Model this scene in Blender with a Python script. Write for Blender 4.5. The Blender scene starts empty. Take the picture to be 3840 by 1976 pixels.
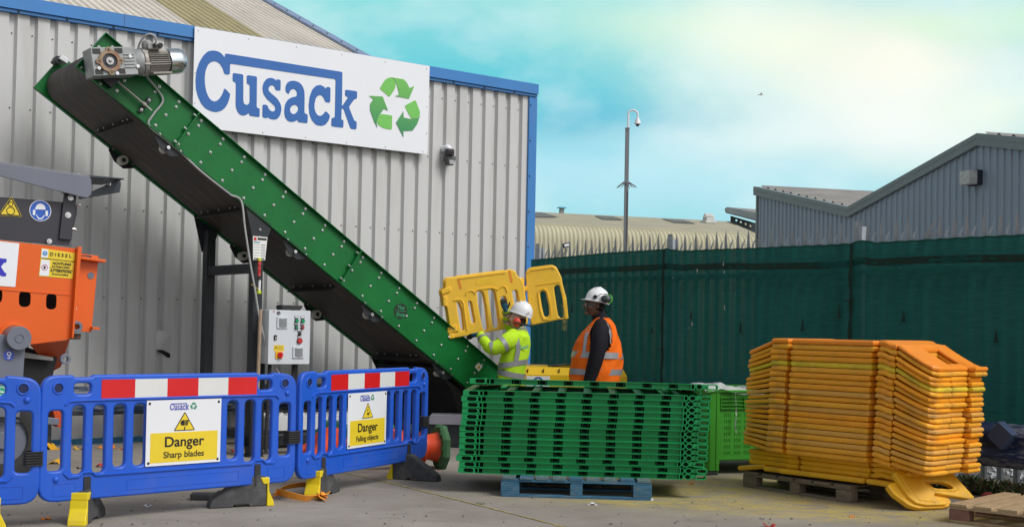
import bpy, math, random
from mathutils import Vector, Matrix, noise as mnoise
random.seed(7)
R=math.radians
SC=bpy.context.scene; COL=SC.collection
# ------------------------------------------------------------------ camera
CAM=Vector((0,0,1.38)); FPX=4600.0; PW=3840.0; PH=1976.0
PITCH=R(1.43); ROLL=R(1.1); SHIFT=122/3840
cd=bpy.data.cameras.new('camera'); cam=bpy.data.objects.new('camera',cd); COL.objects.link(cam)
cam.location=CAM
CR=Matrix.Rotation(math.pi/2+PITCH,4,'X')@Matrix.Rotation(ROLL,4,'Z')
cam.rotation_euler=CR.to_euler()
cd.sensor_width=36; cd.sensor_fit='HORIZONTAL'; cd.lens=FPX/PW*36; cd.shift_y=SHIFT
cd.clip_start=0.1; cd.clip_end=2000
SC.camera=cam
# ------------------------------------------------------------------ world
SUN_EL=46; SUN_AZ=122      # azimuth measured clockwise from +Y
w=bpy.data.worlds.new('World'); SC.world=w; w.use_nodes=True
nt=w.node_tree; ns=nt.nodes; ln=nt.links; ns.clear()
def N(t,**k):
    n=ns.new(t)
    for a,b in k.items(): setattr(n,a,b)
    return n
def mth(op,a,b=None,c=None):
    n=N('ShaderNodeMath',operation=op)
    for i,v in enumerate((a,b,c)):
        if v is None: continue
        if isinstance(v,(int,float)): n.inputs[i].default_value=v
        else: ln.new(v,n.inputs[i])
    return n.outputs[0]
def lin(c):
    return tuple(((x/255)/12.92 if x/255<=.04045 else ((x/255+.055)/1.055)**2.4) for x in c)
tc=N('ShaderNodeTexCoord'); sep=N('ShaderNodeSeparateXYZ'); ln.new(tc.outputs['Generated'],sep.inputs[0])
yy=mth('MAXIMUM',sep.outputs[1],0.05)
u=mth('DIVIDE',sep.outputs[0],yy); v=mth('DIVIDE',sep.outputs[2],yy)
cmb=N('ShaderNodeCombineXYZ'); ln.new(u,cmb.inputs[0]); ln.new(v,cmb.inputs[1])
mp=N('ShaderNodeMapping'); mp.inputs['Scale'].default_value=(1,1.7,1); ln.new(cmb.outputs[0],mp.inputs[0])
nz=N('ShaderNodeTexNoise'); nz.inputs['Scale'].default_value=5; nz.inputs['Detail'].default_value=6; nz.inputs['Roughness'].default_value=.5; ln.new(mp.outputs[0],nz.inputs['Vector'])
nzs=N('ShaderNodeSeparateColor'); ln.new(nz.outputs['Color'],nzs.inputs[0])
un=mth('ADD',u,mth('MULTIPLY',mth('SUBTRACT',nzs.outputs[0],.5),.16))
vn=mth('ADD',v,mth('MULTIPLY',mth('SUBTRACT',nzs.outputs[1],.5),.07))
def blob(prev,px,py,sx,sy,col,amt):
    u0=(px-1920)/4600; v0=(1224+.0192*(px-1920)-py)/4600
    a=mth('DIVIDE',mth('SUBTRACT',un,u0),sx/4600); b=mth('DIVIDE',mth('SUBTRACT',vn,v0),sy/4600)
    r=mth('ADD',mth('MULTIPLY',a,a),mth('MULTIPLY',b,b))
    g=mth('MULTIPLY',mth('EXPONENT',mth('MULTIPLY',r,-1)),amt)
    m=N('ShaderNodeMix',data_type='RGBA'); ln.new(g,m.inputs[0])
    if isinstance(prev,tuple): m.inputs[6].default_value=prev+(1,)
    else: ln.new(prev,m.inputs[6])
    m.inputs[7].default_value=lin(col)+(1,)
    return m.outputs[2]
c=lin((160,224,232))
for b in ((1300,0,700,260,(150,226,226),.9),(1750,240,850,140,(108,210,222),.95),(2330,430,680,125,(46,184,216),1),(2050,330,420,90,(100,208,224),.6),
          (2000,650,800,115,(176,230,246),.95),(2600,700,800,110,(186,234,246),.9),(3000,330,460,200,(218,246,240),.9),(2350,60,460,130,(186,238,226),.85),
          (2840,110,460,170,(244,255,230),.95),(3350,240,560,290,(255,255,240),1),(2900,520,600,100,(226,248,248),.9),(3350,450,480,170,(250,255,250),.9),
          (3520,60,260,60,(226,250,222),.7),(3820,30,260,80,(206,246,206),.7),(3780,380,240,120,(244,255,240),.85),(2250,560,350,60,(150,222,240),.5)):
    c=blob(c,*b)
nz2=N('ShaderNodeTexNoise'); nz2.inputs['Scale'].default_value=9; nz2.inputs['Detail'].default_value=8; ln.new(mp.outputs[0],nz2.inputs['Vector'])
mr=N('ShaderNodeMapRange'); ln.new(nz2.outputs[0],mr.inputs[0]); mr.inputs[1].default_value=.46; mr.inputs[2].default_value=.72; mr.inputs[4].default_value=.5
mw=N('ShaderNodeMix',data_type='RGBA'); ln.new(mr.outputs[0],mw.inputs[0]); ln.new(c,mw.inputs[6]); mw.inputs[7].default_value=lin((228,246,248))+(1,); c=mw.outputs[2]
hv=N('ShaderNodeHueSaturation'); ln.new(c,hv.inputs['Color']); ln.new(mth('ADD',mth('MULTIPLY',nz2.outputs[0],.10),.95),hv.inputs['Value'])
sky=N('ShaderNodeTexSky',sky_type='NISHITA',sun_disc=False,sun_elevation=R(SUN_EL),sun_rotation=R(SUN_AZ))
sky.air_density=1.0; sky.dust_density=3
hs=N('ShaderNodeHueSaturation'); hs.inputs['Saturation'].default_value=.22; ln.new(sky.outputs[0],hs.inputs['Color'])
bg1=N('ShaderNodeBackground'); ln.new(hs.outputs[0],bg1.inputs[0]); bg1.inputs[1].default_value=.13
bg2=N('ShaderNodeBackground'); ln.new(hv.outputs[0],bg2.inputs[0]); bg2.inputs[1].default_value=1.0
# the coloured cloud bank covers the low sky ahead; the rest of the sky is plain overcast
ramp=N('ShaderNodeMapRange'); ln.new(sep.outputs[1],ramp.inputs[0]); ramp.inputs[1].default_value=.45; ramp.inputs[2].default_value=.75
ramp2=N('ShaderNodeMapRange'); ln.new(sep.outputs[2],ramp2.inputs[0]); ramp2.inputs[1].default_value=.5; ramp2.inputs[2].default_value=.34
mix=N('ShaderNodeMixShader'); ln.new(mth('MULTIPLY',ramp.outputs[0],ramp2.outputs[0]),mix.inputs[0])
ln.new(bg1.outputs[0],mix.inputs[1]); ln.new(bg2.outputs[0],mix.inputs[2])
wo=N('ShaderNodeOutputWorld'); ln.new(mix.outputs[0],wo.inputs[0])
sl=bpy.data.lights.new('sun','SUN'); sl.energy=1.5; sl.angle=R(24); sl.color=(1,.97,.93)
so=bpy.data.objects.new('sun',sl); COL.objects.link(so)
sd=Vector((math.sin(R(SUN_AZ))*math.cos(R(SUN_EL)),math.cos(R(SUN_AZ))*math.cos(R(SUN_EL)),math.sin(R(SUN_EL))))
so.rotation_euler=sd.to_track_quat('Z','Y').to_euler(); so.location=(0,0,20)
SC.view_settings.view_transform='Standard'; SC.view_settings.look='None'; SC.view_settings.exposure=0; SC.view_settings.gamma=1
# ------------------------------------------------------------------ point finding (photo pixel -> real point)
CX=PW/2; CY=PH/2+SHIFT*PW
def ray(x,y): return (CR@Vector(((x-CX)/FPX,-(y-CY)/FPX,-1,0))).to_3d()
def hit(x,y,P,Nn):
    d=ray(x,y); t=(Vector(P)-CAM).dot(Nn)/d.dot(Nn); return CAM+d*t
def G(x,y,z=0): return hit(x,y,(0,0,z),Vector((0,0,1)))
def PY(x,y,Y): return hit(x,y,(0,Y,0),Vector((0,1,0)))
# ------------------------------------------------------------------ materials
MC={}
def mat(name,rgb,rough=.55,metal=0,var=.12,scale=6,bump=0,bscale=40,dirt=None,dscale=3,damt=.5,stretch=(1,1,1),spec=.5,coat=0):
    if name in MC: return MC[name]
    m=bpy.data.materials.new(name); m.use_nodes=True; t=m.node_tree; n=t.nodes; l=t.links
    b=n['Principled BSDF']; b.inputs['Roughness'].default_value=rough; b.inputs['Metallic'].default_value=metal
    b.inputs['Specular IOR Level'].default_value=spec
    if coat: b.inputs['Coat Weight'].default_value=coat; b.inputs['Coat Roughness'].default_value=.15
    co=n.new('ShaderNodeTexCoord'); mp=n.new('ShaderNodeMapping'); mp.inputs['Scale'].default_value=stretch
    l.new(co.outputs['Object'],mp.inputs[0])
    nz=n.new('ShaderNodeTexNoise'); nz.inputs['Scale'].default_value=scale; nz.inputs['Detail'].default_value=8; nz.inputs['Roughness'].default_value=.62
    l.new(mp.outputs[0],nz.inputs['Vector'])
    rp=n.new('ShaderNodeValToRGB'); rp.color_ramp.elements[0].position=.3; rp.color_ramp.elements[1].position=.7
    rp.color_ramp.elements[0].color=tuple(x*(1-var) for x in rgb)+(1,); rp.color_ramp.elements[1].color=tuple(min(1,x*(1+var)) for x in rgb)+(1,)
    l.new(nz.outputs[0],rp.inputs[0]); out=rp.outputs[0]
    if dirt:
        nd=n.new('ShaderNodeTexNoise'); nd.inputs['Scale'].default_value=dscale; nd.inputs['Detail'].default_value=10; nd.inputs['Roughness'].default_value=.7
        l.new(mp.outputs[0],nd.inputs['Vector'])
        rd=n.new('ShaderNodeMapRange'); l.new(nd.outputs[0],rd.inputs[0]); rd.inputs[1].default_value=.5; rd.inputs[2].default_value=.72; rd.inputs[4].default_value=damt
        mx=n.new('ShaderNodeMix'); mx.data_type='RGBA'; l.new(rd.outputs[0],mx.inputs[0]); l.new(out,mx.inputs[6]); mx.inputs[7].default_value=tuple(dirt)+(1,)
        out=mx.outputs[2]
    l.new(out,b.inputs['Base Color'])
    rr=n.new('ShaderNodeMapRange'); l.new(nz.outputs[0],rr.inputs[0]); rr.inputs[3].default_value=max(.05,rough-.1); rr.inputs[4].default_value=min(1,rough+.12)
    l.new(rr.outputs[0],b.inputs['Roughness'])
    if bump:
        nb=n.new('ShaderNodeTexNoise'); nb.inputs['Scale'].default_value=bscale; nb.inputs['Detail'].default_value=5; l.new(mp.outputs[0],nb.inputs['Vector'])
        bp=n.new('ShaderNodeBump'); bp.inputs['Strength'].default_value=bump; bp.inputs['Distance'].default_value=.01; l.new(nb.outputs[0],bp.inputs['Height']); l.new(bp.outputs[0],b.inputs['Normal'])
    MC[name]=m; return m
# ------------------------------------------------------------------ mesh building
MW={}
def frame_mat(O,U):
    U=Vector((U[0],U[1],0)).normalized(); D=Vector((-U.y,U.x,0))
    M=Matrix(((U.x,D.x,0,O[0]),(U.y,D.y,0,O[1]),(0,0,1,O[2]),(0,0,0,1)))
    return M
def tag(o,label=None,cat=None,group=None,kind=None):
    if label: o['label']=label
    if cat: o['category']=cat
    if group: o['group']=group
    if kind: o['kind']=kind
    return o
class Thing:
    """an Empty at the thing's base; local axes a (along U), d (depth), h (up)"""
    def __init__(s,name,label,cat,O=(0,0,0),U=(1,0),group=None,kind=None):
        s.o=bpy.data.objects.new(name,None); COL.objects.link(s.o); s.M=frame_mat(O,U); s.O=Vector(O)
        s.U=Vector((s.M[0][0],s.M[1][0],0)); s.D=Vector((s.M[0][1],s.M[1][1],0))
        s.o.location=O; s.o.rotation_euler=(0,0,math.atan2(s.U.y,s.U.x)); s.o.empty_display_size=.2
        MW[s.o]=s.M; s.I=s.M.inverted(); tag(s.o,label,cat,group,kind)
    def loc(s,px,py,d=0):
        p=s.I@hit(px,py,s.O+s.D*d,s.D); return (p.x,p.z)
    def l3(s,px,py,d=0):
        p=s.I@hit(px,py,s.O+s.D*d,s.D); return Vector(p)
class MB:
    def __init__(s): s.v=[]; s.f=[]; s.m=[]
    def add(s,vs,fs,mi=0):
        k=len(s.v); s.v+= [tuple(x) for x in vs]; s.f+=[tuple(i+k for i in f) for f in fs]; s.m+=[mi]*len(fs); return s
    def box(s,c,sz,rot=None,mi=0,taper=None):
        x,y,z=(q/2 for q in sz); vs=[Vector((a*x,b*y,e*z)) for e in(-1,1) for b in(-1,1) for a in(-1,1)]
        if taper: vs=[Vector((q.x*(taper if q.z>0 else 1),q.y*(taper if q.z>0 else 1),q.z)) for q in vs]
        if rot is not None: vs=[rot@q for q in vs]
        vs=[q+Vector(c) for q in vs]
        return s.add(vs,[(0,2,3,1),(4,5,7,6),(0,1,5,4),(2,6,7,3),(0,4,6,2),(1,3,7,5)],mi)
    def bb(s,x0,x1,y0,y1,z0,z1,mi=0): return s.box(((x0+x1)/2,(y0+y1)/2,(z0+z1)/2),(abs(x1-x0),abs(y1-y0),abs(z1-z0)),mi=mi)
    def prism(s,pts,d0,d1,mi=0):           # pts in (a,h), extruded along d
        n=len(pts); ar=sum(pts[i][0]*pts[(i+1)%n][1]-pts[(i+1)%n][0]*pts[i][1] for i in range(n))
        if ar<0: pts=pts[::-1]
        vs=[(a,d0,h) for a,h in pts]+[(a,d1,h) for a,h in pts]
        return s.add(vs,[tuple(range(n)),tuple(range(2*n-1,n-1,-1))]+[(i,i+n,(i+1)%n+n,(i+1)%n) for i in range(n)],mi)
    def slab(s,pts,z0,z1,mi=0):            # pts in (x,y), extruded up
        n=len(pts); ar=sum(pts[i][0]*pts[(i+1)%n][1]-pts[(i+1)%n][0]*pts[i][1] for i in range(n))
        if ar<0: pts=pts[::-1]
        vs=[(a,b,z0) for a,b in pts]+[(a,b,z1) for a,b in pts]
        return s.add(vs,[tuple(range(n-1,-1,-1)),tuple(range(n,2*n))]+[(i,(i+1)%n,(i+1)%n+n,i+n) for i in range(n)],mi)
    def tube(s,pts,rad,n=10,mi=0,cap=True,ref=None):
        pts=[Vector(p) for p in pts]; k=len(pts)
        if not isinstance(rad,(list,tuple)): rad=[rad]*k
        t0=(pts[1]-pts[0]).normalized(); up=Vector(ref) if ref else (Vector((0,0,1)) if abs(t0.z)<.9 else Vector((1,0,0)))
        vs=[]; 
        x=None
        for i,p in enumerate(pts):
            t=(pts[min(i+1,k-1)]-pts[max(i-1,0)]).normalized()
            if x is None or ref: x=(up-t*up.dot(t)).normalized()
            else: x=(x-t*x.dot(t)).normalized()
            y=t.cross(x); r=rad[i]; ra,rb=(r if isinstance(r,(list,tuple)) else (r,r))
            for j in range(n):
                an=2*math.pi*j/n; vs.append(p+x*math.cos(an)*ra+y*math.sin(an)*rb)
        fs=[(i*n+j,i*n+(j+1)%n,(i+1)*n+(j+1)%n,(i+1)*n+j) for i in range(k-1) for j in range(n)]
        if cap: fs+=[tuple(range(n-1,-1,-1)),tuple((k-1)*n+j for j in range(n))]
        return s.add(vs,fs,mi)
    def cyl(s,p0,p1,r,r1=None,n=16,mi=0): return s.tube([p0,p1],[r,r if r1 is None else r1],n,mi)
    def ring(s,p0,p1,ro,ri,n=20,mi=0):
        p0=Vector(p0);p1=Vector(p1); t=(p1-p0).normalized(); up=Vector((0,0,1)) if abs(t.z)<.9 else Vector((1,0,0)); x=(up-t*up.dot(t)).normalized(); y=t.cross(x); vs=[]
        for p,r in((p0,ro),(p1,ro),(p1,ri),(p0,ri)):
            for j in range(n):
                a=2*math.pi*j/n; vs.append(p+x*math.cos(a)*r+y*math.sin(a)*r)
        return s.add(vs,[(q*n+j,q*n+(j+1)%n,((q+1)%4)*n+(j+1)%n,((q+1)%4)*n+j) for q in range(4) for j in range(n)],mi)
    def ball(s,c,r,nu=14,nv=9,mi=0,rot=None,z0=-1,z1=1,fn=None):
        if not isinstance(r,(tuple,list)): r=(r,r,r)
        vs=[];t0=math.asin(z0);t1=math.asin(z1)
        for i in range(nv+1):
            th=t0+(t1-t0)*i/nv
            for j in range(nu):
                ph=2*math.pi*j/nu; q=Vector((math.cos(th)*math.cos(ph),math.cos(th)*math.sin(ph),math.sin(th)))
                if fn: q=fn(q)
                q=Vector((q.x*r[0],q.y*r[1],q.z*r[2]))
                if rot is not None: q=rot@q
                vs.append(q+Vector(c))
        fs=[(i*nu+j,i*nu+(j+1)%nu,(i+1)*nu+(j+1)%nu,(i+1)*nu+j) for i in range(nv) for j in range(nu)]
        fs+=[tuple(range(nu-1,-1,-1)),tuple(nv*nu+j for j in range(nu))]
        return s.add(vs,fs,mi)
    def build(s,name,mats,parent=None,bevel=0,smooth=False,world=False,label=None,sub=0,segs=2,auto=True):
        me=bpy.data.meshes.new(name)
        vs=s.v
        if world and parent is not None:
            I=MW[parent].inverted(); vs=[tuple(I@Vector(q)) for q in vs]
        me.from_pydata(vs,[],s.f); me.validate(); me.update()
        for m in (mats if isinstance(mats,(list,tuple)) else [mats]): me.materials.append(m)
        if len(me.polygons)==len(s.m): me.polygons.foreach_set('material_index',s.m)
        if smooth: me.polygons.foreach_set('use_smooth',[True]*len(me.polygons))
        if smooth and auto:
            try: me.set_sharp_from_angle(angle=R(42))
            except Exception: pass
        o=bpy.data.objects.new(name,me); COL.objects.link(o)
        if parent is not None:
            o.parent=parent; MW[o]=MW[parent]
        else: MW[o]=Matrix()
        if bevel:
            b=o.modifiers.new('bevel','BEVEL'); b.width=bevel; b.segments=segs; b.limit_method='ANGLE'; b.angle_limit=R(35)
        if sub:
            b=o.modifiers.new('sub','SUBSURF'); b.levels=sub; b.render_levels=sub
        if label: o['label']=label
        return o
def copy_of(o,parent=None,M=None):
    c=o.copy(); COL.objects.link(c)
    if parent is not None: c.parent=parent
    return c
def copy_thing(root):
    r=root.copy(); COL.objects.link(r)
    for ch in list(root.children):
        c=ch.copy(); COL.objects.link(c); c.parent=r
        for g in list(ch.children):
            d=g.copy(); COL.objects.link(d); d.parent=c
    return r
def fillet(pts,rr,n=4):
    out=[];k=len(pts)
    for i in range(k):
        r=rr[i] if isinstance(rr,(list,tuple)) else rr
        p=Vector(pts[i][:2]);a=Vector(pts[i-1][:2]);b=Vector(pts[(i+1)%k][:2])
        if r<=0: out.append(tuple(p)); continue
        u=(a-p);v=(b-p);r2=min(r,u.length*.49,v.length*.49);u.normalize();v.normalize()
        s=p+u*r2;e=p+v*r2
        for j in range(n+1):
            t=j/n; q=s*(1-t)**2+p*2*t*(1-t)+e*t*t; out.append((q.x,q.y))
    return out
def rrect(x0,x1,y0,y1,r,n=4): return fillet([(x0,y0),(x1,y0),(x1,y1),(x0,y1)],r,n)
def curve_mesh(cu):
    ob=bpy.data.objects.new('tmp',cu); COL.objects.link(ob); dg=bpy.context.evaluated_depsgraph_get(); dg.update()
    me=bpy.data.meshes.new_from_object(ob.evaluated_get(dg)); bpy.data.objects.remove(ob); return me
def lay(me,parent,name,m,M,smooth=False,label=None):
    me.transform(M); me.materials.clear(); me.materials.append(m)
    if smooth:
        me.polygons.foreach_set('use_smooth',[True]*len(me.polygons))
        try: me.set_sharp_from_angle(angle=R(50))
        except Exception: pass
    me.name=name; o=bpy.data.objects.new(name,me); COL.objects.link(o)
    if parent is not None: o.parent=parent; MW[o]=MW[parent]
    if label: o['label']=label
    return o
STAND=Matrix(((1,0,0,0),(0,0,1,0),(0,1,0,0),(0,0,0,1)))   # (x,y,z)->(x,z,y)
STAND=Matrix(((1,0,0,0),(0,0,-1,0),(0,1,0,0),(0,0,0,1)))  # (x,y,z)->(x,-z,y): face towards -d
def plate(name,outer,holes,thick,m,parent,d=0,bev=0,label=None,M=None,many=None):
    """flat sheet with holes in the (a,h) plane; its near face at depth d, body behind it"""
    cu=bpy.data.curves.new(name,'CURVE'); cu.dimensions='2D'; cu.fill_mode='BOTH'
    for pl in ([outer] if outer else [])+list(holes)+list(many or []):
        sp=cu.splines.new('POLY'); sp.points.add(len(pl)-1)
        for i,p in enumerate(pl): sp.points[i].co=(p[0],p[1],0,1)
        sp.use_cyclic_u=True
    cu.extrude=max(thick/2-bev,0); cu.bevel_depth=bev; cu.bevel_resolution=2 if bev>.006 else 1; cu.offset=-bev
    me=curve_mesh(cu)
    T=Matrix.Translation((0,d+thick/2,0))@STAND
    if M is not None: T=M@T
    return lay(me,parent,name,m,T,smooth=bev>0,label=label)
def text(s,size,m,parent,a,h,d,name='lettering',align='CENTER',sx=1,bold=0,rot=0,th=.002,M=None,shear=0):
    cu=bpy.data.curves.new(name,'FONT'); cu.body=s; cu.size=size; cu.align_x=align; cu.align_y='CENTER'; cu.offset=bold; cu.extrude=th/2; cu.shear=shear
    me=curve_mesh(cu)
    T=Matrix.Translation((a,d,h))@Matrix.Rotation(rot,4,'Y')@STAND@Matrix.Diagonal((sx,1,1,1))
    if M is not None: T=M@T
    return lay(me,parent,name,m,T)
def skin_body(name,verts,edges,radii,m,parent,sub=1):
    """one continuous body grown from a skeleton"""
    me=bpy.data.meshes.new(name); me.from_pydata([tuple(v) for v in verts],edges,[]); ob=bpy.data.objects.new('tmp',me); COL.objects.link(ob)
    md=ob.modifiers.new('s','SKIN'); md.use_smooth_shade=True
    ly=me.skin_vertices[0] if me.skin_vertices else None
    if ly is None:
        bpy.context.view_layer.objects.active=ob
        bpy.ops.mesh.customdata_skin_add(); ly=me.skin_vertices[0]
    for i,r in enumerate(radii):
        ly.data[i].radius=r if isinstance(r,tuple) else (r,r); ly.data[i].use_root=(i==0)
    sb=ob.modifiers.new('u','SUBSURF'); sb.levels=sub; sb.render_levels=sub
    dg=bpy.context.evaluated_depsgraph_get(); dg.update(); nm=bpy.data.meshes.new_from_object(ob.evaluated_get(dg)); bpy.data.objects.remove(ob)
    return lay(nm,parent,name,m,Matrix(),smooth=True)

# common materials
STEEL=mat('bolt_steel',(.62,.62,.64),.3,.9,.1)
BLACKRUB=mat('black_rubber',(.028,.028,.03),.75,0,.3,9,bump=.2)
BLACKMET=mat('black_painted_steel',(.013,.017,.022),.45,0,.3,4,dirt=(.06,.06,.06),dscale=6,damt=.35)
WHITE=mat('white_board',(.8,.82,.86),.4,0,.03,2)
BLACKINK=mat('black_ink',(.012,.012,.012),.5,0,.02)
SIGNYEL=mat('sign_yellow',(.80,.60,.03),.42,0,.05,3)
ORGPL=mat('orange_yellow_plastic',(.90,.36,.016),.42,0,.14,5,dirt=(.40,.22,.07),dscale=4,damt=.5)

# ================================================================== ground
gm=bpy.data.materials.new('concrete_yard'); gm.use_nodes=True
def ground_material(m):
    t=m.node_tree; n=t.nodes; l=t.links; b=n['Principled BSDF']
    co=n.new('ShaderNodeTexCoord')
    def noi(sc,det=8,rg=.6,vec=None,st=None):
        q=n.new('ShaderNodeTexNoise'); q.inputs['Scale'].default_value=sc; q.inputs['Detail'].default_value=det; q.inputs['Roughness'].default_value=rg
        if st:
            mp=n.new('ShaderNodeMapping'); mp.inputs['Scale'].default_value=st; mp.inputs['Rotation'].default_value=(0,0,R(20)); l.new(co.outputs['Object'],mp.inputs[0]); l.new(mp.outputs[0],q.inputs['Vector'])
        else: l.new(co.outputs['Object'],q.inputs['Vector'])
        return q.outputs[0]
    def ramp(x,stops):
        r=n.new('ShaderNodeValToRGB'); e=r.color_ramp.elements
        while len(e)<len(stops): e.new(.5)
        for i,(p,cc) in enumerate(stops): e[i].position=p; e[i].color=tuple(cc)+(1,)
        l.new(x,r.inputs[0]); return r.outputs[0]
    def M(op,a,bb=None):
        q=n.new('ShaderNodeMath'); q.operation=op
        for i,vv in enumerate((a,bb)):
            if vv is None: continue
            if isinstance(vv,(int,float)): q.inputs[i].default_value=vv
            else: l.new(vv,q.inputs[i])
        return q.outputs[0]
    def mixc(f,a,cc):
        q=n.new('ShaderNodeMix'); q.data_type='RGBA'; l.new(f,q.inputs[0]); l.new(a,q.inputs[6])
        if isinstance(cc,tuple): q.inputs[7].default_value=cc+(1,)
        else: l.new(cc,q.inputs[7])
        return q.outputs[2]
    base=ramp(noi(1.1,10,.65),[(.3,(.20,.178,.15)),(.5,(.295,.268,.235)),(.72,(.37,.34,.30))])
    big=ramp(noi(.35,4,.5),[(.38,(.0,.0,.0)),(.62,(1,1,1))])
    base=mixc(M('MULTIPLY',big,.45),base,(.185,.165,.14))
    st=ramp(noi(2.3,9,.7,st=(1,3.4,1)),[(.55,(0,0,0)),(.7,(1,1,1))])
    base=mixc(M('MULTIPLY',st,.6),base,(.13,.12,.105))
    fine=ramp(noi(55,6,.75),[(.35,(.0,.0,.0)),(.7,(1,1,1))])
    base=mixc(M('MULTIPLY',fine,.22),base,(.43,.41,.38))
    vo=n.new('ShaderNodeTexVoronoi'); vo.inputs['Scale'].default_value=16; l.new(co.outputs['Object'],vo.inputs['Vector'])
    sp=n.new('ShaderNodeMapRange'); l.new(vo.outputs['Distance'],sp.inputs[0]); sp.inputs[1].default_value=.11; sp.inputs[2].default_value=.06
    spn=ramp(noi(1.7,3),[(.5,(0,0,0)),(.62,(1,1,1))])
    base=mixc(M('MULTIPLY',M('MULTIPLY',sp.outputs[0],spn),.55),base,(.08,.075,.07))
    # yellow plastic dust lying round the yellow stack
    s=n.new('ShaderNodeSeparateXYZ'); l.new(co.outputs['Object'],s.inputs[0])
    def spot(x,y,rx,ry):
        a=M('DIVIDE',M('SUBTRACT',s.outputs[0],x),rx); q=M('DIVIDE',M('SUBTRACT',s.outputs[1],y),ry)
        return M('EXPONENT',M('MULTIPLY',M('ADD',M('MULTIPLY',a,a),M('MULTIPLY',q,q)),-1))
    k=M('ADD',M('ADD',spot(*DUST[0]),spot(*DUST[1])),spot(*DUST[2]))
    dn=ramp(noi(3.2,10,.72,st=(1,2.6,1)),[(.40,(0,0,0)),(.58,(1,1,1))]); dn2=ramp(noi(26,8,.8),[(.38,(.2,.2,.2)),(.56,(1,1,1))])
    f=M('MULTIPLY',M('MULTIPLY',M('MINIMUM',M('MULTIPLY',k,1.8),1),dn),M('MULTIPLY',dn2,.85))
    base=mixc(f,base,(.56,.44,.045))
    l.new(base,b.inputs['Base Color']); b.inputs['Roughness'].default_value=.85; b.inputs['Specular IOR Level'].default_value=.3
    bp=n.new('ShaderNodeBump'); bp.inputs['Strength'].default_value=.5; bp.inputs['Distance'].default_value=.006; l.new(M('ADD',noi(60,8,.7),M('MULTIPLY',noi(9,6),.8)),bp.inputs['Height']); l.new(bp.outputs[0],b.inputs['Normal'])
q1=G(2760,1830); q2=G(3400,1930); q3=G(2600,1880)
DUST=[(q1.x,q1.y,.95,.8),(q2.x,q2.y,1.2,.35),(q3.x,q3.y,1.0,.3)]
ground_material(gm)
g=MB(); g.add([(-300,-60,0),(300,-60,0),(300,600,0),(-300,600,0)],[(0,1,2,3)]); tag(g.build('ground',gm),kind='structure')
# yard expansion joints (dusty, filled)
JM=mat('joint_dust',(.40,.33,.12),.9,0,.5,9,dirt=(.09,.085,.075),dscale=20,damt=.95)
def joint(pts,wd,zz):
    b=MB(); P=[G(x,y) for x,y in pts]; L=[];rr=random.Random(3)
    fine=[]
    for i in range(len(P)-1):
        for j in range(24): fine.append(P[i].lerp(P[i+1],j/24))
    fine.append(P[-1])
    for i,p in enumerate(fine):
        t=(fine[min(i+1,len(fine)-1)]-fine[max(i-1,0)]).normalized(); nn=Vector((-t.y,t.x,0))
        ww=wd*(.5+rr.random()); 
        L+= [p+nn*ww+Vector((0,0,zz)),p-nn*ww*(.6+rr.random()*.6)+Vector((0,0,zz))]
    b.add(L,[(2*i,2*i+1,2*i+3,2*i+2) for i in range(len(fine)-1)]); return tag(b.build('ground_joint',JM),kind='structure')
joint([(1235,1762),(1420,1800),(1700,1870),(2330,2030)],.011,.004)
joint([(940,1822),(1235,1762)],.008,.004)

# ================================================================== warehouse
az=R(53.2); WU=Vector((math.sin(az),math.cos(az),0)); W0=G(880,1640)
WH=Thing('warehouse','pale grey ribbed metal warehouse with blue fascia, behind the green conveyor','warehouse',W0,WU)
wallm=mat('grey_cladding',(.56,.565,.565),.42,.0,.05,1.2,dirt=(.34,.33,.31),dscale=2.2,damt=.45,stretch=(1,1,.12),spec=.4)
bluem=mat('blue_trim',(.035,.20,.52),.38,0,.08,1.5,dirt=(.10,.2,.42),dscale=2,damt=.4)
A0,A1=-7.5,4.30; HT=4.70
def clad(b,a0,a1,prof,zfun,d=0,z0=0.06,mi=0,flip=1):
    pts=[];x=a0;k=0
    while x<a1:
        for da,dd in prof: 
            if x+da<=a1: pts.append((x+da,dd))
        x+=prof[-1][0]
    if pts[-1][0]<a1: pts.append((a1,pts[-1][1]))
    vs=[]
    for a,dd in pts: vs+=[(a,d+dd,z0),(a,d+dd,zfun(a))]
    b.add(vs,[(2*i,2*i+2,2*i+3,2*i+1) for i in range(len(pts)-1)],mi)
PITCHW=.2128
prof=[(0,0),(.126,0),(.138,.046),(.1908,.046),(.2128,0)]
b=MB(); clad(b,A0,A1+.03,prof,lambda a:HT)
# fixing screws, part of the sheet
k=0
for hrow in (.55,1.62,2.62,3.62,4.42):
    x=A0
    while x<A1:
        b.ball((x+.166,.040,hrow),.0085,6,4,mi=1); x+=PITCHW
# torn dent above the barrier
wall=b.build('wall',[wallm,mat('screw_grey',(.10,.10,.10),.5,.5)],WH.o)
b=MB()
x0,z0=WH.loc(588,1314); x1,z1=WH.loc(636,1329); x2,z2=WH.loc(606,1318); x3,z3=WH.loc(628,1334)
b.prism([(x0,z0),(x0+.07,z0+.005),(x1,z1+.012),(x1+.005,z1-.03),(x3,z3-.02),(x2,z2-.022)],-.014,-.004)
b.build('torn_hole',mat('torn_dark',(.01,.01,.01),.9),WH.o)
b=MB(); vs=[];nn=8
for i in range(nn+1):
    for j in range(nn+1):
        u_,v_=i/nn*2-1,j/nn*2-1; r=math.exp(-(u_*u_*2+v_*v_*2)); vs.append((x0+.07+u_*.09,-.001-.025*r,z0+.12+v_*.11))
b.add(vs,[(i*(nn+1)+j,(i+1)*(nn+1)+j,(i+1)*(nn+1)+j+1,i*(nn+1)+j+1) for i in range(nn) for j in range(nn)]); b.build('dent',wallm,WH.o,smooth=True)
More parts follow.
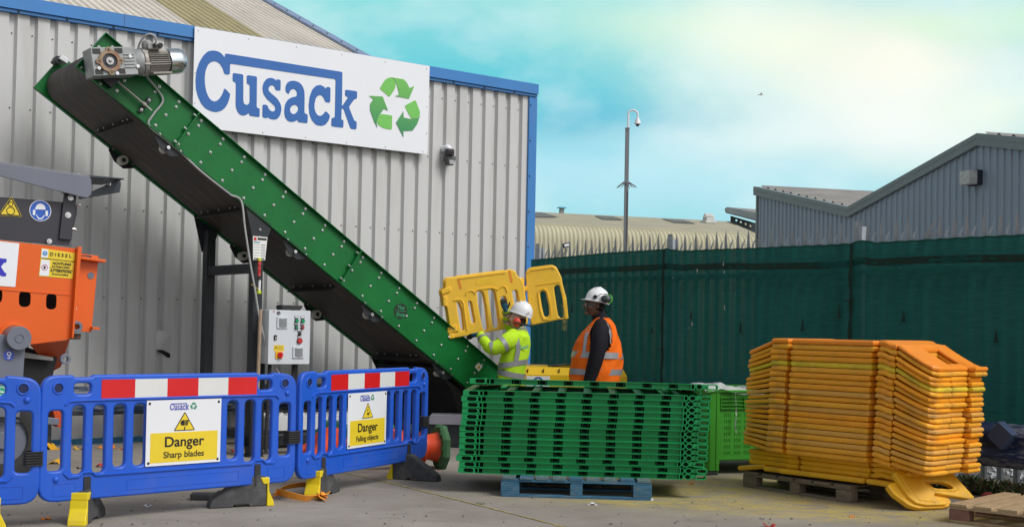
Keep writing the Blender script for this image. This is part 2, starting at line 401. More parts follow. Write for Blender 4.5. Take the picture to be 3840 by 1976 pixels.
b=MB(); b.prism([(A0,4.66),(4.43,4.66),(4.43,4.80),(A0,4.80)],-.07,.12)
b.prism([(A0,4.625),(4.43,4.625),(4.43,4.657),(A0,4.657)],-.045,.1)
for i in range(23): b.ball((A0+.3+i*.51,-.046,4.640),.015,7,4,mi=1)
b.prism([(-.93-.55,4.655),(-.925-.55,4.655),(-.925-.55,4.802),(-.93-.55,4.802)],-.0715,-.07,mi=1)
b.build('fascia',[bluem,mat('dark_screw',(.03,.05,.09),.5)],WH.o,bevel=.004)
b=MB(); b.prism([(4.30,.06),(4.44,.06),(4.44,4.62),(4.30,4.62)],-.03,.2)
for i in range(9): b.ball((4.325,-.032,.5+i*.5),.013,7,4,mi=1)
b.build('corner_trim',[bluem,mat('dark_screw',(0,0,0))],WH.o,bevel=.004)
b=MB(); b.prism([(A0,0),(4.42,0),(4.42,.055),(A0,.055)],-.035,.1); b.build('base_strip',mat('blue_base',(.02,.13,.24),.6,0,.2,4),WH.o)
# roof: sheet rising from behind the fascia, its verge on the gable
def roofz(d): return 3.83+.4453*d
rc=mat('roof_sheet',(.60,.565,.50),.7,0,.14,.8,dirt=(.42,.39,.33),dscale=1.4,damt=.5,stretch=(1,.3,1))
ry=mat('aged_rooflight',(.40,.355,.20),.7,0,.22,2,dirt=(.24,.21,.12),dscale=2,damt=.6,stretch=(3,.4,1))
def roof_sheet(name,a0,a1,m,lift=0):
    b=MB(); pr=[(0,0),(.05,.0),(.075,.03),(.115,.03),(.14,0)]; x=a0; pts=[]
    while x<a1-1e-6:
        for da,dd in pr[:-1]: pts.append((min(x+da,a1),dd))
        x+=.14
    pts.append((a1,0)); vs=[]
    for a,dd in pts: vs+=[(a,1.0,roofz(1.0)+dd+lift),(a,8.2,roofz(8.2)+dd+lift),(a,8.2,roofz(8.2)+dd+lift+.012),(a,12.5,roofz(12.5)+dd+lift+.012)]
    F=[]
    for i in range(len(pts)-1):
        for q in range(3): F.append((4*i+q,4*i+4+q,4*i+5+q,4*i+q+1))
    b.add(vs,F); return b.build(name,m,WH.o)

def roofhit(px,py):
    # intersect ray with roof plane in local coordinates
    d=WH.I.to_3x3()@ray(px,py); o=WH.I@CAM; t=(3.83+.4453*o.y-o.z)/(d.z-.4453*d.y); return o+d*t
s0=roofhit(600,22).x; s1=roofhit(900,93).x
roof_sheet('roof',-7.6,s0,rc); roof_sheet('rooflight_strip',s0,s1,ry,.008); roof_sheet('roof',s1,4.38,rc)
b=MB(); 
for d0,d1 in ((1.0,7.1),(7.1,12.5)):
    e=.0 if d0==1.0 else .006
    b.add([(4.30,d0,roofz(d0)+.06+e),(4.52,d0,roofz(d0)+.06+e),(4.52,d1+.1,roofz(d1+.1)+.06+e),(4.30,d1+.1,roofz(d1+.1)+.06+e),
       (4.30,d0,roofz(d0)+.02),(4.52,d0,roofz(d0)-.12),(4.52,d1+.1,roofz(d1+.1)-.12),(4.30,d1+.1,roofz(d1+.1)+.02)],[(0,1,2,3),(1,5,6,2),(0,3,7,4),(4,7,6,5),(0,4,5,1),(2,6,7,3)])
for i in range(20): b.ball((4.37,1.2+i*.55,roofz(1.2+i*.55)+.065),.02,6,3,mi=1)
b.build('verge_trim',[mat('blue_grey_verge',(.20,.28,.44),.5,0,.12,2,dirt=(.4,.42,.45),dscale=3,damt=.4),mat('dark_screw',(0,0,0))],WH.o)
# gable end (rises to the roof)
b=MB(); b.add([(4.40,0,0),(4.40,12.5,0),(4.40,12.5,roofz(12.5)),(4.40,2.2,roofz(2.2)),(4.40,0,4.7)],[(0,1,2,3,4)]); b.build('gable_wall',wallm,WH.o)

# ---------------------------------------------------------------- big sign
SG=Thing('company_sign','large white board on the warehouse wall with blue name and green recycling arrows','sign',W0-(-WH.D)*0+WH.D*-.10,WU)
def sz(x,y,sg=SG): return sg.loc(650+x/2.0095,60+y/2.0095,-.012)
plate('board',[(-.666,3.622),(2.57,3.622),(2.578,4.79),(-.666,4.79)],[],.01,mat('sign_white',(.80,.825,.87),.35,0,.02,1),SG.o,bev=.001)
LET=[[(392,283),(390,318),(368,285),(340,268),(303,260),(262,268),(228,300),(198,350),(178,410),(170,480),(173,550),(188,610),(212,660),(245,698),(285,718),(325,726),(365,715),(395,690),(417,650),(433,590),(388,543),(372,590),(350,625),(325,644),(300,645),(272,620),(252,575),(241,520),(239,460),(246,410),(264,368),(290,345),(320,341),(350,358),(372,390),(388,440),(428,443),(430,360),(1226,478),(1220,768),(1195,768),(1193,832),(1284,844),(1285,784),(1268,782),(1271,698),(1285,700),(1338,851),(1383,856),(1384,795),(1367,792),(1325,685),(1368,627),(1387,625),(1388,568),(1297,556),(1297,605),(1322,612),(1273,683),(1277,423)],
 [(450,430),(530,441),(530,640),(535,662),(550,672),(568,668),(578,650),(578,518),(556,514),(556,446),(633,457),(630,692),(654,697),(652,764),(575,752),(573,728),(555,745),(530,752),(505,745),(485,722),(472,680),(474,500),(450,496)],
 [(780,478),(812,482),(810,566),(772,560),(765,530),(745,522),(728,530),(718,548),(722,568),(745,588),(785,622),(812,665),(818,705),(808,750),(785,778),(755,782),(730,775),(712,762),(708,772),(674,765),(675,667),(712,672),(722,705),(745,722),(765,718),(772,700),(768,682),(745,660),(705,625),(680,585),(674,545),(682,505),(705,475),(735,465),(765,475),(778,490)],
 [(848,572),(848,532),(860,505),(885,490),(915,489),(950,500),(975,525),(990,565),(992,620),(990,735),(1015,742),(1014,810),(940,800),(940,782),(915,797),(890,800),(862,790),(843,760),(838,715),(845,665),(865,632),(900,612),(930,608),(935,590),(930,565),(912,550),(895,552),(878,572),(874,592)],
 [(1155,535),(1187,538),(1185,655),(1147,650),(1138,620),(1118,597),(1095,598),(1076,620),(1066,660),(1066,700),(1078,735),(1098,755),(1120,752),(1138,735),(1150,715),(1185,752),(1170,795),(1145,822),(1115,830),(1080,822),(1048,790),(1028,740),(1022,680),(1030,610),(1050,555),(1080,525),(1112,520),(1140,535),(1152,552)]]
AH=[(925,668),(945,690),(940,720),(915,742),(895,738),(882,720),(882,695),(898,675)]
ARL=[[(1557,548),(1600,480),(1635,462),(1665,480),(1680,510),(1675,545),(1632,612)],[(1565,738),(1652,750),(1650,858),(1590,848),(1555,830),(1535,800),(1540,770)],[(1745,678),(1828,633),(1862,725),(1860,750),(1840,768),(1795,775)]]
ARD=[[(1640,462),(1735,478),(1760,500),(1782,545),(1818,528),(1778,625),(1675,605),(1705,590),(1684,510),(1668,480)],[(1477,602),(1580,608),(1620,715),(1590,700),(1560,740),(1537,775),(1533,800),(1540,845),(1515,795),(1485,710),(1485,665),(1510,628)],[(1680,805),(1737,718),(1737,766),(1790,777),(1845,768),(1862,750),(1840,815),(1805,865),(1735,868),(1737,915)]]
L2=[[sz(*p) for p in q] for q in LET]; AH2=[sz(*p) for p in AH]; AL2=[[sz(*p) for p in q] for q in ARL]; AD2=[[sz(*p) for p in q] for q in ARD]
def grad(name,c0,c1,axis,s0_,s1_):
    m=bpy.data.materials.new(name); m.use_nodes=True; n=m.node_tree.nodes; l=m.node_tree.links; b_=n['Principled BSDF']; b_.inputs['Roughness'].default_value=.4
    co=n.new('ShaderNodeTexCoord'); s_=n.new('ShaderNodeSeparateXYZ'); l.new(co.outputs['Object'],s_.inputs[0]); r=n.new('ShaderNodeMapRange'); l.new(s_.outputs[axis],r.inputs[0]); r.inputs[1].default_value=s0_; r.inputs[2].default_value=s1_
    x=n.new('ShaderNodeMix'); x.data_type='RGBA'; l.new(r.outputs[0],x.inputs[0]); x.inputs[6].default_value=c0+(1,); x.inputs[7].default_value=c1+(1,); l.new(x.outputs[2],b_.inputs['Base Color']); return m
LBLUE=mat('logo_blue',(.020,.13,.43),.4,0,.03,2); AGL=mat('arrow_light_green',(.17,.55,.10),.4,0,.1,2); AGD=grad('arrow_dark_green',(.03,.26,.10),(.16,.50,.09),2,3.85,4.55)
for q in range(5):
    plate('letter',fillet(L2[q],.02,2),[fillet(AH2,.02,2)] if q==3 else [],.003,LBLUE,SG.o,d=-.0045)
for q in range(3):
    plate('recycling_arrow',fillet(AL2[q],.02,2),[],.003,AGL,SG.o,d=-.0045); plate('recycling_arrow',fillet(AD2[q],.006,2),[],.003,AGD,SG.o,d=-.007)
b=MB()
for i in range(6): b.ball((-.62+i*.63,-.002,4.75-.0*i),.009,6,3); b.ball((-.35+i*.57,-.002,3.655),.009,6,3)
for hh in(3.9,4.25): b.ball((-.645,-.002,hh),.009,6,3); b.ball((2.55,-.002,hh),.009,6,3)
b.build('screws',STEEL,SG.o)
def small_logo(parent,a,h,wd,d,sx=1,blue=None,green=None,names=('logo_lettering','logo_arrows')):
    allp=[p for q in L2+AL2+AD2 for p in q]; x0=min(p[0] for p in allp); x1=max(p[0] for p in allp); y0=min(p[1] for p in allp); y1=max(p[1] for p in allp)
    s=wd/(x1-x0)
    f=lambda q:[(a+((p[0]-(x0+x1)/2))*s*sx,h+(p[1]-(y0+y1)/2)*s) for p in q]
    plate(names[0],None,[],.001,blue or LBLUE,parent,d=d,many=[f(q) for q in L2]+[f(AH2)])
    if green: plate(names[1],None,[],.001,green,parent,d=d-.0005,many=[f(q) for q in AL2+AD2])

# ---------------------------------------------------------------- wall cameras
p=WH.l3(1682,565,-.12); pw=WH.M@p
CC=Thing('security_camera','white round security camera with black lens on the ribbed wall right of the big sign','security camera',pw,WU)
b=MB(); b.ball((0,.03,.03),(.052,.07,.05)); b.cyl((0,.05,.03),(0,.12,.03),.05); b.build('housing',WHITE,CC.o,smooth=True)
b=MB(); b.box((-.005,-.03,-.03),(.11,.10,.095)); b.build('lens_head',BLACKMET,CC.o,bevel=.02)
b=MB(); b.ring((-.008,-.088,-.03),(-.008,-.08,-.03),.034,.022); b.ball((-.008,-.078,-.03),.022); b.build('lens',mat('lens_glass',(.03,.015,.02),.15),CC.o,smooth=True)
b=MB(); b.tube([(0,0,-.07),(.0,.03,-.11),(0,.06,-.13)],.008,6); b.build('cable',BLACKRUB,CC.o)
pw=WH.M@WH.l3(1686,600,-.10)
FL=Thing('floodlight','small grey floodlight fixed on the wall just below the round security camera','floodlight',pw,WU)
gd=mat('grey_plastic',(.09,.095,.10),.5,0,.1)
b=MB(); b.box((0,.0,.025),(.135,.10,.055)); b.prism([(-.06,-.0),(.06,0),(.035,-.075),(-.035,-.075)],-.05,.05); b.build('housing',gd,FL.o,bevel=.008)
b=MB(); b.box((0,-.053,-.035),(.075,.008,.055)); b.build('lamp_glass',mat('frosted_glass',(.35,.36,.38),.3),FL.o,bevel=.002)
b=MB(); b.box((0,.07,.02),(.05,.08,.05)); b.build('bracket',gd,FL.o)

# ================================================================== conveyor
CO=G(950,1710); CV=Thing('conveyor','tall green inclined belt conveyor with bolted steel sides rising left to a grey motor','conveyor',CO,WU)
L=CV.loc
cgreen=mat('green_paint',(.004,.145,.030),.4,0,.16,1.6,dirt=(.006,.09,.025),dscale=2.2,damt=.6,spec=.3)
TL=Vector(L(392,125)); TR=Vector(L(1868,1378)); BL=Vector(L(280,252)); BR=Vector(L(1700,1433))
ax=(TR-TL).normalized(); pn=Vector((ax.y,-ax.x)); pn=-pn if pn.y>0 else pn     # pn: perpendicular, downwards
HP=(BL-TL).dot(pn); WDT=1.32
BL=TL+pn*HP+ax*((BL-TL).dot(ax)); BR=TL+pn*HP+ax*((L(1735,1462)[0]-TL.x)/ax.x)
BRR=BR+ax*.62; TRR=TR+ax*.06
def strip(b,p,q,t0,t1,d0,d1,mi=0):
    a0_,a1_=p+pn*t0,q+pn*t0; a2,a3=q+pn*t1,p+pn*t1; b.prism([tuple(a0_),tuple(a1_),tuple(a2),tuple(a3)],d0,d1,mi)
for d0 in (0,WDT):
    sgn=-1 if d0==0 else 1
    b=MB(); b.prism([tuple(TL),tuple(TRR),tuple(BRR),tuple(BL)],d0,d0+.008)
    dn=(d0-.05,d0) if d0==0 else (d0+.008,d0+.058)
    strip(b,TL,TRR,0,.008,*dn); strip(b,BL,BRR,-.008,0,*dn)
    e0=TL-ax*0; b.prism([tuple(TL),tuple(TL+ax*.008),tuple(BL+ax*.008),tuple(BL)],*dn)
    b.build('side_panel',cgreen,CV.o,bevel=.002)
# joint flanges
for (p0,p1) in (((738,425),(650,530)),((1345,940),(1262,1052))):
    s_=(Vector(L(*p0))-TL).dot(ax); b=MB(); c0=TL+ax*s_
    b.prism([tuple(c0+pn*.01),tuple(c0+ax*.012+pn*.01),tuple(c0+ax*.012+pn*(HP-.01)),tuple(c0+pn*(HP-.01))],-.06,0)
    for t in(.12,.5,.88): b.cyl(tuple((c0+pn*HP*t).to_3d())[0:1]+(-.03,)+((c0+pn*HP*t).y,), ((c0+pn*HP*t-ax*.03).x,-.03,(c0+pn*HP*t-ax*.03).y),.012,mi=1)
    b.build('joint_flange',[cgreen,STEEL],CV.o)
# belt
beltm=mat('worn_belt',(.046,.038,.033),.6,0,.35,3,dirt=(.13,.10,.078),dscale=2.0,damt=.85,stretch=(1,5,1),bump=.15)
b=MB(); rD=HP*.40; rD=HP*.415; cen=BL.lerp(TL,.50)+ax*(rD*.80+.07)+pn*.03; ln_=(BRR-BL).length-.3
pts=[]
for i in range(17):
    an=math.pi*.5+math.pi*i/16; pts.append(cen+ax*math.cos(an)*rD*-1*-1+pn*(-math.sin(an))*rD*-1)
def cxy(q): return (q.x,q.y)
loop=[]
for i in range(17):
    an=math.pi/2+math.pi*i/16      # from bottom round the left end to the top
    loop.append(cxy(cen+ax*math.cos(an)*rD+pn*math.sin(an)*rD))
loop+= [cxy(cen+ax*ln_-pn*rD),cxy(cen+ax*ln_+pn*rD)]
vs=[(p[0],dd,p[1]) for dd in(.05,WDT-.04) for p in loop]; n_=len(loop)
b.add(vs,[(i,(i+1)%n_,(i+1)%n_+n_,i+n_) for i in range(n_)]+[tuple(range(n_-1,-1,-1)),tuple(range(n_,2*n_))])
b.build('belt',beltm,CV.o,smooth=True)
# cleats and return roller brackets
for (px,py) in ((421,482),(816,801),(1167,1086),(1480,1348)):
    q=CV.l3(px,py,WDT/2); s_=(Vector((q.x,q.z))-TL).dot(ax)
    c0=cen+ax*(s_-(cen-TL).dot(ax))+pn*(rD)
    b=MB()
    b.prism([cxy(c0-ax*.05),cxy(c0+ax*.03),cxy(c0+ax*.03+pn*.006),cxy(c0-ax*.05+pn*.006)],.18,WDT-.14)
    b.prism([cxy(c0+ax*.02+pn*.002),cxy(c0+ax*.03+pn*.002),cxy(c0-ax*.015+pn*.085),cxy(c0-ax*.025+pn*.085)],.18,WDT-.14)
    for t in(.0,.14,.45,.76,.95): b.ball((c0.x-ax.x*.02+pn.x*.006,.22+t*.92,c0.y-ax.y*.02+pn.y*.006),.011,7,4,mi=1)
    b.build('cleat',[mat('cleat_rubber',(.045,.042,.04),.6,0,.3,6),STEEL],CV.o,bevel=.002)
rollm=mat('cream_nylon',(.55,.53,.47),.5,0,.1)
for (px,py) in ((624,559),(1098,951),(1385,1188),(1649,1407)):
    q=Vector(L(px,py)); s_=(q-TL).dot(ax)
    for d0 in(-.012,WDT+.002):
        c0=TL+ax*s_+pn*HP
        b=MB(); b.prism([cxy(c0-ax*.19-pn*.03),cxy(c0+ax*.16-pn*.03),cxy(c0+ax*.15+pn*.02),cxy(c0+ax*.07+pn*.09),cxy(c0-ax*.05+pn*.09),cxy(c0-ax*.17+pn*.03)],d0,d0+.01)
        for e in(-.14,.12): 
            bo=c0+ax*e-pn*.008; b.cyl((bo.x,d0-.02,bo.y),(bo.x,d0+.0,bo.y),.013,mi=1)
        bo=c0+pn*.04; b.cyl((bo.x,d0-.03,bo.y),(bo.x,d0,bo.y),.018,mi=1)
        b.build('roller_bracket',[BLACKMET,STEEL],CV.o,bevel=.001)
    c0=TL+ax*s_+pn*(HP+.04); b=MB(); b.cyl((c0.x,.012,c0.y),(c0.x,.10,c0.y),.048,n=20); b.build('return_roller',rollm,CV.o,smooth=True); b=MB(); b.cyl((c0.x,WDT-.09,c0.y),(c0.x,WDT-.0,c0.y),.050,n=20); b.cyl((c0.x,WDT-.092,c0.y),(c0.x,WDT-.089,c0.y),.024,n=16,mi=1); b.build('return_roller',[rollm,BLACKMET],CV.o,smooth=True)
# side bolts: pairs along the top edge, singles below
bm_=MB(); bm_.cyl((0,0,0),(0,-.005,0),.0145,n=10); bm_.ball((0,-.005,0),(.0115,.012,.0115),8,6)
bolt0=bm_.build('bolt',STEEL,CV.o,smooth=True); first=True
tops=[679,763,844,924,1002,1076,1150,1222,1294,1363,1432,1498,1565,1629,1756]
sL=[]
for x in tops:
    y=125+(x-392)*.8625
    sL.append((Vector(L(x,y))-TL).dot(ax))
step=(sL[13]-sL[1])/12; s_a=sL[1]-step
for i in range(17):
    s_=s_a+step*i
    for t,e in ((.10,.0),(.235,.015),(.53,-.0),(.86,-.0)):
        if s_+e>(TRR-TL).length-.05: continue
        q=TL+ax*(s_+e-t*.06)+pn*HP*t
        o=bolt0 if first else copy_of(bolt0); first=False; o.location=(q.x,-.002,q.y)
for (px,py) in ((370,178),(421,178),(305,255),(376,314),(438,341),(466,303),(582,345),(597,326)):
    q=L(px,py); o=copy_of(bolt0); o.location=(q[0],-.002,q[1])
# decals on the side
q=L(1502,1166); b=MB(); b.cyl((q[0],-.002,q[1]),(q[0],-.004,q[1]),.088,n=40); b.ring((q[0],-.004,q[1]),(q[0],-.0045,q[1]),.082,.078,n=40,mi=1); b.build('maker_badge',[BLACKINK,cgreen],CV.o)
for s_,zz,sz_ in (('The',.036,.058),('Conveyor',.0,.032),('Shop',-.042,.058)): text(s_,sz_,mat('badge_green',(.02,.35,.13),.5),CV.o,q[0],q[1]+zz,-.0065,name='badge_lettering',bold=.001 if sz_>.05 else 0)
q=L(1794,1375); rr=Matrix.Rotation(R(45),4,'Y')
b=MB(); b.box((q[0],-.004,q[1]),(.075,.004,.075),rot=rr.to_3x3()); b.build('warning_label',mat('label_white',(.75,.75,.72),.5),CV.o)
plate('warning_symbol',[(q[0]-.026,q[1]-.02),(q[0]+.026,q[1]-.02),(q[0],q[1]+.028)],[],.002,SIGNYEL,CV.o,d=-.0095)
plate('warning_symbol',[(q[0]-.01,q[1]-.012),(q[0]+.012,q[1]-.012),(q[0]+.004,q[1]+.01)],[],.002,BLACKINK,CV.o,d=-.0115)
# legs
def leg(ac,d,top):
    b=MB(); b.bb(ac-.05,ac+.05,d,d+.12,.01,top); b.bb(ac-.09,ac+.09,d-.04,d+.16,0,.012); return b.build('support_leg',BLACKMET,CV.o,bevel=.004)
an_=L(957,1400)[0]; af=CV.loc(762,1300,WDT)[0]
def under(a): return (BL+ax*((a-BL.x)/ax.x)).y
for e in(an_,): leg(e,-.02,under(e)-.06)
leg(an_,WDT-.12,under(an_)-.06)
h0=L(960,1005)[1]
b=MB(); b.bb(an_-.04,an_+.04,.10,WDT-.12,h0-.05,h0+.05); b.build('cross_bar',BLACKMET,CV.o,bevel=.003)
b=MB(); b.bb(an_-.04,an_+.04,.10,WDT-.12,.16,.24); b.build('cross_bar',BLACKMET,CV.o,bevel=.003)
for d0 in(-.030,WDT+.012):
    c0=Vector((an_,under(an_)))
    b=MB(); b.prism([(c0.x-.17,under(c0.x-.17)+.03),(c0.x+.13,under(c0.x+.13)+.03),(c0.x+.12,under(c0.x+.12)-.03),(c0.x+.05,c0.y-.30),(c0.x-.055,c0.y-.30)],d0,d0+.01)
    for e in(-.12,-.20): b.ball((c0.x,d0,c0.y+e),.018,8,5,mi=1)
    b.build('gusset_plate',[BLACKMET,STEEL],CV.o)
# lower hopper end below the belt
b=MB(); c1=BR-ax*.15; b.prism([cxy(c1+pn*.05),cxy(BRR+pn*.05),(BRR.x,.02),(c1.x+.45,.02),(c1.x+.25,c1.y-.3)],.0+.02,WDT-.02); b.build('tail_guard',mat('black_guard',(.006,.006,.007),.5,0,.3),CV.o)
b=MB(); b.bb(an_-.1,an_+1.6,.06,.14,.10,.20); b.bb(an_-.1,an_+1.6,WDT-.14,WDT-.06,.10,.20); b.build('base_frame',BLACKMET,CV.o,bevel=.004)
# drive: gearbox and motor
gx=mat('gearbox_grey',(.33,.35,.35),.45,.2,.18,8,dirt=(.12,.12,.115),dscale=9,damt=.5)
p0=Vector(CV.l3(401,235,-.22)); p1=Vector(CV.l3(655,228,-.22)); mdir=(p1-p0); mdir.y=0; mdir.normalize(); mup=Vector((-mdir.z,0,mdir.x))
RM=Matrix((mdir,Vector((0,1,0)),mup)).transposed()
def lm(a,d,h): return p0+mdir*a+Vector((0,d,0))+mup*h
b=MB(); b.box(lm(.05,.05,-.0),(.42,.24,.26),rot=RM)
for hh in (-.06,-.03,0,.03,.06): b.box(lm(.19,-.075,hh),(.10,.012,.010),rot=RM)
for (aa,hh) in ((-.11,.095),(.10,.095),(-.11,-.095),(.10,-.095)): b.box(lm(aa,-.071,hh),(.075,.006,.05),rot=RM,mi=1)
gbo=b.build('gearbox',[gx,mat('gearbox_dark',(.035,.037,.037),.6)],CV.o,bevel=.014)
rust=mat('rusty_flange',(.30,.22,.15),.65,.2,.3,14,dirt=(.33,.09,.02),dscale=9,damt=.9)
b=MB(); b.ring(lm(0,-.092,0),lm(0,-.06,0),.105,.070,n=28)
for k in range(4):
    a_=math.pi/2*k; c_=lm(math.cos(a_)*.108,-.082,math.sin(a_)*.108); b.cyl(c_-Vector((0,.01,0)),c_+Vector((0,.02,0)),.025,n=12)
    b.cyl(c_-Vector((0,.012,0)),c_-Vector((0,.009,0)),.008,n=8,mi=1)
b.build('flange_ring',[rust,BLACKINK],gbo,bevel=.003)
b=MB(); b.cyl(lm(0,-.075,0),lm(0,-.06,0),.070,n=28); b.build('shaft_seal',mat('seal_dark',(.04,.043,.055),.5),gbo)
b=MB(); b.cyl(lm(0,-.090,0),lm(0,-.06,0),.036,n=20); b.ball(lm(0,-.09,0),.016,10,6); b.build('shaft_end',mat('machined_steel',(.42,.42,.42),.3,.8),gbo,smooth=True)
b=MB()
for (aa,hh) in ((.20,.04),(-.11,-.062),(.055,-.115),(.262,-.055)): b.cyl(lm(aa,-.085,hh),lm(aa,-.06,hh),.017,n=10)
b.build('flange_bolts',STEEL,gbo)
b=MB(); b.tube([lm(.24,.05,0),lm(.30,.05,0),lm(.34,.05,0)],[.095,.125,.13],24); b.build('input_neck',gx,CV.o,smooth=True)
b=MB(); b.cyl(lm(.345,.05,0),lm(.385,.05,0),.135,n=28); 
for k in range(6):
    a_=k*math.pi/3+.3; b.cyl(lm(.335,.05+math.cos(a_)*.125,math.sin(a_)*.125),lm(.395,.05+math.cos(a_)*.125,math.sin(a_)*.125),.016,n=8)
b.build('motor_flange',mat('cast_grey',(.33,.31,.29),.5,.2,.15,9),CV.o,bevel=.006)
mc=mat('motor_grey',(.28,.265,.24),.5,.3,.12,9)
b=MB(); b.cyl(lm(.385,.05,0),lm(.60,.05,0),.098,n=28)
for k in range(30):
    a_=2*math.pi*k/30; b.box(lm(.50,.05+math.cos(a_)*.108,math.sin(a_)*.108),(.20,.006,.024),rot=RM@Matrix.Rotation(-(a_-math.pi/2),3,'X'))
mo=b.build('motor_body',mc,CV.o)
b=MB(); b.tube([lm(.605,.05,0),lm(.61,.05,0),lm(.72,.05,0),lm(.765,.05,0),lm(.78,.05,0)],[.10,.125,.125,.11,.085],28); b.build('fan_cover',mat('bright_zinc',(.62,.68,.72),.2,.95,.06,6),mo,smooth=True)
b=MB(); b.box(lm(.46,-.01,.135),(.14,.12,.06),rot=RM); b.ball(lm(.41,0,.15),.055,10,6); b.build('terminal_box',mat('box_grey',(.34,.34,.33),.5,.1),mo,bevel=.012)
b=MB(); b.cyl(lm(.46,-.09,.135),lm(.46,-.05,.135),.024,n=12); b.cyl(lm(.51,-.09,.135),lm(.51,-.05,.135),.024,n=12); b.build('cable_gland',BLACKRUB,mo,smooth=True)
b=MB(); b.box(lm(.50,-.03,-.125),(.19,.10,.02),rot=RM); b.build('motor_foot',mc,mo,bevel=.003)
b=MB(); LF=lambda x,y:CV.loc(x,y,WDT-.1); b.prism([LF(196,232),LF(208,212),LF(226,218),LF(214,246)],WDT-.16,WDT-.02,1); b.prism([LF(210,226),LF(222,210),LF(250,230),LF(242,246)],WDT-.20,WDT-.03,0); b.build('head_scraper',[mat('scraper_white',(.6,.62,.64),.3,.3,.1),BLACKMET],CV.o,bevel=.006)
# torque plate and adjusting rod
b=MB(); q0,q1,q2=L(365,290),L(445,298),L(410,334); b.prism([L(320,240),L(372,300),q2,q1,L(430,270)],-.07,-.012); b.build('mounting_plate',BLACKMET,CV.o,bevel=.002)
b=MB(); r0=CV.l3(440,305,-.06); r1=CV.l3(569,416,-.05); b.cyl(r0,r1,.010,n=8); rm_=r0.lerp(r1,.77); b.cyl(rm_-(r1-r0).normalized()*.02,rm_+(r1-r0).normalized()*.02,.018,n=8); b.build('adjuster_rod',mat('threaded_steel',(.45,.43,.40),.4,.8),CV.o,smooth=True)
b=MB(); b.prism([L(512,420),L(528,426),L(568,374),L(552,367)],-.03,-.009); b.build('adjuster_bracket',BLACKMET,CV.o,bevel=.003)
for px,py in((555,378),(526,414)):
    q=L(px,py); o=copy_of(bolt0); o.location=(q[0],-.032,q[1])
def smoothpath(pts,n=6):
    P=[Vector(p) for p in pts]; out=[]
    for i in range(len(P)-1):
        a=P[max(i-1,0)];b_=P[i];c_=P[i+1];d_=P[min(i+2,len(P)-1)]
        for j in range(n):
            t=j/n; out.append(.5*((2*b_)+(c_-a)*t+(2*a-5*b_+4*c_-d_)*t*t+(3*b_-a-3*c_+d_)*t**3))
    out.append(P[-1]); return out
cab=mat('grey_cable',(.36,.37,.37),.5,0,.08)
b=MB(); b.tube(smoothpath([lm(.46,-.10,.14),lm(.455,-.12,.21),lm(.40,-.10,.24),lm(.345,-.04,.19),lm(.33,.03,.1),CV.l3(545,278,-.08),CV.l3(585,330,-.03),CV.l3(611,378,-.03),CV.l3(575,430,-.03),CV.l3(558,470,-.03),CV.l3(620,525,-.03),CV.l3(686,580,-.03),CV.l3(760,648,-.06),CV.l3(868,733,-.05)]),.0105,8)
b.build('motor_cable',cab,CV.o,smooth=True)
b=MB(); b.tube(smoothpath([CV.l3(868,733,-.05),CV.l3(905,755,-.06),CV.l3(918,850,-.10),CV.l3(935,965,-.12),CV.l3(955,1080,-.14),CV.l3(975,1200,-.16),CV.l3(1010,1330,-.16),CV.l3(1060,1420,-.14),CV.l3(1120,1500,-.1)]),.0105,8); b.build('motor_cable',cab,CV.o,smooth=True)
# zip ties
# instruction tag and marker hung on the leg
pw=CV.M@CV.l3(975,930,-.08); TG=Thing('instruction_tag','white printed tag hanging on the dark conveyor leg above the control cabinet','tag',pw,WU)
def f2(th,l): return [th.loc(x,y) for x,y in l]
plate('card',f2(TG,[(949,885),(1003,890),(994,976),(949,974)]),[],.004,mat('tag_paper',(.78,.78,.76),.5,0,.04),TG.o,d=0)
b=MB()
def quadpx(b,th,l,d0,d1,mi=0): b.prism(f2(th,l),d0,d1,mi)
quadpx(b,TG,[(952,889),(962,890),(962,903),(952,902)],-.002,0,0); quadpx(b,TG,[(966,891),(1000,894),(1000,902),(966,900)],-.002,0,1)
quadpx(b,TG,[(952,906),(975,907),(975,911),(952,910)],-.002,0,2)
for i in range(5):
    y=916+i*10; quadpx(b,TG,[(952,y),(973,y+1),(973,y+3),(952,y+2)],-.002,0,3); quadpx(b,TG,[(978,y),(996,y+1),(992,y+7),(978,y+5)],-.002,0,3)
quadpx(b,TG,[(952,967),(991,969),(991,973),(952,971)],-.002,0,1)
b.build('printing',[mat('print_red',(.55,.03,.04),.5),BLACKINK,mat('print_blue',(.04,.3,.5),.5),mat('print_grey',(.42,.46,.45),.5)],TG.o)
pw=CV.M@CV.l3(972,1030,-.10); MK=Thing('marker_pen','red marker pen with yellow caps tied to the conveyor leg below the white tag','marker pen',pw,WU)
b=MB(); b.cyl(MK.l3(973,978),MK.l3(971,1035),.017,n=12); b.build('barrel',mat('pen_red',(.50,.015,.02),.4,0,.3,30,dirt=(.6,.6,.6),dscale=30,damt=.6),MK.o,smooth=True)
b=MB(); b.cyl(MK.l3(973,968),MK.l3(973,978),.018,n=12); b.cyl(MK.l3(971,1090),MK.l3(971,1101),.024,n=12); b.build('cap',mat('lime_cap',(.6,.75,.03),.45),MK.o,smooth=True)
b=MB(); b.cyl(MK.l3(971,1035),MK.l3(971,1050),.019,n=10); b.build('black_band',BLACKRUB,MK.o)
b=MB(); b.cyl(MK.l3(974,1050),MK.l3(972,1090),.013,n=10); b.build('white_sleeve',WHITE,MK.o,smooth=True)
b=MB(); b.tube([MK.l3(942,1066,-.03),MK.l3(956,1074,-.03),MK.l3(970,1088,-.02)],.004,6); b.build('tie',mat('yellow_tie',(.7,.45,.03),.5),MK.o)

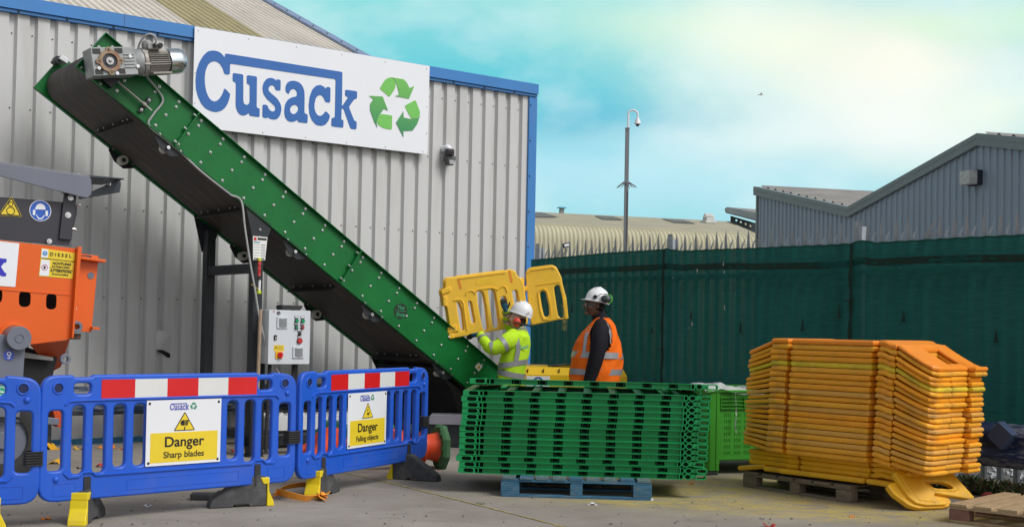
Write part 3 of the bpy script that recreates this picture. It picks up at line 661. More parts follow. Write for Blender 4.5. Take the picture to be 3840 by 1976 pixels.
# ---------------------------------------------------------------- control cabinet
pw=CV.M@CV.l3(1085,1365,-.22); pw.z=0
CB=Thing('control_cabinet','white electrical control cabinet with push buttons and red yellow switch beside the conveyor leg','control cabinet',pw,WU)
c0=CB.loc(1010,1162); c1=CB.loc(1166,1166); c2=CB.loc(1157,1367); c3=CB.loc(1004,1362)
xa0,xa1=(c0[0]+c3[0])/2,(c1[0]+c2[0])/2; zb,zt=(c2[1]+c3[1])/2,(c0[1]+c1[1])/2
cabm=mat('cabinet_paint',(.62,.66,.70),.38,0,.03,3)
plate('cabinet_body',rrect(xa0,xa1,zb,zt,.006),[],.20,cabm,CB.o,d=.012,bev=.004)
plate('door',rrect(xa0-.002,xa1+.002,zb-.002,zt+.002,.008),[],.014,cabm,CB.o,d=-.002,bev=.003)
KX=lambda x:CB.loc(900+x/3.7875,1250)[0]; KZ=lambda x,y:CB.loc(900+x/3.7875,1050+y/3.7875,-.01)
def kq(b,x0,y0,x1,y1,d0,d1,mi=0): a,h=KZ(x0,y0); a2,h2=KZ(x1,y1); b.bb(a,a2,d0,d1,h2,h,mi)
for (x0,y0) in ((530,520),(755,942)):
    b=MB(); kq(b,x0,y0,x0+150,y0+163,-.016,-.0025)
    for i in range(9):
        xx=x0+20; y_=y0+22+i*14; 
        a,h=KZ(xx,y_); am,hm=KZ(xx+55,y_+10); ae,he=KZ(xx+112,y_)
        b.prism([(a,h),(a,h-.008),(am,hm-.008),(ae,he-.008),(ae,he),(am,hm)],-.0172,-.016,1)
    b.build('vent',[cabm,mat('vent_dark',(.16,.17,.18),.6)],CB.o,bevel=.001)
for (x,y,cname,cc,r) in ((807,578,'button_green',(.0,.28,.10),.019),(893,582,'button_green',0,.019),(802,672,'button_dull_green',(.04,.20,.13),.017),(888,675,'button_dull_red',(.32,.04,.04),.017),(848,765,'button_black',(.03,.03,.035),.016),(848,862,'button_red',(.50,.03,.035),.028)):
    m=MC.get(cname) or mat(cname,cc,.35,0,.05)
    a,h=KZ(x,y); nm='emergency_stop' if r>.025 else 'push_button'
    b=MB(); b.ring((a,-.012,h),(a,-.002,h),r+.004,r-.003,n=18,mi=1); b.cyl((a,-.024,h),(a,-.002,h),r,r*.9,n=18,mi=0)
    la,lh=KZ(x-22,y-55); b.bb(a-.024,a+.020,-.006,-.002,h+.018,h+.052,mi=1); b.bb(a-.019,a+.016,-.0075,-.006,h+.032,h+.047,mi=2)
    b.build(nm,[m,mat('bezel_dark',(.06,.06,.065),.5),WHITE],CB.o,bevel=.0015)
a,h=KZ(505,815); plate('lock',rrect(a-.016,a+.016,h-.026,h+.026,.012),[],.012,BLACKRUB,CB.o,d=-.014,bev=.003)
b=MB(); b.box((a,-.016,h-.006),(.014,.006,.022)); b.build('lock_barrel',STEEL,CB.o)
b=MB(); kq(b,485,922,628,1008,-.0035,-.002); b.build('warning_label',SIGNYEL,CB.o)
a0_,h0_=KZ(490,975); a1_,h1_=KZ(535,930)
plate('warning_symbol',[(a0_,h0_),(a1_+.004,h0_),((a0_+a1_)/2,h1_)],[[(a0_+.007,h0_+.004),(a1_-.003,h0_+.004),((a0_+a1_)/2,h1_-.008)]],.001,BLACKINK,CB.o,d=-.0045)
b=MB()
for i in range(6): kq(b,545,932+i*11,612,937+i*11,-.0042,-.0035)
b.build('label_lines',mat('line_brown',(.45,.33,.05),.5),CB.o)
b=MB(); kq(b,505,1012,602,1115,-.012,-.002); b.build('isolator_plate',mat('switch_yellow',(.8,.42,.01),.4),CB.o,bevel=.003)
a,h=KZ(567,1062); b=MB(); b.cyl((a,-.028,h),(a,-.012,h),.030,n=24); b.box((a,-.034,h-.005),(.016,.014,.055)); b.build('isolator_knob',mat('switch_red',(.62,.012,.015),.35),CB.o,bevel=.002)
a,h=KZ(553,470); b=MB(); b.cyl((a,-.004,h),(a,-.002,h),.021,n=24); b.build('maker_badge',BLACKINK,CB.o)
text('The',.013,WHITE,CB.o,a,h+.009,-.0055,name='badge_lettering'); text('Shop',.013,WHITE,CB.o,a,h-.009,-.0055,name='badge_lettering')
b=MB(); kq(b,470,438,500,455,-.003,-.002); b.build('flag_sticker',mat('flag_red',(.45,.15,.2),.5),CB.o)
b=MB(); zc=zb; b.tube([((xa0+.07),.1,zc),(xa0+.05,.1,.3),(xa0+.05,.1,.05)],.02,8); b.tube([(xa1-.12,.1,zc),(xa1-.13,.1,.8),(xa1-.13,.1,.1)],.012,8); b.build('cable',BLACKRUB,CB.o)
b=MB(); b.bb(xa0+.02,xa0+.07,.212,.26,0,zt); b.bb(xa1-.07,xa1-.02,.212,.26,0,zt); b.build('stand',BLACKMET,CB.o)
pw=CB.M@Vector((CB.loc(1100,1160)[0],.10,zt)); BX=Thing('work_lamp','black plastic work lamp lying on top of the white control cabinet','lamp',pw,WU)
b=MB(); b.prism([(-.10,.0),(.09,.0),(.12,.03),(.125,.055),(-.11,.055),(-.12,.03)],-.07,.07); b.build('housing',BLACKRUB,BX.o,bevel=.008)
b=MB(); b.tube([(-.07,-.08,.0+.006),(0,-.1,.006),(.05,-.08,.006)],.006,6); b.build('handle',BLACKRUB,BX.o)
pt=CB.loc(977,1160,.06); pb=G(972,1560); 
bt=CB.M@Vector((pt[0],.06,pt[1]))
WP=Thing('wooden_pole','bare wooden pole standing upright between the conveyor leg and the control cabinet','pole',(bt.x,bt.y,0),WU)
b=MB(); b.cyl((-.02,0,0),(0,0,bt.z),.019,n=12); b.build('shaft',mat('bare_wood',(.36,.27,.19),.7,0,.25,12,stretch=(6,6,1)),WP.o,smooth=True)

# ================================================================== guardrail along the warehouse wall
navy=mat('chipped_navy_paint',(.012,.035,.085),.4,0,.3,4,dirt=(.42,.44,.46),dscale=5,damt=.9,stretch=(1,1,5))
def armco(name,label,P0,U,L,m,zc=.52,p0=.3,sc=1.0,postm=None):
    t=Thing(name,label,'guard rail',P0,U)
    pr=[(.0,.155),(-.035,.14),(-.075,.10),(-.08,.07),(-.03,.02),(-.025,0),(-.03,-.02),(-.08,-.07),(-.075,-.10),(-.035,-.14),(0,-.155)]
    b=MB(); vs=[]
    for a in (0,L):
        for d,h in pr: vs.append((a,d*sc,zc+h*sc))
        for d,h in pr: vs.append((a,d*sc+.006,zc+h*sc))
    n=len(pr); F=[(i,i+1,2*n+i+1,2*n+i) for i in range(n-1)]+[(n+i,3*n+i,3*n+i+1,n+i+1) for i in range(n-1)]
    F+=[(0,2*n,3*n,n),(n-1,2*n-1,4*n-1,3*n-1)]
    b.add(vs,F); b.build('rail',m,t.o,smooth=True)
    k=0; x=p0
    while x<L:
        q=MB(); q.bb(x-.05,x+.05,.012,.10,0,zc+.10); q.build('post',postm or BLACKMET,t.o,bevel=.004); x+=1.45
    return t
g0=W0-WU*2.6+WH.D*-.42; armco('guard_rail','long chipped navy guard rail standing along the foot of the warehouse wall',Vector((g0.x,g0.y,0)),WU,6.6,navy,zc=.50)

# ================================================================== shredder
ORG=mat('orange_paint',(.76,.115,.006),.38,0,.07,1.5,dirt=(.45,.07,.01),dscale=3,damt=.25)
DG=mat('dark_grey_paint',(.034,.033,.045),.42,0,.1,2)
LG=mat('slate_grey_paint',(.155,.17,.215),.4,0,.08,2,dirt=(.12,.13,.15),dscale=3,damt=.4)
SO=G(100,1600); SO=Vector((SO.x,SO.y,0)); SO=Y0=PY(100,1600,10.35); SO.z=0
SH=Thing('shredder','orange waste shredder with dark grey hopper and yellow diesel sticker','shredder',SO,WU)
S=SH.loc
def spx(l,d=0): return [SH.loc(x,y,d) for x,y in l]
# orange body with two slots
def slotpx(x0,y0,x1,y1): 
    a,h=S(x0,y0); a2,h2=S(x1,y1); return rrect(a,a2,h2,h,abs(a2-a)*.5,5)
plate('body',spx([(-330,860),(0,901),(284,932),(263,1272),(128,1290),(-5,1268),(-330,1230)]),[slotpx(72,1090,114,1152),slotpx(174,1100,211,1161),slotpx(-45,1075,8,1140)],.012,ORG,SH.o,d=0,bev=.002)
b=MB(); b.prism(spx([(-330,1076),(0,1082),(265,1104),(265,1108),(0,1087),(-330,1082)]),-.006,.0); b.build('weld_seam',ORG,SH.o)
b=MB(); b.prism(spx([(285,925),(299,928),(268,1268),(262,1266),(284,932)]),-.06,.012); b.build('corner_rib',ORG,SH.o,bevel=.002)
b=MB(); b.prism(spx([(-330,880),(260,950),(256,1262),(-330,1225)],.3),.30,1.3); b.build('inner_housing',mat('dark_cavity',(.012,.012,.013),.6),SH.o)
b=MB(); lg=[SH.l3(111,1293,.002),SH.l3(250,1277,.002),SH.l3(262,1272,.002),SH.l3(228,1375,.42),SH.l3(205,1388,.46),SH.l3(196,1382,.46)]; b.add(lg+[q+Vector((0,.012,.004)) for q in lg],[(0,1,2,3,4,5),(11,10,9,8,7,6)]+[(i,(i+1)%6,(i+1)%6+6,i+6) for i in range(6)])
b.build('lower_gusset',mat('orange_paint_shaded',(.55,.07,.005),.45,0,.1,2),SH.o)  # same orange paint made darker, the gusset's shade put into the colour
# side bracket, right
b=MB(); b.prism(spx([(272,945),(372,960),(345,1246),(262,1238)],.02),.035,.05); b.build('side_bracket',ORG,SH.o,bevel=.002)
b=MB(); b.prism(spx([(296,961),(392,975),(388,985),(296,972)],.0),-.05,.30); b.build('bracket_shelf',ORG,SH.o,bevel=.003)
b=MB(); b.prism(spx([(344,1225),(370,1227),(370,1236),(344,1234)]),-.03,.12); b.build('bracket_shelf',ORG,SH.o)
a,h=S(341,1033,.03); b=MB(); b.cyl((a,.030,h),(a,.036,h),.029,n=20); b.build('blank_plug',LG,SH.o)
a,h=S(325,958); b=MB(); b.cyl((a,.06,h-.02),(a,.06,h),.06,n=16); b.cyl((a,.06,h),(a,.06,h+.02),.025,n=8); b.build('pivot_bolt',DG,SH.o,bevel=.003)
for px,py,r in((286,1225,.05),(244,1346,.045)):
    a,h=S(px,py); b=MB(); b.ring((a,-.02,h),(a,.02,h),r,r*.5,n=20); b.build('lifting_eye',LG,SH.o,bevel=.003)
b=MB(); b.box((S(292,1262)[0],.1,S(292,1262)[1]),(.10,.06,.05)); b.build('rusty_bracket',mat('rusty_brown',(.12,.07,.045),.85,0,.4,20),SH.o,bevel=.008)
# hopper
plate('hopper_side',spx([(-330,690),(0,738),(292,762),(292,800),(262,922),(0,898),(-330,850)]),[],.012,DG,SH.o,d=.02,bev=.002)
b=MB(); b.prism(spx([(241,722),(288,718),(268,900),(222,896)]),-.006,.02); b.build('hopper_flange',DG,SH.o,bevel=.002)
b=MB(); P_=[(-330,560),(0,612),(330,665),(341,674),(341,725),(335,740),(322,742),(0,662+0),(-330,605)]
b.prism(spx([(-330,580),(0,611),(335,663),(343,675),(343,728),(330,742),(315,741),(0,700-39),(-330,622)],-.10),-.10,-.085); b.prism(spx([(-330,575),(0,606),(335,659),(343,668),(335,664),(0,612),(-330,580)],-.10),-.10,.45); b.build('hopper_lip',LG,SH.o,bevel=.004)
b=MB(); b.prism(spx([(290,742),(448,672),(453,690),(448,722),(300,748)],.06),.05,.062); b.prism(spx([(300,658),(452,672),(452,677),(300,668)],.0),-.09,.5); b.build('hopper_wing',mat('dark_slate_paint',(.022,.032,.045),.42,0,.1,2),SH.o,bevel=.003)
b=MB()
for (x,y,r) in ((264,741,.026),(254,807,.026),(184,905,.022),(236,718,.02)): 
    a,h=S(x,y); b=MB(); b.cyl((a,-.012,h),(a,-.004,h),r,n=16); b.cyl((a,-.022,h),(a,-.012,h),r*.55,n=6); b.build('bolt',STEEL,SH.o)
for (x,y) in ((294,767),(279,859),(408,690),(280,1157),(405,672),(291,655)):
    a,h=S(x,y); b=MB(); b.cyl((a-.03,.02,h),(a+.012,.02,h),.011,n=8); b.cyl((a+.012,.02,h),(a+.02,.02,h),.017,n=6); b.build('bolt',STEEL,SH.o)
# stickers on the hopper
tri=spx([(46,735),(84,817),(0-6,806)],-.0); tri=[S(46,735),(S(85,818)[0],S(0,806)[1]-.004),(S(-6,806)[0],S(0,806)[1]-.004)]
plate('warning_sticker',fillet(tri,.02,3),[],.002,SIGNYEL,SH.o,d=.016)
cx_,cy_=sum(p[0] for p in tri)/3,sum(p[1] for p in tri)/3
def shr(l,k): return [((x-cx_)*k+cx_,(y-cy_)*k+cy_) for x,y in l]
plate('warning_border',fillet(shr(tri,.95),.018,3),[fillet(shr(tri,.78),.008,3)],.001,BLACKINK,SH.o,d=.0145)
b=MB(); b.ring((cx_,.0145,cy_-.012),(cx_,.013,cy_-.012),.035,.029,n=20); b.ring((cx_,.0145,cy_+.045),(cx_,.013,cy_+.045),.020,.015,n=16); b.build('warning_symbol',BLACKINK,SH.o)
a,h=S(153,790); b=MB(); b.cyl((a,.013,h),(a,.018,h),.090,n=36); b.build('sticker_edge',WHITE,SH.o)
b=MB(); b.cyl((a,.011,h),(a,.013,h),.084,n=36); b.build('helmet_sticker',mat('mandatory_blue',(.02,.11,.50),.4),SH.o)
def el(cx,cy,rx,ry,a0=0,a1=360,n=20): return [(cx+rx*math.cos(R(a0+(a1-a0)*i/n)),cy+ry*math.sin(R(a0+(a1-a0)*i/n))) for i in range(n+(1 if abs(a1-a0)<360 else 0))]
plate('helmet_sign_symbol',None,[],.001,WHITE,SH.o,d=.0095,many=[el(a,h+.012,.042,.048,0,180)+[(a-.05,h+.008)],rrect(a-.062,a-.042,h-.042,h+.004,.008),rrect(a+.042,a+.062,h-.042,h+.004,.008),[(a-.035,h-.04),(a-.03,h-.035),(a-.012,h-.062),(a+.012,h-.062),(a+.03,h-.035),(a+.035,h-.04),(a+.016,h-.073),(a-.016,h-.073)]])
# name panel with the tail of a big blue letter
plate('name_panel',spx([(-330,868),(-330,1050),(57,1076),(72,913)]),[],.003,WHITE,SH.o,d=-.004)
plate('panel_letter',None,[],.001,mat('deep_blue_ink',(.03,.03,.50),.4),SH.o,d=-.0055,many=[spx([(-28,965),(25,971),(23,985),(15,985),(3,1000),(17,1022),(24,1024),(21,1037),(2,1035),(-18,1010),(-28,1008)])])
# diesel sticker
qd=lambda x,y:S(x/1.842,580+y/1.842)
plate('diesel_sticker',[qd(287,645),qd(518,680),qd(500,857),qd(268,838)],[],.002,SIGNYEL,SH.o,d=-.003)
b=MB(); b.prism([qd(289,649),qd(334,656),qd(328,712),qd(284,710)],-.0042,-.003); b.prism([qd(284,724),qd(344,730),qd(336,838),qd(271,833)],-.0042,-.003); b.build('sticker_white_part',WHITE,SH.o)
b=MB(); b.prism([qd(283,712),qd(512,738),qd(512,743),qd(283,717)],-.0045,-.003)
b.prism([qd(342,782),qd(504,800),qd(504,803),qd(342,785)],-.0045,-.003); b.build('sticker_lines',BLACKINK,SH.o)
ca,ch=qd(310,682); b=MB(); b.cyl((ca,-.0055,ch),(ca,-.0042,ch),.021,n=20); b.box((ca,-.006,ch+.004),(.005,.001,.018),mi=1); b.build('info_symbol',[mat('info_blue',(.1,.3,.6),.5),WHITE],SH.o)
ca,ch=qd(307,779); b=MB(); b.ring((ca,-.0055,ch),(ca,-.0042,ch),.026,.021,n=22); b.ball((ca,-.0045,ch),(.010,.002,.014),8,6,mi=1); b.build('no_entry_symbol',[mat('info_red',(.5,.03,.1),.5),BLACKINK],SH.o)
def stxt(s_,x,y,sz_,sx=1,bold=.001): 
    aa,hh=qd(x,y); text(s_,sz_,BLACKINK,SH.o,aa,hh,-.0055,name='sticker_lettering',bold=bold,sx=sx,rot=R(-(-2.6)),th=.001)
stxt('D I E S E L',418,695,.040,1.05,.0008); stxt('ACHTUNG',426,755,.030,1.05,.0012); stxt('ATTENTION',419,806,.030,1.05,.0012)
stxt('kein Biodiesel einfüllen',420,776,.016); stxt('Do not use Biodiesel',414,828,.016)
# pivot arm and hub
plate('lift_arm',[S(0,1255),S(80,1290),S(72,1420),S(60,1560),S(-60,1560),S(-60,1240)],[],.06,LG,SH.o,d=-.12,bev=.006)
a,h=S(48,1266); b=MB(); b.cyl((a,-.20,h),(a,.0,h),.098,n=36); b.ring((a,-.206,h),(a,-.2,h),.037,.030,n=24); b.build('pivot_hub',LG,SH.o,bevel=.006,smooth=True)
b=MB(); b.ring((a,-.03,h),(a,-.004,h),.125,.098,n=36); b.build('hub_boss',ORG,SH.o,bevel=.004,smooth=True)
a,h=S(33,1332,-.12); b=MB(); b.cyl((a,-.125,h),(a,-.12,h),.042,n=24); b.build('hook_sticker',mat('hook_blue',(.06,.10,.5),.4),SH.o)
b=MB(); b.ring((a,-.128,h+.012),(a,-.125,h+.012),.019,.010,n=16); b.tube([(a,-.127,h-.006),(a+.008,-.127,h-.016),(a,-.127,h-.028),(a-.012,-.127,h-.022)],.004,6); b.build('hook_symbol',WHITE,SH.o)
a,h=S(92,1292); b=MB(); b.cyl((a-.05,-.03,h),(a+.01,-.03,h),.02,n=10); b.cyl((a+.01,-.03,h),(a+.03,-.03,h),.012,n=8); b.build('grease_nipple',STEEL,SH.o)
a,h=S(5,1466,-.12); b=MB(); b.cyl((a,-.124,h),(a,-.12,h),.045,n=22); b.ring((a,-.126,h),(a,-.124,h),.036,.031,n=22,mi=1); b.box((a,-.126,h),(.05,.002,.006),rot=Matrix.Rotation(R(25),3,'Y'),mi=1); b.box((a,-.126,h-.01),(.03,.002,.006),mi=1); b.build('green_sticker',[mat('safe_green',(.01,.40,.22),.45),WHITE],SH.o)
b=MB(); b.prism(spx([(80,1318),(200,1340),(200,1352),(80,1340)],.15),.15,.2); b.build('grey_rail',mat('pale_rail',(.28,.28,.26),.5),SH.o)
b=MB(); b.prism(spx([(70,1290),(215,1340),(195,1420),(195,1475),(70,1500)],.25),.25,1.3); b.build('engine_cover',mat('dark_cavity',(0,0,0)),SH.o)
b=MB(); b.prism(spx([(-150,1525),(218,1568),(218,1592),(-150,1565)],-.02),-.05,.03); b.build('drawbar',LG,SH.o,bevel=.004)
b=MB(); b.prism(spx([(195,1525),(228,1525),(243,1548),(238,1605),(215,1600)],.0),.0,.14); b.build('orange_bracket',mat('orange_paint_shaded',(0,0,0)),SH.o,bevel=.004)
a,h=S(128,1606); b=MB(); b.ring((a,-.05,h),(a,.15,h),.036,.02,n=18); b.build('axle_end',LG,SH.o,bevel=.003)
b=MB(); b.prism(spx([(80,1575),(175,1590),(170,1650),(130,1665),(80,1650)],.05),.03,.3); b.build('axle_housing',mat('navy_part',(.015,.02,.05),.5),SH.o,bevel=.01)
# tyre
tb=G(60,1752); 
def tyre(th,c,r,wd,rim=.55):
    b=MB(); pr=[(r*rim,-wd*.42),(r*.82,-wd*.52),(r*.95,-wd*.45),(r,-wd*.3),(r,wd*.3),(r*.95,wd*.45),(r*.82,wd*.52),(r*rim,wd*.42)]; n=36; vs=[]
    for (q,d) in pr:
        for j in range(n): an=2*math.pi*j/n; vs.append((c[0]+math.cos(an)*q,c[1]+d,c[2]+math.sin(an)*q))
    k=len(pr); b.add(vs,[(i*n+j,i*n+(j+1)%n,((i+1)%k)*n+(j+1)%n,((i+1)%k)*n+j) for i in range(k) for j in range(n)])
    for j in range(28):
        an=2*math.pi*j/28; b.box((c[0]+math.cos(an)*(r+.004),c[1]+(.2 if j%2 else -.2)*wd,c[2]+math.sin(an)*(r+.004)),(.02,wd*.5,.035),rot=Matrix.Rotation(-an,3,'Y'))
    t=b.build('tyre',BLACKRUB,th.o,smooth=True)
    b=MB(); b.cyl((c[0],c[1]-wd*.3,c[2]),(c[0],c[1]+wd*.3,c[2]),r*rim+.01,n=28); b.cyl((c[0],c[1]-wd*.45,c[2]),(c[0],c[1]-wd*.3,c[2]),r*.2,n=16); b.build('rim',LG,t,bevel=.005)
a=S(55,1600)[0]; tyre(SH,(a-.1,.05,.36),.36,.24)
b=MB(); b.bb(-1.9,.25,.3,.42,.42,.54); b.bb(-1.9,.2,.9,1.02,.42,.54); b.build('chassis_rail',DG,SH.o,bevel=.004)
b=MB(); a=S(70,1600)[0]; b.box((a+.16,-.06,.12),(.05,.05,.24)); b.box((a+.16,-.06,.01),(.16,.12,.02)); b.build('jack_leg',BLACKMET,SH.o,bevel=.003)

# ================================================================== blue chapter barriers
BLU=mat('blue_plastic',(.014,.10,.58),.40,0,.07,1.2,dirt=(.10,.14,.42),dscale=2.2,damt=.35,spec=.45)
REDR=mat('red_reflective',(.62,.012,.015),.3,0,.05,3); WHR=mat('white_reflective',(.68,.69,.68),.35,0,.04,3,dirt=(.45,.44,.42),dscale=5,damt=.2)
YELF=mat('yellow_foot_paint',(.80,.62,.01),.45,0,.1,3,dirt=(.5,.38,.08),dscale=6,damt=.4)
RUBF=mat('grey_rubber_foot',(.060,.062,.066),.85,0,.25,8,dirt=(.20,.20,.19),dscale=7,damt=.5,bump=.3)
def foot_mesh(parent,x,ang,name='foot'):
    """yellow ended rubber foot, pivoting under the panel at x"""
    M=Matrix.Translation((x,0.02,0))@Matrix.Rotation(ang,4,'Z')
    def tr(b): b.v=[tuple(M@Vector(q)) for q in b.v]; return b
    b=MB()
    pr=[(-.085,.0),(-.085,.215),(-.03,.235),(.08,.225),(.33,.055),(.345,.0),(.17,.0),(.16,.018),(.05,.018),(.04,.0)]
    b.prism(pr,-.055,.055); f=tr(b).build(name,RUBF,parent,bevel=.012)
    b=MB(); b.prism([(-.145,.0),(-.14,.035),(-.105,.11),(-.10,.20),(-.088,.205),(-.088,.0)],-.060,.060); b.prism([(-.105,.165),(-.105,.215),(-.035,.215),(-.06,.165)],-.062,.062)
    tr(b).build('yellow_end',YELF,f,bevel=.008)
    b=MB(); b.box((0,0,.27),(.055,.05,.13)); tr(b); b.build('peg',BLACKRUB,f,bevel=.008)
    return f
def blue_barrier(P0,U,feet,sign=None,label='',):
    t=Thing('blue_barrier',label,'safety barrier',P0,U,group='blue plastic safety barriers in a row')
    W_=2.0
    out=fillet([(.0,.16),(W_,.16),(W_,.62),(W_-.004,.98),(W_-.22,1.0),(W_-.225,.985),(W_-.345,.985),(W_-.36,1.0),(.36,1.0),(.345,.985),(.225,.985),(.22,1.0),(.004,1.0),(0,.62)],[.12,.12,0,.12,.01,.01,.01,.01,.01,.01,.01,.01,.12,0],5)
    holes=[]
    for k in range(11):
        a=.218+k*.1474; top=.795; bot=.365 if k not in(0,1,9,10) else .335
        holes.append(rrect(a,a+.088,bot,top,.040,5))
    for a in (.055,W_-.155): holes.append(rrect(a,a+.10,.365,.765,.03,4))
    for a in (.225,W_-.345): holes.append(fillet([(a,.885),(a+.02,.87),(a+.10,.87),(a+.12,.885),(a+.12,.93),(a+.10,.945),(a+.02,.945),(a,.93)],.01,2))
    pan=plate('panel',out,holes,.05,BLU,t.o,d=-.025,bev=.014)
    # raised ribs: frame line around the slots and pads
    b=MB()
    b.tube([(.165,-.026,.80),(.19,-.03,.825),(.24,-.03,.83),(W_-.24,-.03,.83),(W_-.19,-.03,.825),(W_-.165,-.026,.80)],.009,6)
    b.tube([(.165,-.026,.35),(.20,-.03,.318),(.27,-.03,.32),(.30,-.03,.345),(.36,-.03,.345),(.39,-.03,.322),(W_-.39,-.03,.322),(W_-.36,-.03,.345),(W_-.30,-.03,.345),(W_-.27,-.03,.32),(W_-.20,-.03,.318),(W_-.165,-.026,.35)],.009,6)
    for x0,x1,z0,z1 in ((.62,1.5,.205,.275),(.10,.25,.20,.28),(W_-.25,W_-.10,.20,.28)):
        for e in(z0,z1): b.bb(x0,x1,-.0275,-.024,e-.002,e+.002)
        for e in(x0,x1): b.bb(e-.002,e+.002,-.0275,-.024,z0,z1)
    b.build('raised_ribs',BLU,t.o,smooth=True)
    for a,h in ((.115,.31),(W_-.09,.84)):
        q=MB(); q.ball((a,-.026,h),(.022,.016,.022),12,8); q.build('stud',BLU,t.o,smooth=True)
    for a in (.115,W_-.115):
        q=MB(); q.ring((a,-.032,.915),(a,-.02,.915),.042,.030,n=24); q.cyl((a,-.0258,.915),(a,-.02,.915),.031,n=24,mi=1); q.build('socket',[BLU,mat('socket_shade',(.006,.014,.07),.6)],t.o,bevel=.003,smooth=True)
    for k in range(5):
        a=.415+k*.2445; q=MB(); q.bb(a,a+.2443,-.0285,-.0255,.83,.967); q.build('red_stripe' if k%2==0 else 'white_stripe',REDR if k%2==0 else WHR,t.o)
    for (x,ang) in feet:
        q=MB(); q.bb(x-.025,x+.025,-.034,.034,.15,.315); q.bb(x-.027,x+.027,-.037,.036,.228,.234); q.build('foot_clip',BLACKRUB,t.o,bevel=.008)
        foot_mesh(t.o,x,ang)
    return t
def vxy(x,y,z): return Vector((x,y,0))
P2=vxy(-3.10,8.10,0); P3=vxy(-1.652,9.49,0); P4=vxy(-.774,11.3,0)
uu=Vector((math.sin(R(62.8)),math.cos(R(62.8)),0)); P1=P2+Vector((.012,-.0,0))-uu*2.0
def dirang(U,azdeg): 
    # rotation (in the barrier frame) that turns +a towards compass direction azdeg
    return math.atan2(math.cos(R(azdeg)),math.sin(R(azdeg)))-math.atan2(U.y,U.x)
U1=uu;U2=(P3-P2).normalized();U3=(P4-P3).normalized()
B1=blue_barrier(P1,U1,[(.33,dirang(U1,20)),(1.66,dirang(U1,-120))],label='blue plastic barrier at the left edge of the photo, cut off by the frame')
B2=blue_barrier(P2,U2,[(.33,dirang(U2,-2)),(1.66,dirang(U2,-118))],label='middle blue plastic barrier carrying the sharp blades danger sign')
B3=blue_barrier(P3+U3*.02,U3,[(.33,dirang(U3,14)),(1.66,dirang(U3,108))],label='right-hand blue plastic barrier carrying the falling objects danger sign')
def clip(P,U,h,label,side=0):
    t=Thing('barrier_clip',label,'clip',P,U,group='black clips joining the blue barriers')
    b=MB(); b.bb(-.052,.052,-.036,.036,h-.048,h+.048); 
    for k in range(6): b.bb(-.056,.056,-.046,.046,h-.045+k*.017,h-.037+k*.017)
    b.build('ribbed_body',BLACKRUB,t.o,bevel=.003); return t
clip(P2-U1*.03,(U1+U2).normalized(),.455,'black ribbed clip joining the left-edge barrier to the sharp blades barrier')
clip(P3+U2*-.03,(U2).normalized(),.50,'black ribbed clip joining the sharp blades barrier to the falling objects barrier')
clip(P4-U3*.05,U3,.50,'black ribbed clip on the free right end of the falling objects barrier')
SIGNT=mat('sign_face',(.78,.80,.84),.35,0,.02,2)
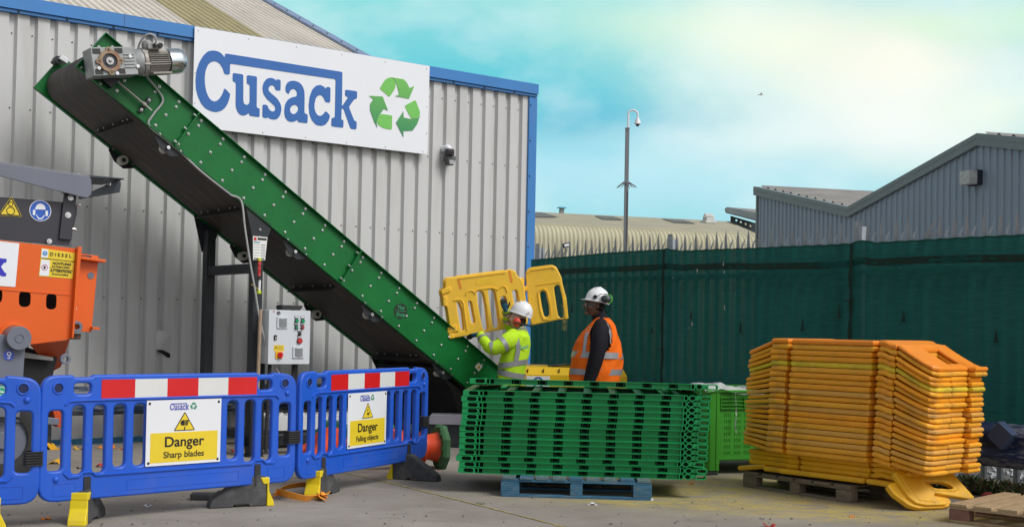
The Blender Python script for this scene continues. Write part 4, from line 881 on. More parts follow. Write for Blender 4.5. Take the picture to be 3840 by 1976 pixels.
def danger_sign(bar,quad,line2,sym,label,sz2):
    O=bar.O; t=Thing('danger_sign',label,'sign',O,bar.U,group='danger signs on the blue barriers')
    c=[t.loc(x,y,-.034) for x,y in quad]
    xa=(c[0][0]+c[3][0])/2; xb=(c[1][0]+c[2][0])/2; za=(c[2][1]+c[3][1])/2; zb_=(c[0][1]+c[1][1])/2; w_=xb-xa; h_=zb_-za; cx=(xa+xb)/2
    plate('board',[(xa,za),(xb,za),(xb,zb_),(xa,zb_)],[],.004,SIGNT,t.o,d=-.036,bev=.001)
    b=MB(); b.bb(xa+w_*.055,xb-w_*.045,-.0372,-.036,za+h_*.045,za+h_*.50); b.build('yellow_panel',SIGNYEL,t.o)
    text('Danger',h_*.22,BLACKINK,t.o,cx,za+h_*.35,-.0385,bold=h_*.22*.018,sx=1.04,th=.001)
    text(line2,h_*.135,BLACKINK,t.o,cx,za+h_*.155,-.0385,bold=h_*.13*.016,sx=sz2,th=.001)
    small_logo(t.o,cx-w_*.02,zb_-h_*.105,w_*.36,-.0375,1,mat('small_logo_blue',(.05,.06,.42),.4),mat('small_logo_green',(.02,.28,.15),.4))
    T=[(cx-w_*.145,za+h_*.52),(cx+w_*.145,za+h_*.52),(cx,zb_-h_*.185)]
    plate('triangle_border',fillet(T,.012,3),[],.001,BLACKINK,t.o,d=-.0370)
    gx_=cx; gz=T[0][1]+(T[2][1]-T[0][1])/3
    plate('triangle',fillet([((x-gx_)*.86+gx_,(z-gz)*.86+gz) for x,z in T],.006,3),[],.001,SIGNYEL,t.o,d=-.0382)
    k=h_*.1
    many=[]
    if sym=='blade':
        many=[[(gx_-.032,gz+.020),(gx_-.02,gz+.03),(gx_+.0,gz+.03),(gx_+.0,gz-.008),(gx_-.024,gz-.008),(gx_-.034,gz+.004)]]
        for q in range(4): many.append(rrect(gx_+.003,gx_+.034-q*.003,gz+.022-q*.010,gz+.030-q*.010,.003,2))
        many.append([(gx_-.006,gz-.045),(gx_+.0,gz-.046),(gx_+.007,gz-.02),(gx_+.006,gz-.014),(gx_-.003,gz-.022)])
    else:
        many=[el(gx_-.004,gz-.006,.010,.010),[(gx_-.022,gz-.045),(gx_+.012,gz-.045),(gx_+.012,gz-.022),(gx_+.022,gz-.003),(gx_+.028,gz+.012),(gx_+.020,gz+.014),(gx_+.008,gz-.008),(gx_-.008,gz-.018),(gx_-.018,gz-.024)],
              [(gx_-.018,gz+.020),(gx_+.004,gz+.034),(gx_+.008,gz+.028),(gx_-.014,gz+.014)],[(gx_-.004,gz+.046),(gx_+.012,gz+.056),(gx_+.015,gz+.050),(gx_-.001,gz+.040)]]
    plate('pictogram',None,[],.001,BLACKINK,t.o,d=-.0394,many=many)
    for x,z in ((xa+.022,za+.022),(xb-.022,za+.022),(xa+.022,zb_-.022),(xb-.022,zb_-.022)):
        q=MB(); q.ball((x,-.036,z),(.010,.006,.010),10,6); q.build('fixing_cap',BLACKINK,t.o,smooth=True)
danger_sign(B2,[(552,1501),(832,1494),(823,1729),(543,1750)],'Sharp blades','blade','white and yellow danger sign reading sharp blades, screwed to the middle blue barrier',1.02)
danger_sign(B3,[(1308,1474),(1452,1466),(1444,1664),(1300,1682)],'Falling objects','fall','white and yellow danger sign reading falling objects, screwed to the right blue barrier',1.0)

# loose foot and strap
p=G(815,1872); t=Thing('loose_foot','black rubber barrier foot lying loose behind the middle blue barrier','rubber foot',p,(1,.12))
b=MB(); b.prism([(-.20,0),(.18,0),(.22,.03),(.15,.07),(-.0,.065),(-.02,.05),(-.20,.05)],-.06,.06); b.build('rubber_block',RUBF,t.o,bevel=.01)
strapm=mat('orange_strap',(.85,.33,.04),.6,0,.15,10,bump=.2)
def ribbon(b,pts,wd,th=.004,tw=None):
    P=smoothpath(pts,8); vs=[]
    for i,p in enumerate(P):
        t_=(P[min(i+1,len(P)-1)]-P[max(i-1,0)]).normalized(); a_=(tw(i/len(P)) if tw else 0); s_=t_.cross(Vector((0,0,1))).normalized(); n_=s_*math.cos(a_)+Vector((0,0,1))*math.sin(a_); m_=t_.cross(n_)
        vs+=[p+n_*wd/2+m_*th/2,p-n_*wd/2+m_*th/2,p-n_*wd/2-m_*th/2,p+n_*wd/2-m_*th/2]
    b.add(vs,[(4*i+j,4*i+(j+1)%4,4*i+4+(j+1)%4,4*i+4+j) for i in range(len(P)-1) for j in range(4)]+[(0,1,2,3),(len(vs)-4,len(vs)-3,len(vs)-2,len(vs)-1)])
p=G(1120,1872); t=Thing('lifting_strap','orange webbing strap lying in a loose loop on the concrete between two barrier feet','strap',p)
b=MB(); f=lambda x,y,z=.02:G(x,y)-p+Vector((0,0,z))
ribbon(b,[f(1025,1872,.03),f(1040,1868,.05),f(1090,1878,.045),f(1150,1882,.03),f(1195,1874,.03),f(1212,1880,.02)],.055,tw=lambda x:.9+math.sin(x*5)*.5)
ribbon(b,[f(1025,1866,.03),f(1060,1858,.06),f(1120,1852,.075),f(1175,1852,.07),f(1205,1862,.05),f(1218,1872,.02)],.05,tw=lambda x:.6+math.sin(x*4)*.4)
ribbon(b,[f(1190,1860,.04),f(1212,1874,.03),f(1224,1862,.03)],.07,tw=lambda x:.5)
b.build('webbing',strapm,t.o,smooth=True)

# ================================================================== pallets
def pallet(name,label,P0,U,m,W_=1.2,D_=1.0,nb=9,blockm=None,grp='wooden pallets',hh=0,seed=1,gap=.02,tops=None):
    t=Thing(name,label,'pallet',P0,U,group=grp); rr=random.Random(seed)
    bm2=blockm or m
    for dd in (0,D_/2-.05,D_-.10):
        q=MB(); q.box((W_/2,dd+.05,.011),(W_,.10,.022)); q.build('base_board',m,t.o,bevel=.003)
        for aa in (0.07,W_/2,W_-.07):
            q=MB(); q.box((aa+rr.uniform(-.003,.003),dd+.05,.022+.039+hh/2),(.15 if aa!=W_/2 else .10,.095,.078+hh)); q.build('block',bm2,t.o,bevel=.004)
        q=MB(); q.box((W_/2,dd+.05,.100+.010+hh),(W_,.098,.019)); q.build('stringer_board',m,t.o,bevel=.003)
    n=nb; bw=(W_-(n-1)*gap)/n
    for i in range(n):
        q=MB(); ww=bw*(rr.uniform(.86,1)); q.box((bw/2+i*(bw+gap)+rr.uniform(-.004,.004),D_/2+rr.uniform(-.01,.01),.1195+.0105+hh),(ww,D_+rr.uniform(-.01,.012),.021),rot=Matrix.Rotation(rr.uniform(-.008,.008),3,'Z')); q.build('deck_board',(tops[i%len(tops)] if tops else m),t.o,bevel=.003)
    return t
BW=mat('blue_stained_wood',(.035,.13,.22),.8,0,.35,5,dirt=(.22,.24,.22),dscale=6,damt=.7,stretch=(1,6,6),bump=.4)
BW2=mat('weathered_blue_wood',(.10,.17,.19),.85,0,.35,8,dirt=(.26,.22,.16),dscale=5,damt=.8,stretch=(6,1,6),bump=.4)
GU=Vector((math.cos(R(3.4)),-math.sin(R(3.4)),0)); gp=G(1880,1861)
pallet('blue_pallet','worn blue painted wooden pallet carrying the stack of green barriers',gp,GU,BW,1.21,1.0,9,tops=[BW2,BW,BW2],hh=.022)

# ================================================================== green barrier stack
GRN=mat('green_plastic',(.005,.30,.085),.4,0,.16,2,dirt=(.02,.20,.07),dscale=3,damt=.4,stretch=(1,3,3),spec=.45)
def green_barrier_mesh():
    t=Thing('green_barrier','','safety barrier',(0,0,0),(1,0))
    W_=2.04;D_=.95;H=.0475
    b=MB(); x0=.15; x1=W_-.205
    xs=[x0+.235*0]
    gaps=[.385+.2155*k for k in range(7)]
    # long front and rear beams: thin flanges top and bottom and a recessed web broken at each opening
    for (f,bk) in ((0,.085),(D_-.085,D_)):
        for z0,z1 in ((0,.0045),(H-.0045,H)): b.bb(x0,x1,f,bk,z0,z1)
        wd=(f+.032,f+.038) if f==0 else (bk-.038,bk-.032)
        cur=x0+.05
        for gk in gaps+[x1+.02]:
            b.bb(cur,gk-.038,*wd,.0055,H-.0055)
            b.bb(cur,gk-.038,wd[0]-.006,wd[0],.0055,.014); b.bb(cur,gk-.038,wd[0]-.006,wd[0],H-.014,H-.0055)
            cur=gk+.038
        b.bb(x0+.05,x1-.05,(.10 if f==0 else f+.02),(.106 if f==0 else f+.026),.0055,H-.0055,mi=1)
    # cross slats between the beams
    for xx in [x0+.0,x1-.09]+[g-.035 for g in gaps]:
        ww=.09 if xx in(x0,x1-.09) else .07
        for z0,z1 in ((.002,.008),(H-.008,H-.001)): b.bb(xx,xx+ww,.085,D_-.085,z0,z1)
        b.bb(xx+.008,xx+.014,.085,D_-.085,.008,H-.008); b.bb(xx+ww-.014,xx+ww-.008,.085,D_-.085,.008,H-.008)
    b.build('grid_frame',[GRN,mat('green_shade',(.002,.03,.010),.8)],t.o)  # second material: near-black green, shade inside the gaps put into the colour
    # end blocks with open octagonal sockets
    def octa(a0,a1,z0,z1,c): return [(a0+c,z0),(a1-c,z0),(a1,z0+c),(a1,z1-c),(a1-c,z1),(a0+c,z1),(a0,z1-c),(a0,z0+c)]
    plate('left_socket',octa(0,.135,.001,H-.001,.006),[octa(.045,.128,.007,H-.007,.012)],D_,GRN,t.o,d=0)
    q=MB(); q.bb(.045,.128,.045,.05,.004,H-.004); q.build('socket_back',MC['green_shade'],t.o)  # dark backing painted as the shade inside the socket
    hg=[]
    for cx_ in (.152,x1+.0): hg.append(([(cx_-.018,.010),(cx_-.009,.0),(cx_+.009,.0),(cx_+.018,.010),(cx_+.018,H-.010),(cx_+.009,H),(cx_-.009,H),(cx_-.018,H-.010)],[(cx_-.012,.013),(cx_-.006,.006),(cx_+.006,.006),(cx_+.012,.013),(cx_+.012,H-.013),(cx_+.006,H-.006),(cx_-.006,H-.006),(cx_-.012,H-.013)]))
    for o_,h_ in hg: plate('hinge_knuckle',o_,[h_],D_,GRN,t.o,d=.0)
    plate('round_socket',octa(x1+.02,x1+.085,0,H,.018),[octa(x1+.028,x1+.077,.006,H-.006,.015)],D_,GRN,t.o,d=0)
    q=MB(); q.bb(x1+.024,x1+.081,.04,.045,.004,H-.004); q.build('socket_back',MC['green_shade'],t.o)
    q=MB(); q.bb(x1+.083,x1+.125,.015,D_-.015,.004,H-.004); q.build('end_block',GRN,t.o,bevel=.004)
    plate('end_loop',rrect(x1+.115,x1+.205,.001,H-.001,.022,5),[rrect(x1+.124,x1+.197,.0095,H-.0095,.014,5)],.10,GRN,t.o,d=0)
    plate('end_loop',rrect(x1+.115,x1+.205,.001,H-.001,.022,5),[rrect(x1+.124,x1+.197,.0095,H-.0095,.014,5)],.10,GRN,t.o,d=D_-.06)
    return t
gb0=green_barrier_mesh().o
glx=G(1712,1868); 
gs=gp+GU*-.375; rr=random.Random(5)
ordn=['bottom','second from bottom','third from bottom','fourth from bottom','fifth from bottom','sixth from bottom','seventh from bottom','eighth from bottom','ninth from bottom','tenth from bottom','eleventh from bottom','twelfth from bottom','thirteenth from bottom','fourteenth from bottom','topmost, loose']
for k in range(15):
    o=gb0 if k==0 else copy_thing(gb0)
    z=.166+k*.0490; a=0+(.026*k/14)+rr.uniform(-.008,.008); dd=rr.uniform(-.008,.008)+.14
    if k==14: z=.166+14*.0490+.052; a=.085; dd=.14
    if k==2: a-=.012
    q=gs+GU*a+Vector((-GU.y,GU.x,0))*dd
    o.location=(q.x,q.y,z); o.rotation_euler=(R(-2.6) if k==14 else 0,R(.25) if k<2 else (R(.3) if k==14 else R(.12)),math.atan2(GU.y,GU.x)+rr.uniform(-.003,.003))
    tag(o,'green plastic barrier, %s in the stack on the blue pallet'%ordn[k] if k<14 else 'green plastic barrier lying flat, loose on top of the stack on the blue pallet','safety barrier','green plastic barriers stacked on the blue pallet')
# two hinge pegs keep the loose barrier up
for k,(a,lab) in enumerate(((.35,'small green plastic spacer under the left end of the loose top barrier'),(1.72,'small green plastic spacer under the right end of the loose top barrier'))):
    q=gs+GU*a+Vector((-GU.y,GU.x,0))*.5; t=Thing('spacer',lab,'spacer',(q.x,q.y,.166+14*.0490),GU); b=MB(); b.box((0,0,.012),(.05,.3,.020)); b.build('spacer_block',GRN,t.o,bevel=.004)

# ================================================================== brown pallet and yellow barrier stack
YU=Vector((.66,-.751,0)).normalized(); YD=Vector((-YU.y,YU.x,0))     # YD points away to the right
OLDW=mat('old_brown_wood',(.20,.155,.115),.85,0,.3,6,dirt=(.09,.075,.06),dscale=5,damt=.7,stretch=(1,7,7),bump=.5)
pc=G(2796,1822); pe=G(3196,1884)
pallet('brown_pallet','weathered brown wooden pallet carrying the tall stack of yellow barriers',pc+Vector((-.03,-.035,0)),(pe-pc).normalized(),OLDW,(pe-pc).length,1.0,6,seed=4)
YO=Vector((2.047,10.82,0)); YL=1.825; YDp=.70; TH=.0415
def hexslab(b,poly,zf,th,ch=.012,mi=0,hole=None):
    """chamfered slab; poly in plan (a,v), zf(a,v) gives the bottom height"""
    n=len(poly); cx=sum(p[0] for p in poly)/n; cy=sum(p[1] for p in poly)/n
    def inset(p,k):
        out=[]
        for i in range(n):
            a=Vector(p[i-1]);m=Vector(p[i]);c=Vector(p[(i+1)%n]); e1=(m-a).normalized(); e2=(c-m).normalized()
            nn=Vector((-(e1.y+e2.y),(e1.x+e2.x))); nn=nn.normalized() if nn.length>1e-6 else Vector((-e1.y,e1.x)); out.append(tuple(m+nn*k))
        return out
    ar=sum(poly[i][0]*poly[(i+1)%n][1]-poly[(i+1)%n][0]*poly[i][1] for i in range(n))
    if ar<0: poly=poly[::-1]
    ins=inset(poly,ch)
    rings=[(ins,0),(poly,th*.32),(poly,th*.68),(ins,th)]
    vs=[(p[0],p[1],zf(*p)+z) for r,z in rings for p in r]
    F=[(i*n+j,i*n+(j+1)%n,(i+1)*n+(j+1)%n,(i+1)*n+j) for i in range(3) for j in range(n)]
    F+=[tuple(range(n-1,-1,-1)),tuple(range(3*n,4*n))]
    b.add(vs,F,mi)
def seg(b,a0,a1,v0,v1,zf,th,na=1,ch=.012,rc=0,hole=None):
    pts=[]
    k=na
    for i in range(k+1): pts.append((a0+(a1-a0)*i/k,v0))
    for i in range(k+1): pts.append((a1-(a1-a0)*i/k,v1))
    if rc:  # chamfer outer right corners
        pts=[p for p in pts]
    hexslab(b,pts,zf,th,ch)
def yellow_barrier(layer,n,m,label,first=None):
    t=layer/(n-1) if n>1 else 0
    rr=random.Random(100+layer)
    DR=.06+.125*t; DL=(.15*t-.045)
    def zf(a,v):
        z=0
        if a>1.46: q=min(1,(a-1.46)/(YL-.03-1.46)); z-=DR*(.8*q+.2*math.sin(q*math.pi/2))
        if a<.27: q=(.27-a)/.27; z-=DL*q
        return z
    o=Thing('yellow_barrier',label,'safety barrier',YO,YU,group='yellow plastic barriers in the tall stack')
    js=rr.uniform(-.012,.012)
    b=MB(); seg(b,.0+js,.250+js*.3,.035,YDp,zf,TH-.009,3,ch=.009)
    seg(b,.276,.445,-.012,YDp,lambda a,v: .004*math.sin((a-.27)*17),TH,4); 
    b2=b; seg(b,.495,1.272,-.028,YDp,lambda a,v:0,TH,1)
    b.bb(.44,.50,.06,YDp-.02,.004,TH-.004)
    b.bb(.24,.274,.07,YDp-.02,.004,TH-.004)
    b.bb(1.27,1.33,.06,YDp-.02,.004,TH-.004)
    seg(b,1.325,1.475,-.020,YDp,lambda a,v: .012*math.sin((a-1.315)*20+1.2)-.004-(DR*.05 if a>1.4 else 0),TH,5)
    b.build('panel',m,o.o)
    # right wing: two prongs and a web with a hand slot
    w0=1.482; e1=rr.uniform(-.02,.0); e2=rr.uniform(-.02,.02)
    sh=rr.choice([0,0,0,-.06,-.04])
    b=MB()
    T2=TH-.006
    pts=[(w0,-.012),(w0+.12,-.012),(YL-.13,-.012),(YL-.05,.0),(YL-.012,.045),(YL+e1,.11),(YL+e1,.26),(w0,.26)]
    hexslab(b,pts,zf,T2,.013)
    seg(b,YL-.085,YL+e1+sh*.3,.265,.50,zf,T2,2,ch=.012); seg(b,w0,YL+.02+e2,.505,YDp,zf,T2,7); seg(b,w0,w0+.05,.255,.51,zf,T2,2,ch=.004)
    b.build('handle_end',m,o.o)
    return o
YM=[ORGPL,mat('amber_plastic',(.86,.40,.026),.45,0,.16,4,dirt=(.38,.24,.08),dscale=5,damt=.6),mat('tan_amber_plastic',(.74,.38,.07),.5,0,.2,4,dirt=(.30,.20,.10),dscale=4,damt=.7)]
YY=mat('mustard_plastic',(.75,.55,.035),.5,0,.16,4,dirt=(.22,.2,.06),dscale=5,damt=.65)
GY=mat('golden_plastic',(.80,.43,.015),.45,0,.12,4,dirt=(.4,.25,.05),dscale=5,damt=.5)
TOPO=mat('bright_orange_plastic',(.88,.28,.02),.4,0,.08,2)
base=.16; pit=.0468
NN=['lowest','second','third','fourth','fifth','sixth','seventh','eighth','ninth','tenth','eleventh','twelfth','thirteenth','fourteenth','fifteenth','sixteenth','seventeenth','eighteenth','nineteenth','twentieth','top']
rr=random.Random(11)
nU=21
for k in range(nU):
    m=TOPO if k==nU-1 else (YY if k==nU-5 else rr.choice(YM))
    lab='orange yellow barrier, %s from the bottom among the wide barriers of the tall stack'%NN[k]
    if k==0: lab='orange yellow barrier, lowest of the wide barriers in the tall stack'
    if k==nU-1: lab='bright orange plastic barrier lying on top of the tall yellow stack'
    if k==nU-5: lab='dirty lemon yellow plastic barrier fifth from the top of the tall orange stack'
    o=yellow_barrier(k,nU,m,lab)
    j=Vector((rr.uniform(-.008,.008),rr.uniform(-.006,.006),0)); q=YO+j+YU*(-.012+.055*(k/nU)); o.o.location=(q.x,q.y,base+.185+k*pit); o.o.rotation_euler.z+=rr.uniform(-.006,.006)
# narrower yellow barriers at the bottom
for k in range(4):
    lab=['lowest golden plastic barrier, lying directly on the brown pallet under the tall stack','golden plastic barrier second from the brown pallet, set back under the tall stack','golden plastic barrier third from the brown pallet, set back under the tall stack','golden plastic barrier fourth from the pallet, just below the wide orange barriers'][k]
    t=Thing('golden_barrier',lab,'safety barrier',YO,YU,group='narrow golden barriers under the tall stack'); b=MB(); o_=(-.05 if k==0 else .05); o2=-.08 if k==0 else 0
    z0=(lambda a,v:0)
    if k==0:
        seg(b,-.12,.17,.03,.6,lambda a,v:.045*(a+.12)/.3-.03,TH,2); seg(b,.19,.36,-.01,.6,lambda a,v:0,TH,2); seg(b,.37,1.20,-.03,.6,z0,TH); seg(b,1.22,1.50,-.02,.6,lambda a,v:-.03*(a-1.22),TH,4); b.bb(.17,1.25,.02,.5,.005,TH-.005)
    else:
        seg(b,.0,.40,.04,.6,z0,TH,2); seg(b,.41,.53,.02,.6,z0,TH,2); seg(b,.56,1.22,.02,.6,z0,TH); seg(b,1.25,1.58,.03,.6,lambda a,v:.010*math.sin((a-1.25)*20),TH,5); b.bb(.39,1.27,.05,.5,.005,TH-.005)
    b.build('panel',GY,t.o); q=YO+YU*(0 if k==0 else rr.uniform(-.01,.01)); q=q+YD*.07; t.o.location=(q.x,q.y,.168+k*.0440)
# two golden barriers leaning at the corner of the pallet
def leaning(label,P3_,outl,hol,ribs):
    A,B_,C_=P3_; nrm=(B_-A).cross(C_-A).normalized()
    if nrm.z<0: nrm=-nrm
    ex=(B_-A).normalized(); ey=nrm.cross(ex); o=Vector((A.x,A.y,0)); t=Thing('golden_barrier',label,'safety barrier',o,(1,0),group='golden barriers leaning against the brown pallet')
    M=Matrix((ex,ey,nrm)).transposed().to_4x4(); M.translation=A-o; Ml=(Matrix.Translation(o)@M).inverted()
    pr=lambda l:[(lambda q:(q.x,q.y))(Ml@hit(x,y,A,nrm)) for x,y in l]
    cu=bpy.data.curves.new('panel','CURVE'); cu.dimensions='2D'; cu.fill_mode='BOTH'
    for pl in [fillet(pr(outl),.018,3)]+[fillet(pr(h),.03,4) for h in hol]:
        sp=cu.splines.new('POLY'); sp.points.add(len(pl)-1)
        for i,p in enumerate(pl): sp.points[i].co=(p[0],p[1],0,1)
        sp.use_cyclic_u=True
    cu.extrude=.016; cu.bevel_depth=.008; cu.bevel_resolution=2; cu.offset=-.008
    lay(curve_mesh(cu),t.o,'panel',GY,M,smooth=True)
    b=MB()
    for l in ribs: b.tube([(x,y,.020) for x,y in pr(l)],.008,6)
    b.v=[tuple(M@Vector(q)) for q in b.v]
    if ribs: b.build('moulded_rib',GY,t.o,smooth=True)
leaning('golden barrier panel with a hand slot leaning off the pallet corner, upper of two',(PY(3350,1775,9.72),PY(3560,1772,9.98),G(3425,1900,.035)),
 [(3345,1775),(3362,1768),(3556,1768),(3566,1776),(3650,1870),(3630,1874),(3500,1852),(3497,1860),(3510,1878),(3548,1880),(3545,1896),(3470,1898),(3430,1890),(3400,1866)],
 [[(3462,1810),(3520,1810),(3552,1818),(3572,1833),(3555,1837),(3500,1833),(3474,1824)]],[[(3370,1785),(3400,1835),(3440,1878),(3500,1886)],[(3448,1803),(3520,1801),(3560,1810),(3590,1838),(3570,1846),(3500,1843),(3462,1828),(3448,1803)]])
leaning('golden barrier panel lying under the upper leaning one at the pallet corner',(PY(3335,1815,9.70),PY(3545,1812,9.96),G(3440,1908,.014)),
 [(3322,1824),(3340,1812),(3470,1812),(3560,1880),(3560,1900),(3530,1908),(3440,1910),(3405,1900),(3345,1856)],[],[[(3350,1830),(3380,1862),(3420,1892)]])
# natural pallet bottom right
NW=mat('raw_pine_wood',(.42,.30,.17),.8,0,.18,6,dirt=(.22,.16,.10),dscale=5,damt=.6,stretch=(7,1,7),bump=.4)
NB=mat('reddish_block_wood',(.24,.12,.09),.85,0,.25,8,bump=.3)
n0=G(3560,1957); n1=G(3880,2020)
NU=(n1-n0).normalized()
pallet('pine_pallet','pale pine wooden pallet in the bottom right corner, dusted yellow',n0,(.72,-.69),NW,1.2,1.0,7,blockm=NB,seed=9,gap=.035)

# ================================================================== green plastic box
BO=G(2560,1782); BO.z=0
LIME=mat('lime_green_plastic',(.045,.30,.02),.45,0,.1,2,dirt=(.03,.17,.02),dscale=3,damt=.3)
GBX=Thing('pallet_box','large lime green plastic box lined with clear film behind the green barrier stack','plastic box',(PY(2648,1780,11.75).x,11.75,0),(.936,.351))
BW_,BD_,BH_=1.2,1.0,.79
def boxwall(U0,D0,ang,Wd,name):
    M=Matrix.Translation((U0,D0,0))@Matrix.Rotation(ang,4,'Z'); hol=[]
    for i in range(6):
        for j in range(7):
            if True:
                for e in(0,.018): hol.append(rrect(.33+i*.03*1.0+e*.6,.33+i*.03+e*.6+.006,.20+j*.062,.235+j*.062,.0025,1))
    k=int((Wd-.4)/.25)
    H2=[]
    cols=[.19,.30,.41,.52,.63,.74,.85,.96] if Wd>1.1 else [.17,.28,.39,.50,.61,.72]
    for x in cols:
        for j in range(7):
            for e in range(4): H2.append([(x+e*.020,.19+j*.06),(x+e*.020+.007,.19+j*.06),(x+e*.020+.007,.225+j*.06),(x+e*.020,.225+j*.06)])
    arch=[(0,.0),(.13,.0),(.13,.10),(.16,.135),(Wd-.16,.135),(Wd-.13,.10),(Wd-.13,0),(Wd,0),(Wd,BH_),(0,BH_)]
    plate(name,arch,H2,.03,LIME,GBX.o,d=.0,M=M)
    b=MB()
    for z in (.63,.665,.70,.735): b.bb(.14,Wd-.14,-.022,0,z,z+.007)
    for x in (.14,.40,.66,.92,Wd-.14): 
        if x<Wd: b.bb(x-.004,x+.004,-.022,0,.63,.742)
    b.bb(.13,Wd-.13,-.014,0,.145,.165)
    b.v=[tuple(M@Vector(q)) for q in b.v]; b.build('moulded_grille',LIME,GBX.o)
boxwall(0,0,0,BW_,'side_wall'); boxwall(BW_,0,R(90),BD_,'side_wall'); boxwall(0,BD_,R(-90),BD_,'side_wall'); boxwall(BW_,BD_,R(180),BW_,'side_wall')
for (x,y) in ((0,0),(BW_,0),(0,BD_),(BW_,BD_)):
    b=MB(); sx_=1 if x==0 else -1; sy_=1 if y==0 else -1
    b.slab(fillet([(x-sx_*.012,y-sy_*.02),(x+sx_*.13,y-sy_*.02),(x+sx_*.13,y+sy_*.10),(x-sx_*.012,y+sy_*.10)],[.05,.01,.01,.01],4),.045,BH_+.002)
    b.bb(x+sx_*.02,x+sx_*.024,y-sy_*.024,y-sy_*.016,.05,BH_); b.bb(x+sx_*.09,x+sx_*.10,y-sy_*.026,y-sy_*.016,.05,BH_); b.build('corner_post',LIME,GBX.o,smooth=True)
    b=MB(); b.bb(x+sx_*.0,x+sx_*.12,y-sy_*.012,y+sy_*.11,0,.05); b.build('foot_block',BLACKRUB,GBX.o,bevel=.005)
for t_ in ((-.015,BW_+.015,-.03,.02),(-.015,BW_+.015,BD_-.02,BD_+.03),(-.015,.035,.02,BD_-.02),(BW_-.035,BW_+.015,.02,BD_-.02)):
    b=MB(); b.bb(*t_,BH_,BH_+.022); b.build('rim',LIME,GBX.o,bevel=.004)
b=MB(); b.bb(.02,BW_-.02,.02,BD_-.02,.14,.16); b.build('floor_panel',LIME,GBX.o)
film=bpy.data.materials.new('clear_film'); film.use_nodes=True; fb=film.node_tree.nodes['Principled BSDF']; fb.inputs['Base Color'].default_value=(.8,.84,.82,1); fb.inputs['Roughness'].default_value=.18; fb.inputs['Alpha'].default_value=.62
FT=Thing('plastic_film','crumpled clear plastic film bulging over the rim of the lime green box','plastic film',GBX.M@Vector((0,0,.0)),(.936,.351))
b=MB(); vs=[];nx,ny=60,26
for j in range(ny+1):
    for i in range(nx+1):
        u_=i/nx;v_=j/ny; x=-.02+u_*(BW_+.02); y=-.05+v_*1.0
        nzv=mnoise.fractal(Vector((x*5,y*5,2)),1,2,5); z=BH_+.022+.035*nzv+.012*abs(math.sin(x*23+y*9))
        if .35<u_<.62: z-=.03
        if v_<.04: z=BH_-.015+.01*nzv
        elif v_<.10: z=max(z,BH_+.028)
        if v_>.3: z-=.10*(v_-.3)
        z+=.05*math.exp(-((u_-.12)/.1)**2)+.03*math.exp(-((u_-.78)/.08)**2)
        vs.append((x,y,z))
b.add(vs,[(j*(nx+1)+i,j*(nx+1)+i+1,(j+1)*(nx+1)+i+1,(j+1)*(nx+1)+i) for j in range(ny) for i in range(nx)]); b.build('film_sheet',film,FT.o,smooth=True,auto=False)
b=MB(); rib=[(.27,-.055,.80),(.28,-.06,.70),(.29,-.05,.58),(.28,-.05,.48),(.30,-.045,.40)]
ribbon(b,[Vector(q) for q in rib],.022,.002,tw=lambda x:x*5); b.build('hanging_tail',film,FT.o)

# ================================================================== palisade fence
F0=Vector((.309,16.7,0)); F1=Vector((4.37,11.17,0)); FU=(F1-F0).normalized()
FEN=Thing('palisade_fence','galvanised steel palisade fence with pointed tops behind the dark green netting','fence',F0,FU)
GALV=mat('galvanised_steel',(.33,.37,.41),.5,.2,.2,9,dirt=(.15,.15,.15),dscale=8,damt=.5,stretch=(3,3,1))
LENF=9.2
def pale(parent,a,bent=0):
    b=MB(); w_=.034
    # W section pale
    sec=[(-w_,0),(-w_*.55,-.012),(0,-.003),(w_*.55,-.012),(w_,0)]
    zs=[.10,2.24]; vs=[]
    for z in zs: vs+=[(x,d,z) for x,d in sec]
    vs+=[(x,d+.003,z) for z in zs for x,d in sec]
    F=[(i,i+1,5+i+1,5+i) for i in range(4)]+[(10+i,15+i,15+i+1,10+i+1) for i in range(4)]
    b.add(vs,F)
    zt=2.24
    b.add([(-w_*.95,-.010,zt),(0,-.002,zt),(0,-.014,zt+.20),(0,-.018,zt+.29),(-w_*.55,-.016,zt+.21),(-w_*.80,-.013,zt+.12)],[(0,1,2,4,5),(4,2,3)])
    b.add([(w_*.95,-.010,zt),(0,-.002,zt),(0,-.014,zt+.20),(0,-.018,zt+.29),(w_*.40,-.016,zt+.20),(w_*.60,-.013,zt+.12)],[(1,0,5,4,2),(2,4,3)])
    b.add([(w_*.9,-.002,zt),(w_*.5,-.006,zt),(w_*1.0,.01,zt+.12),(w_*2.2,.03,zt+.20)],[(0,1,2,3)])
    if bent: b.v=[(x+bent*max(0,z-2.3)**1.2*2.2,d,z) for x,d,z in b.v]
    return b.build('pale',GALV,parent)
pl0=pale(FEN.o,0); pl1=pale(FEN.o,0,.55); pl1.location=(0,0,0)
posts=[0,2.60,5.34,8.09]
pos=[]
for i in range(3):
    a0,a1=posts[i],posts[i+1]; n=17
    for k in range(1,n): pos.append(a0+(a1-a0)*k/n)
for k in range(1,7): pos.append(8.09+k*.162)
ftop=lambda a:0.0
rr=random.Random(8); firstp=True
for i,a in enumerate(pos):
    src=pl1 if i==36 else pl0
    if firstp: o=pl0; firstp=False
    elif i==36: o=pl1
    else: o=copy_of(src)
    o.location=(a,.0,-.10+rr.uniform(-.004,.004)+(.11 if a<2.6 else .085)); o.rotation_euler=(0,rr.uniform(-.008,.008),0)
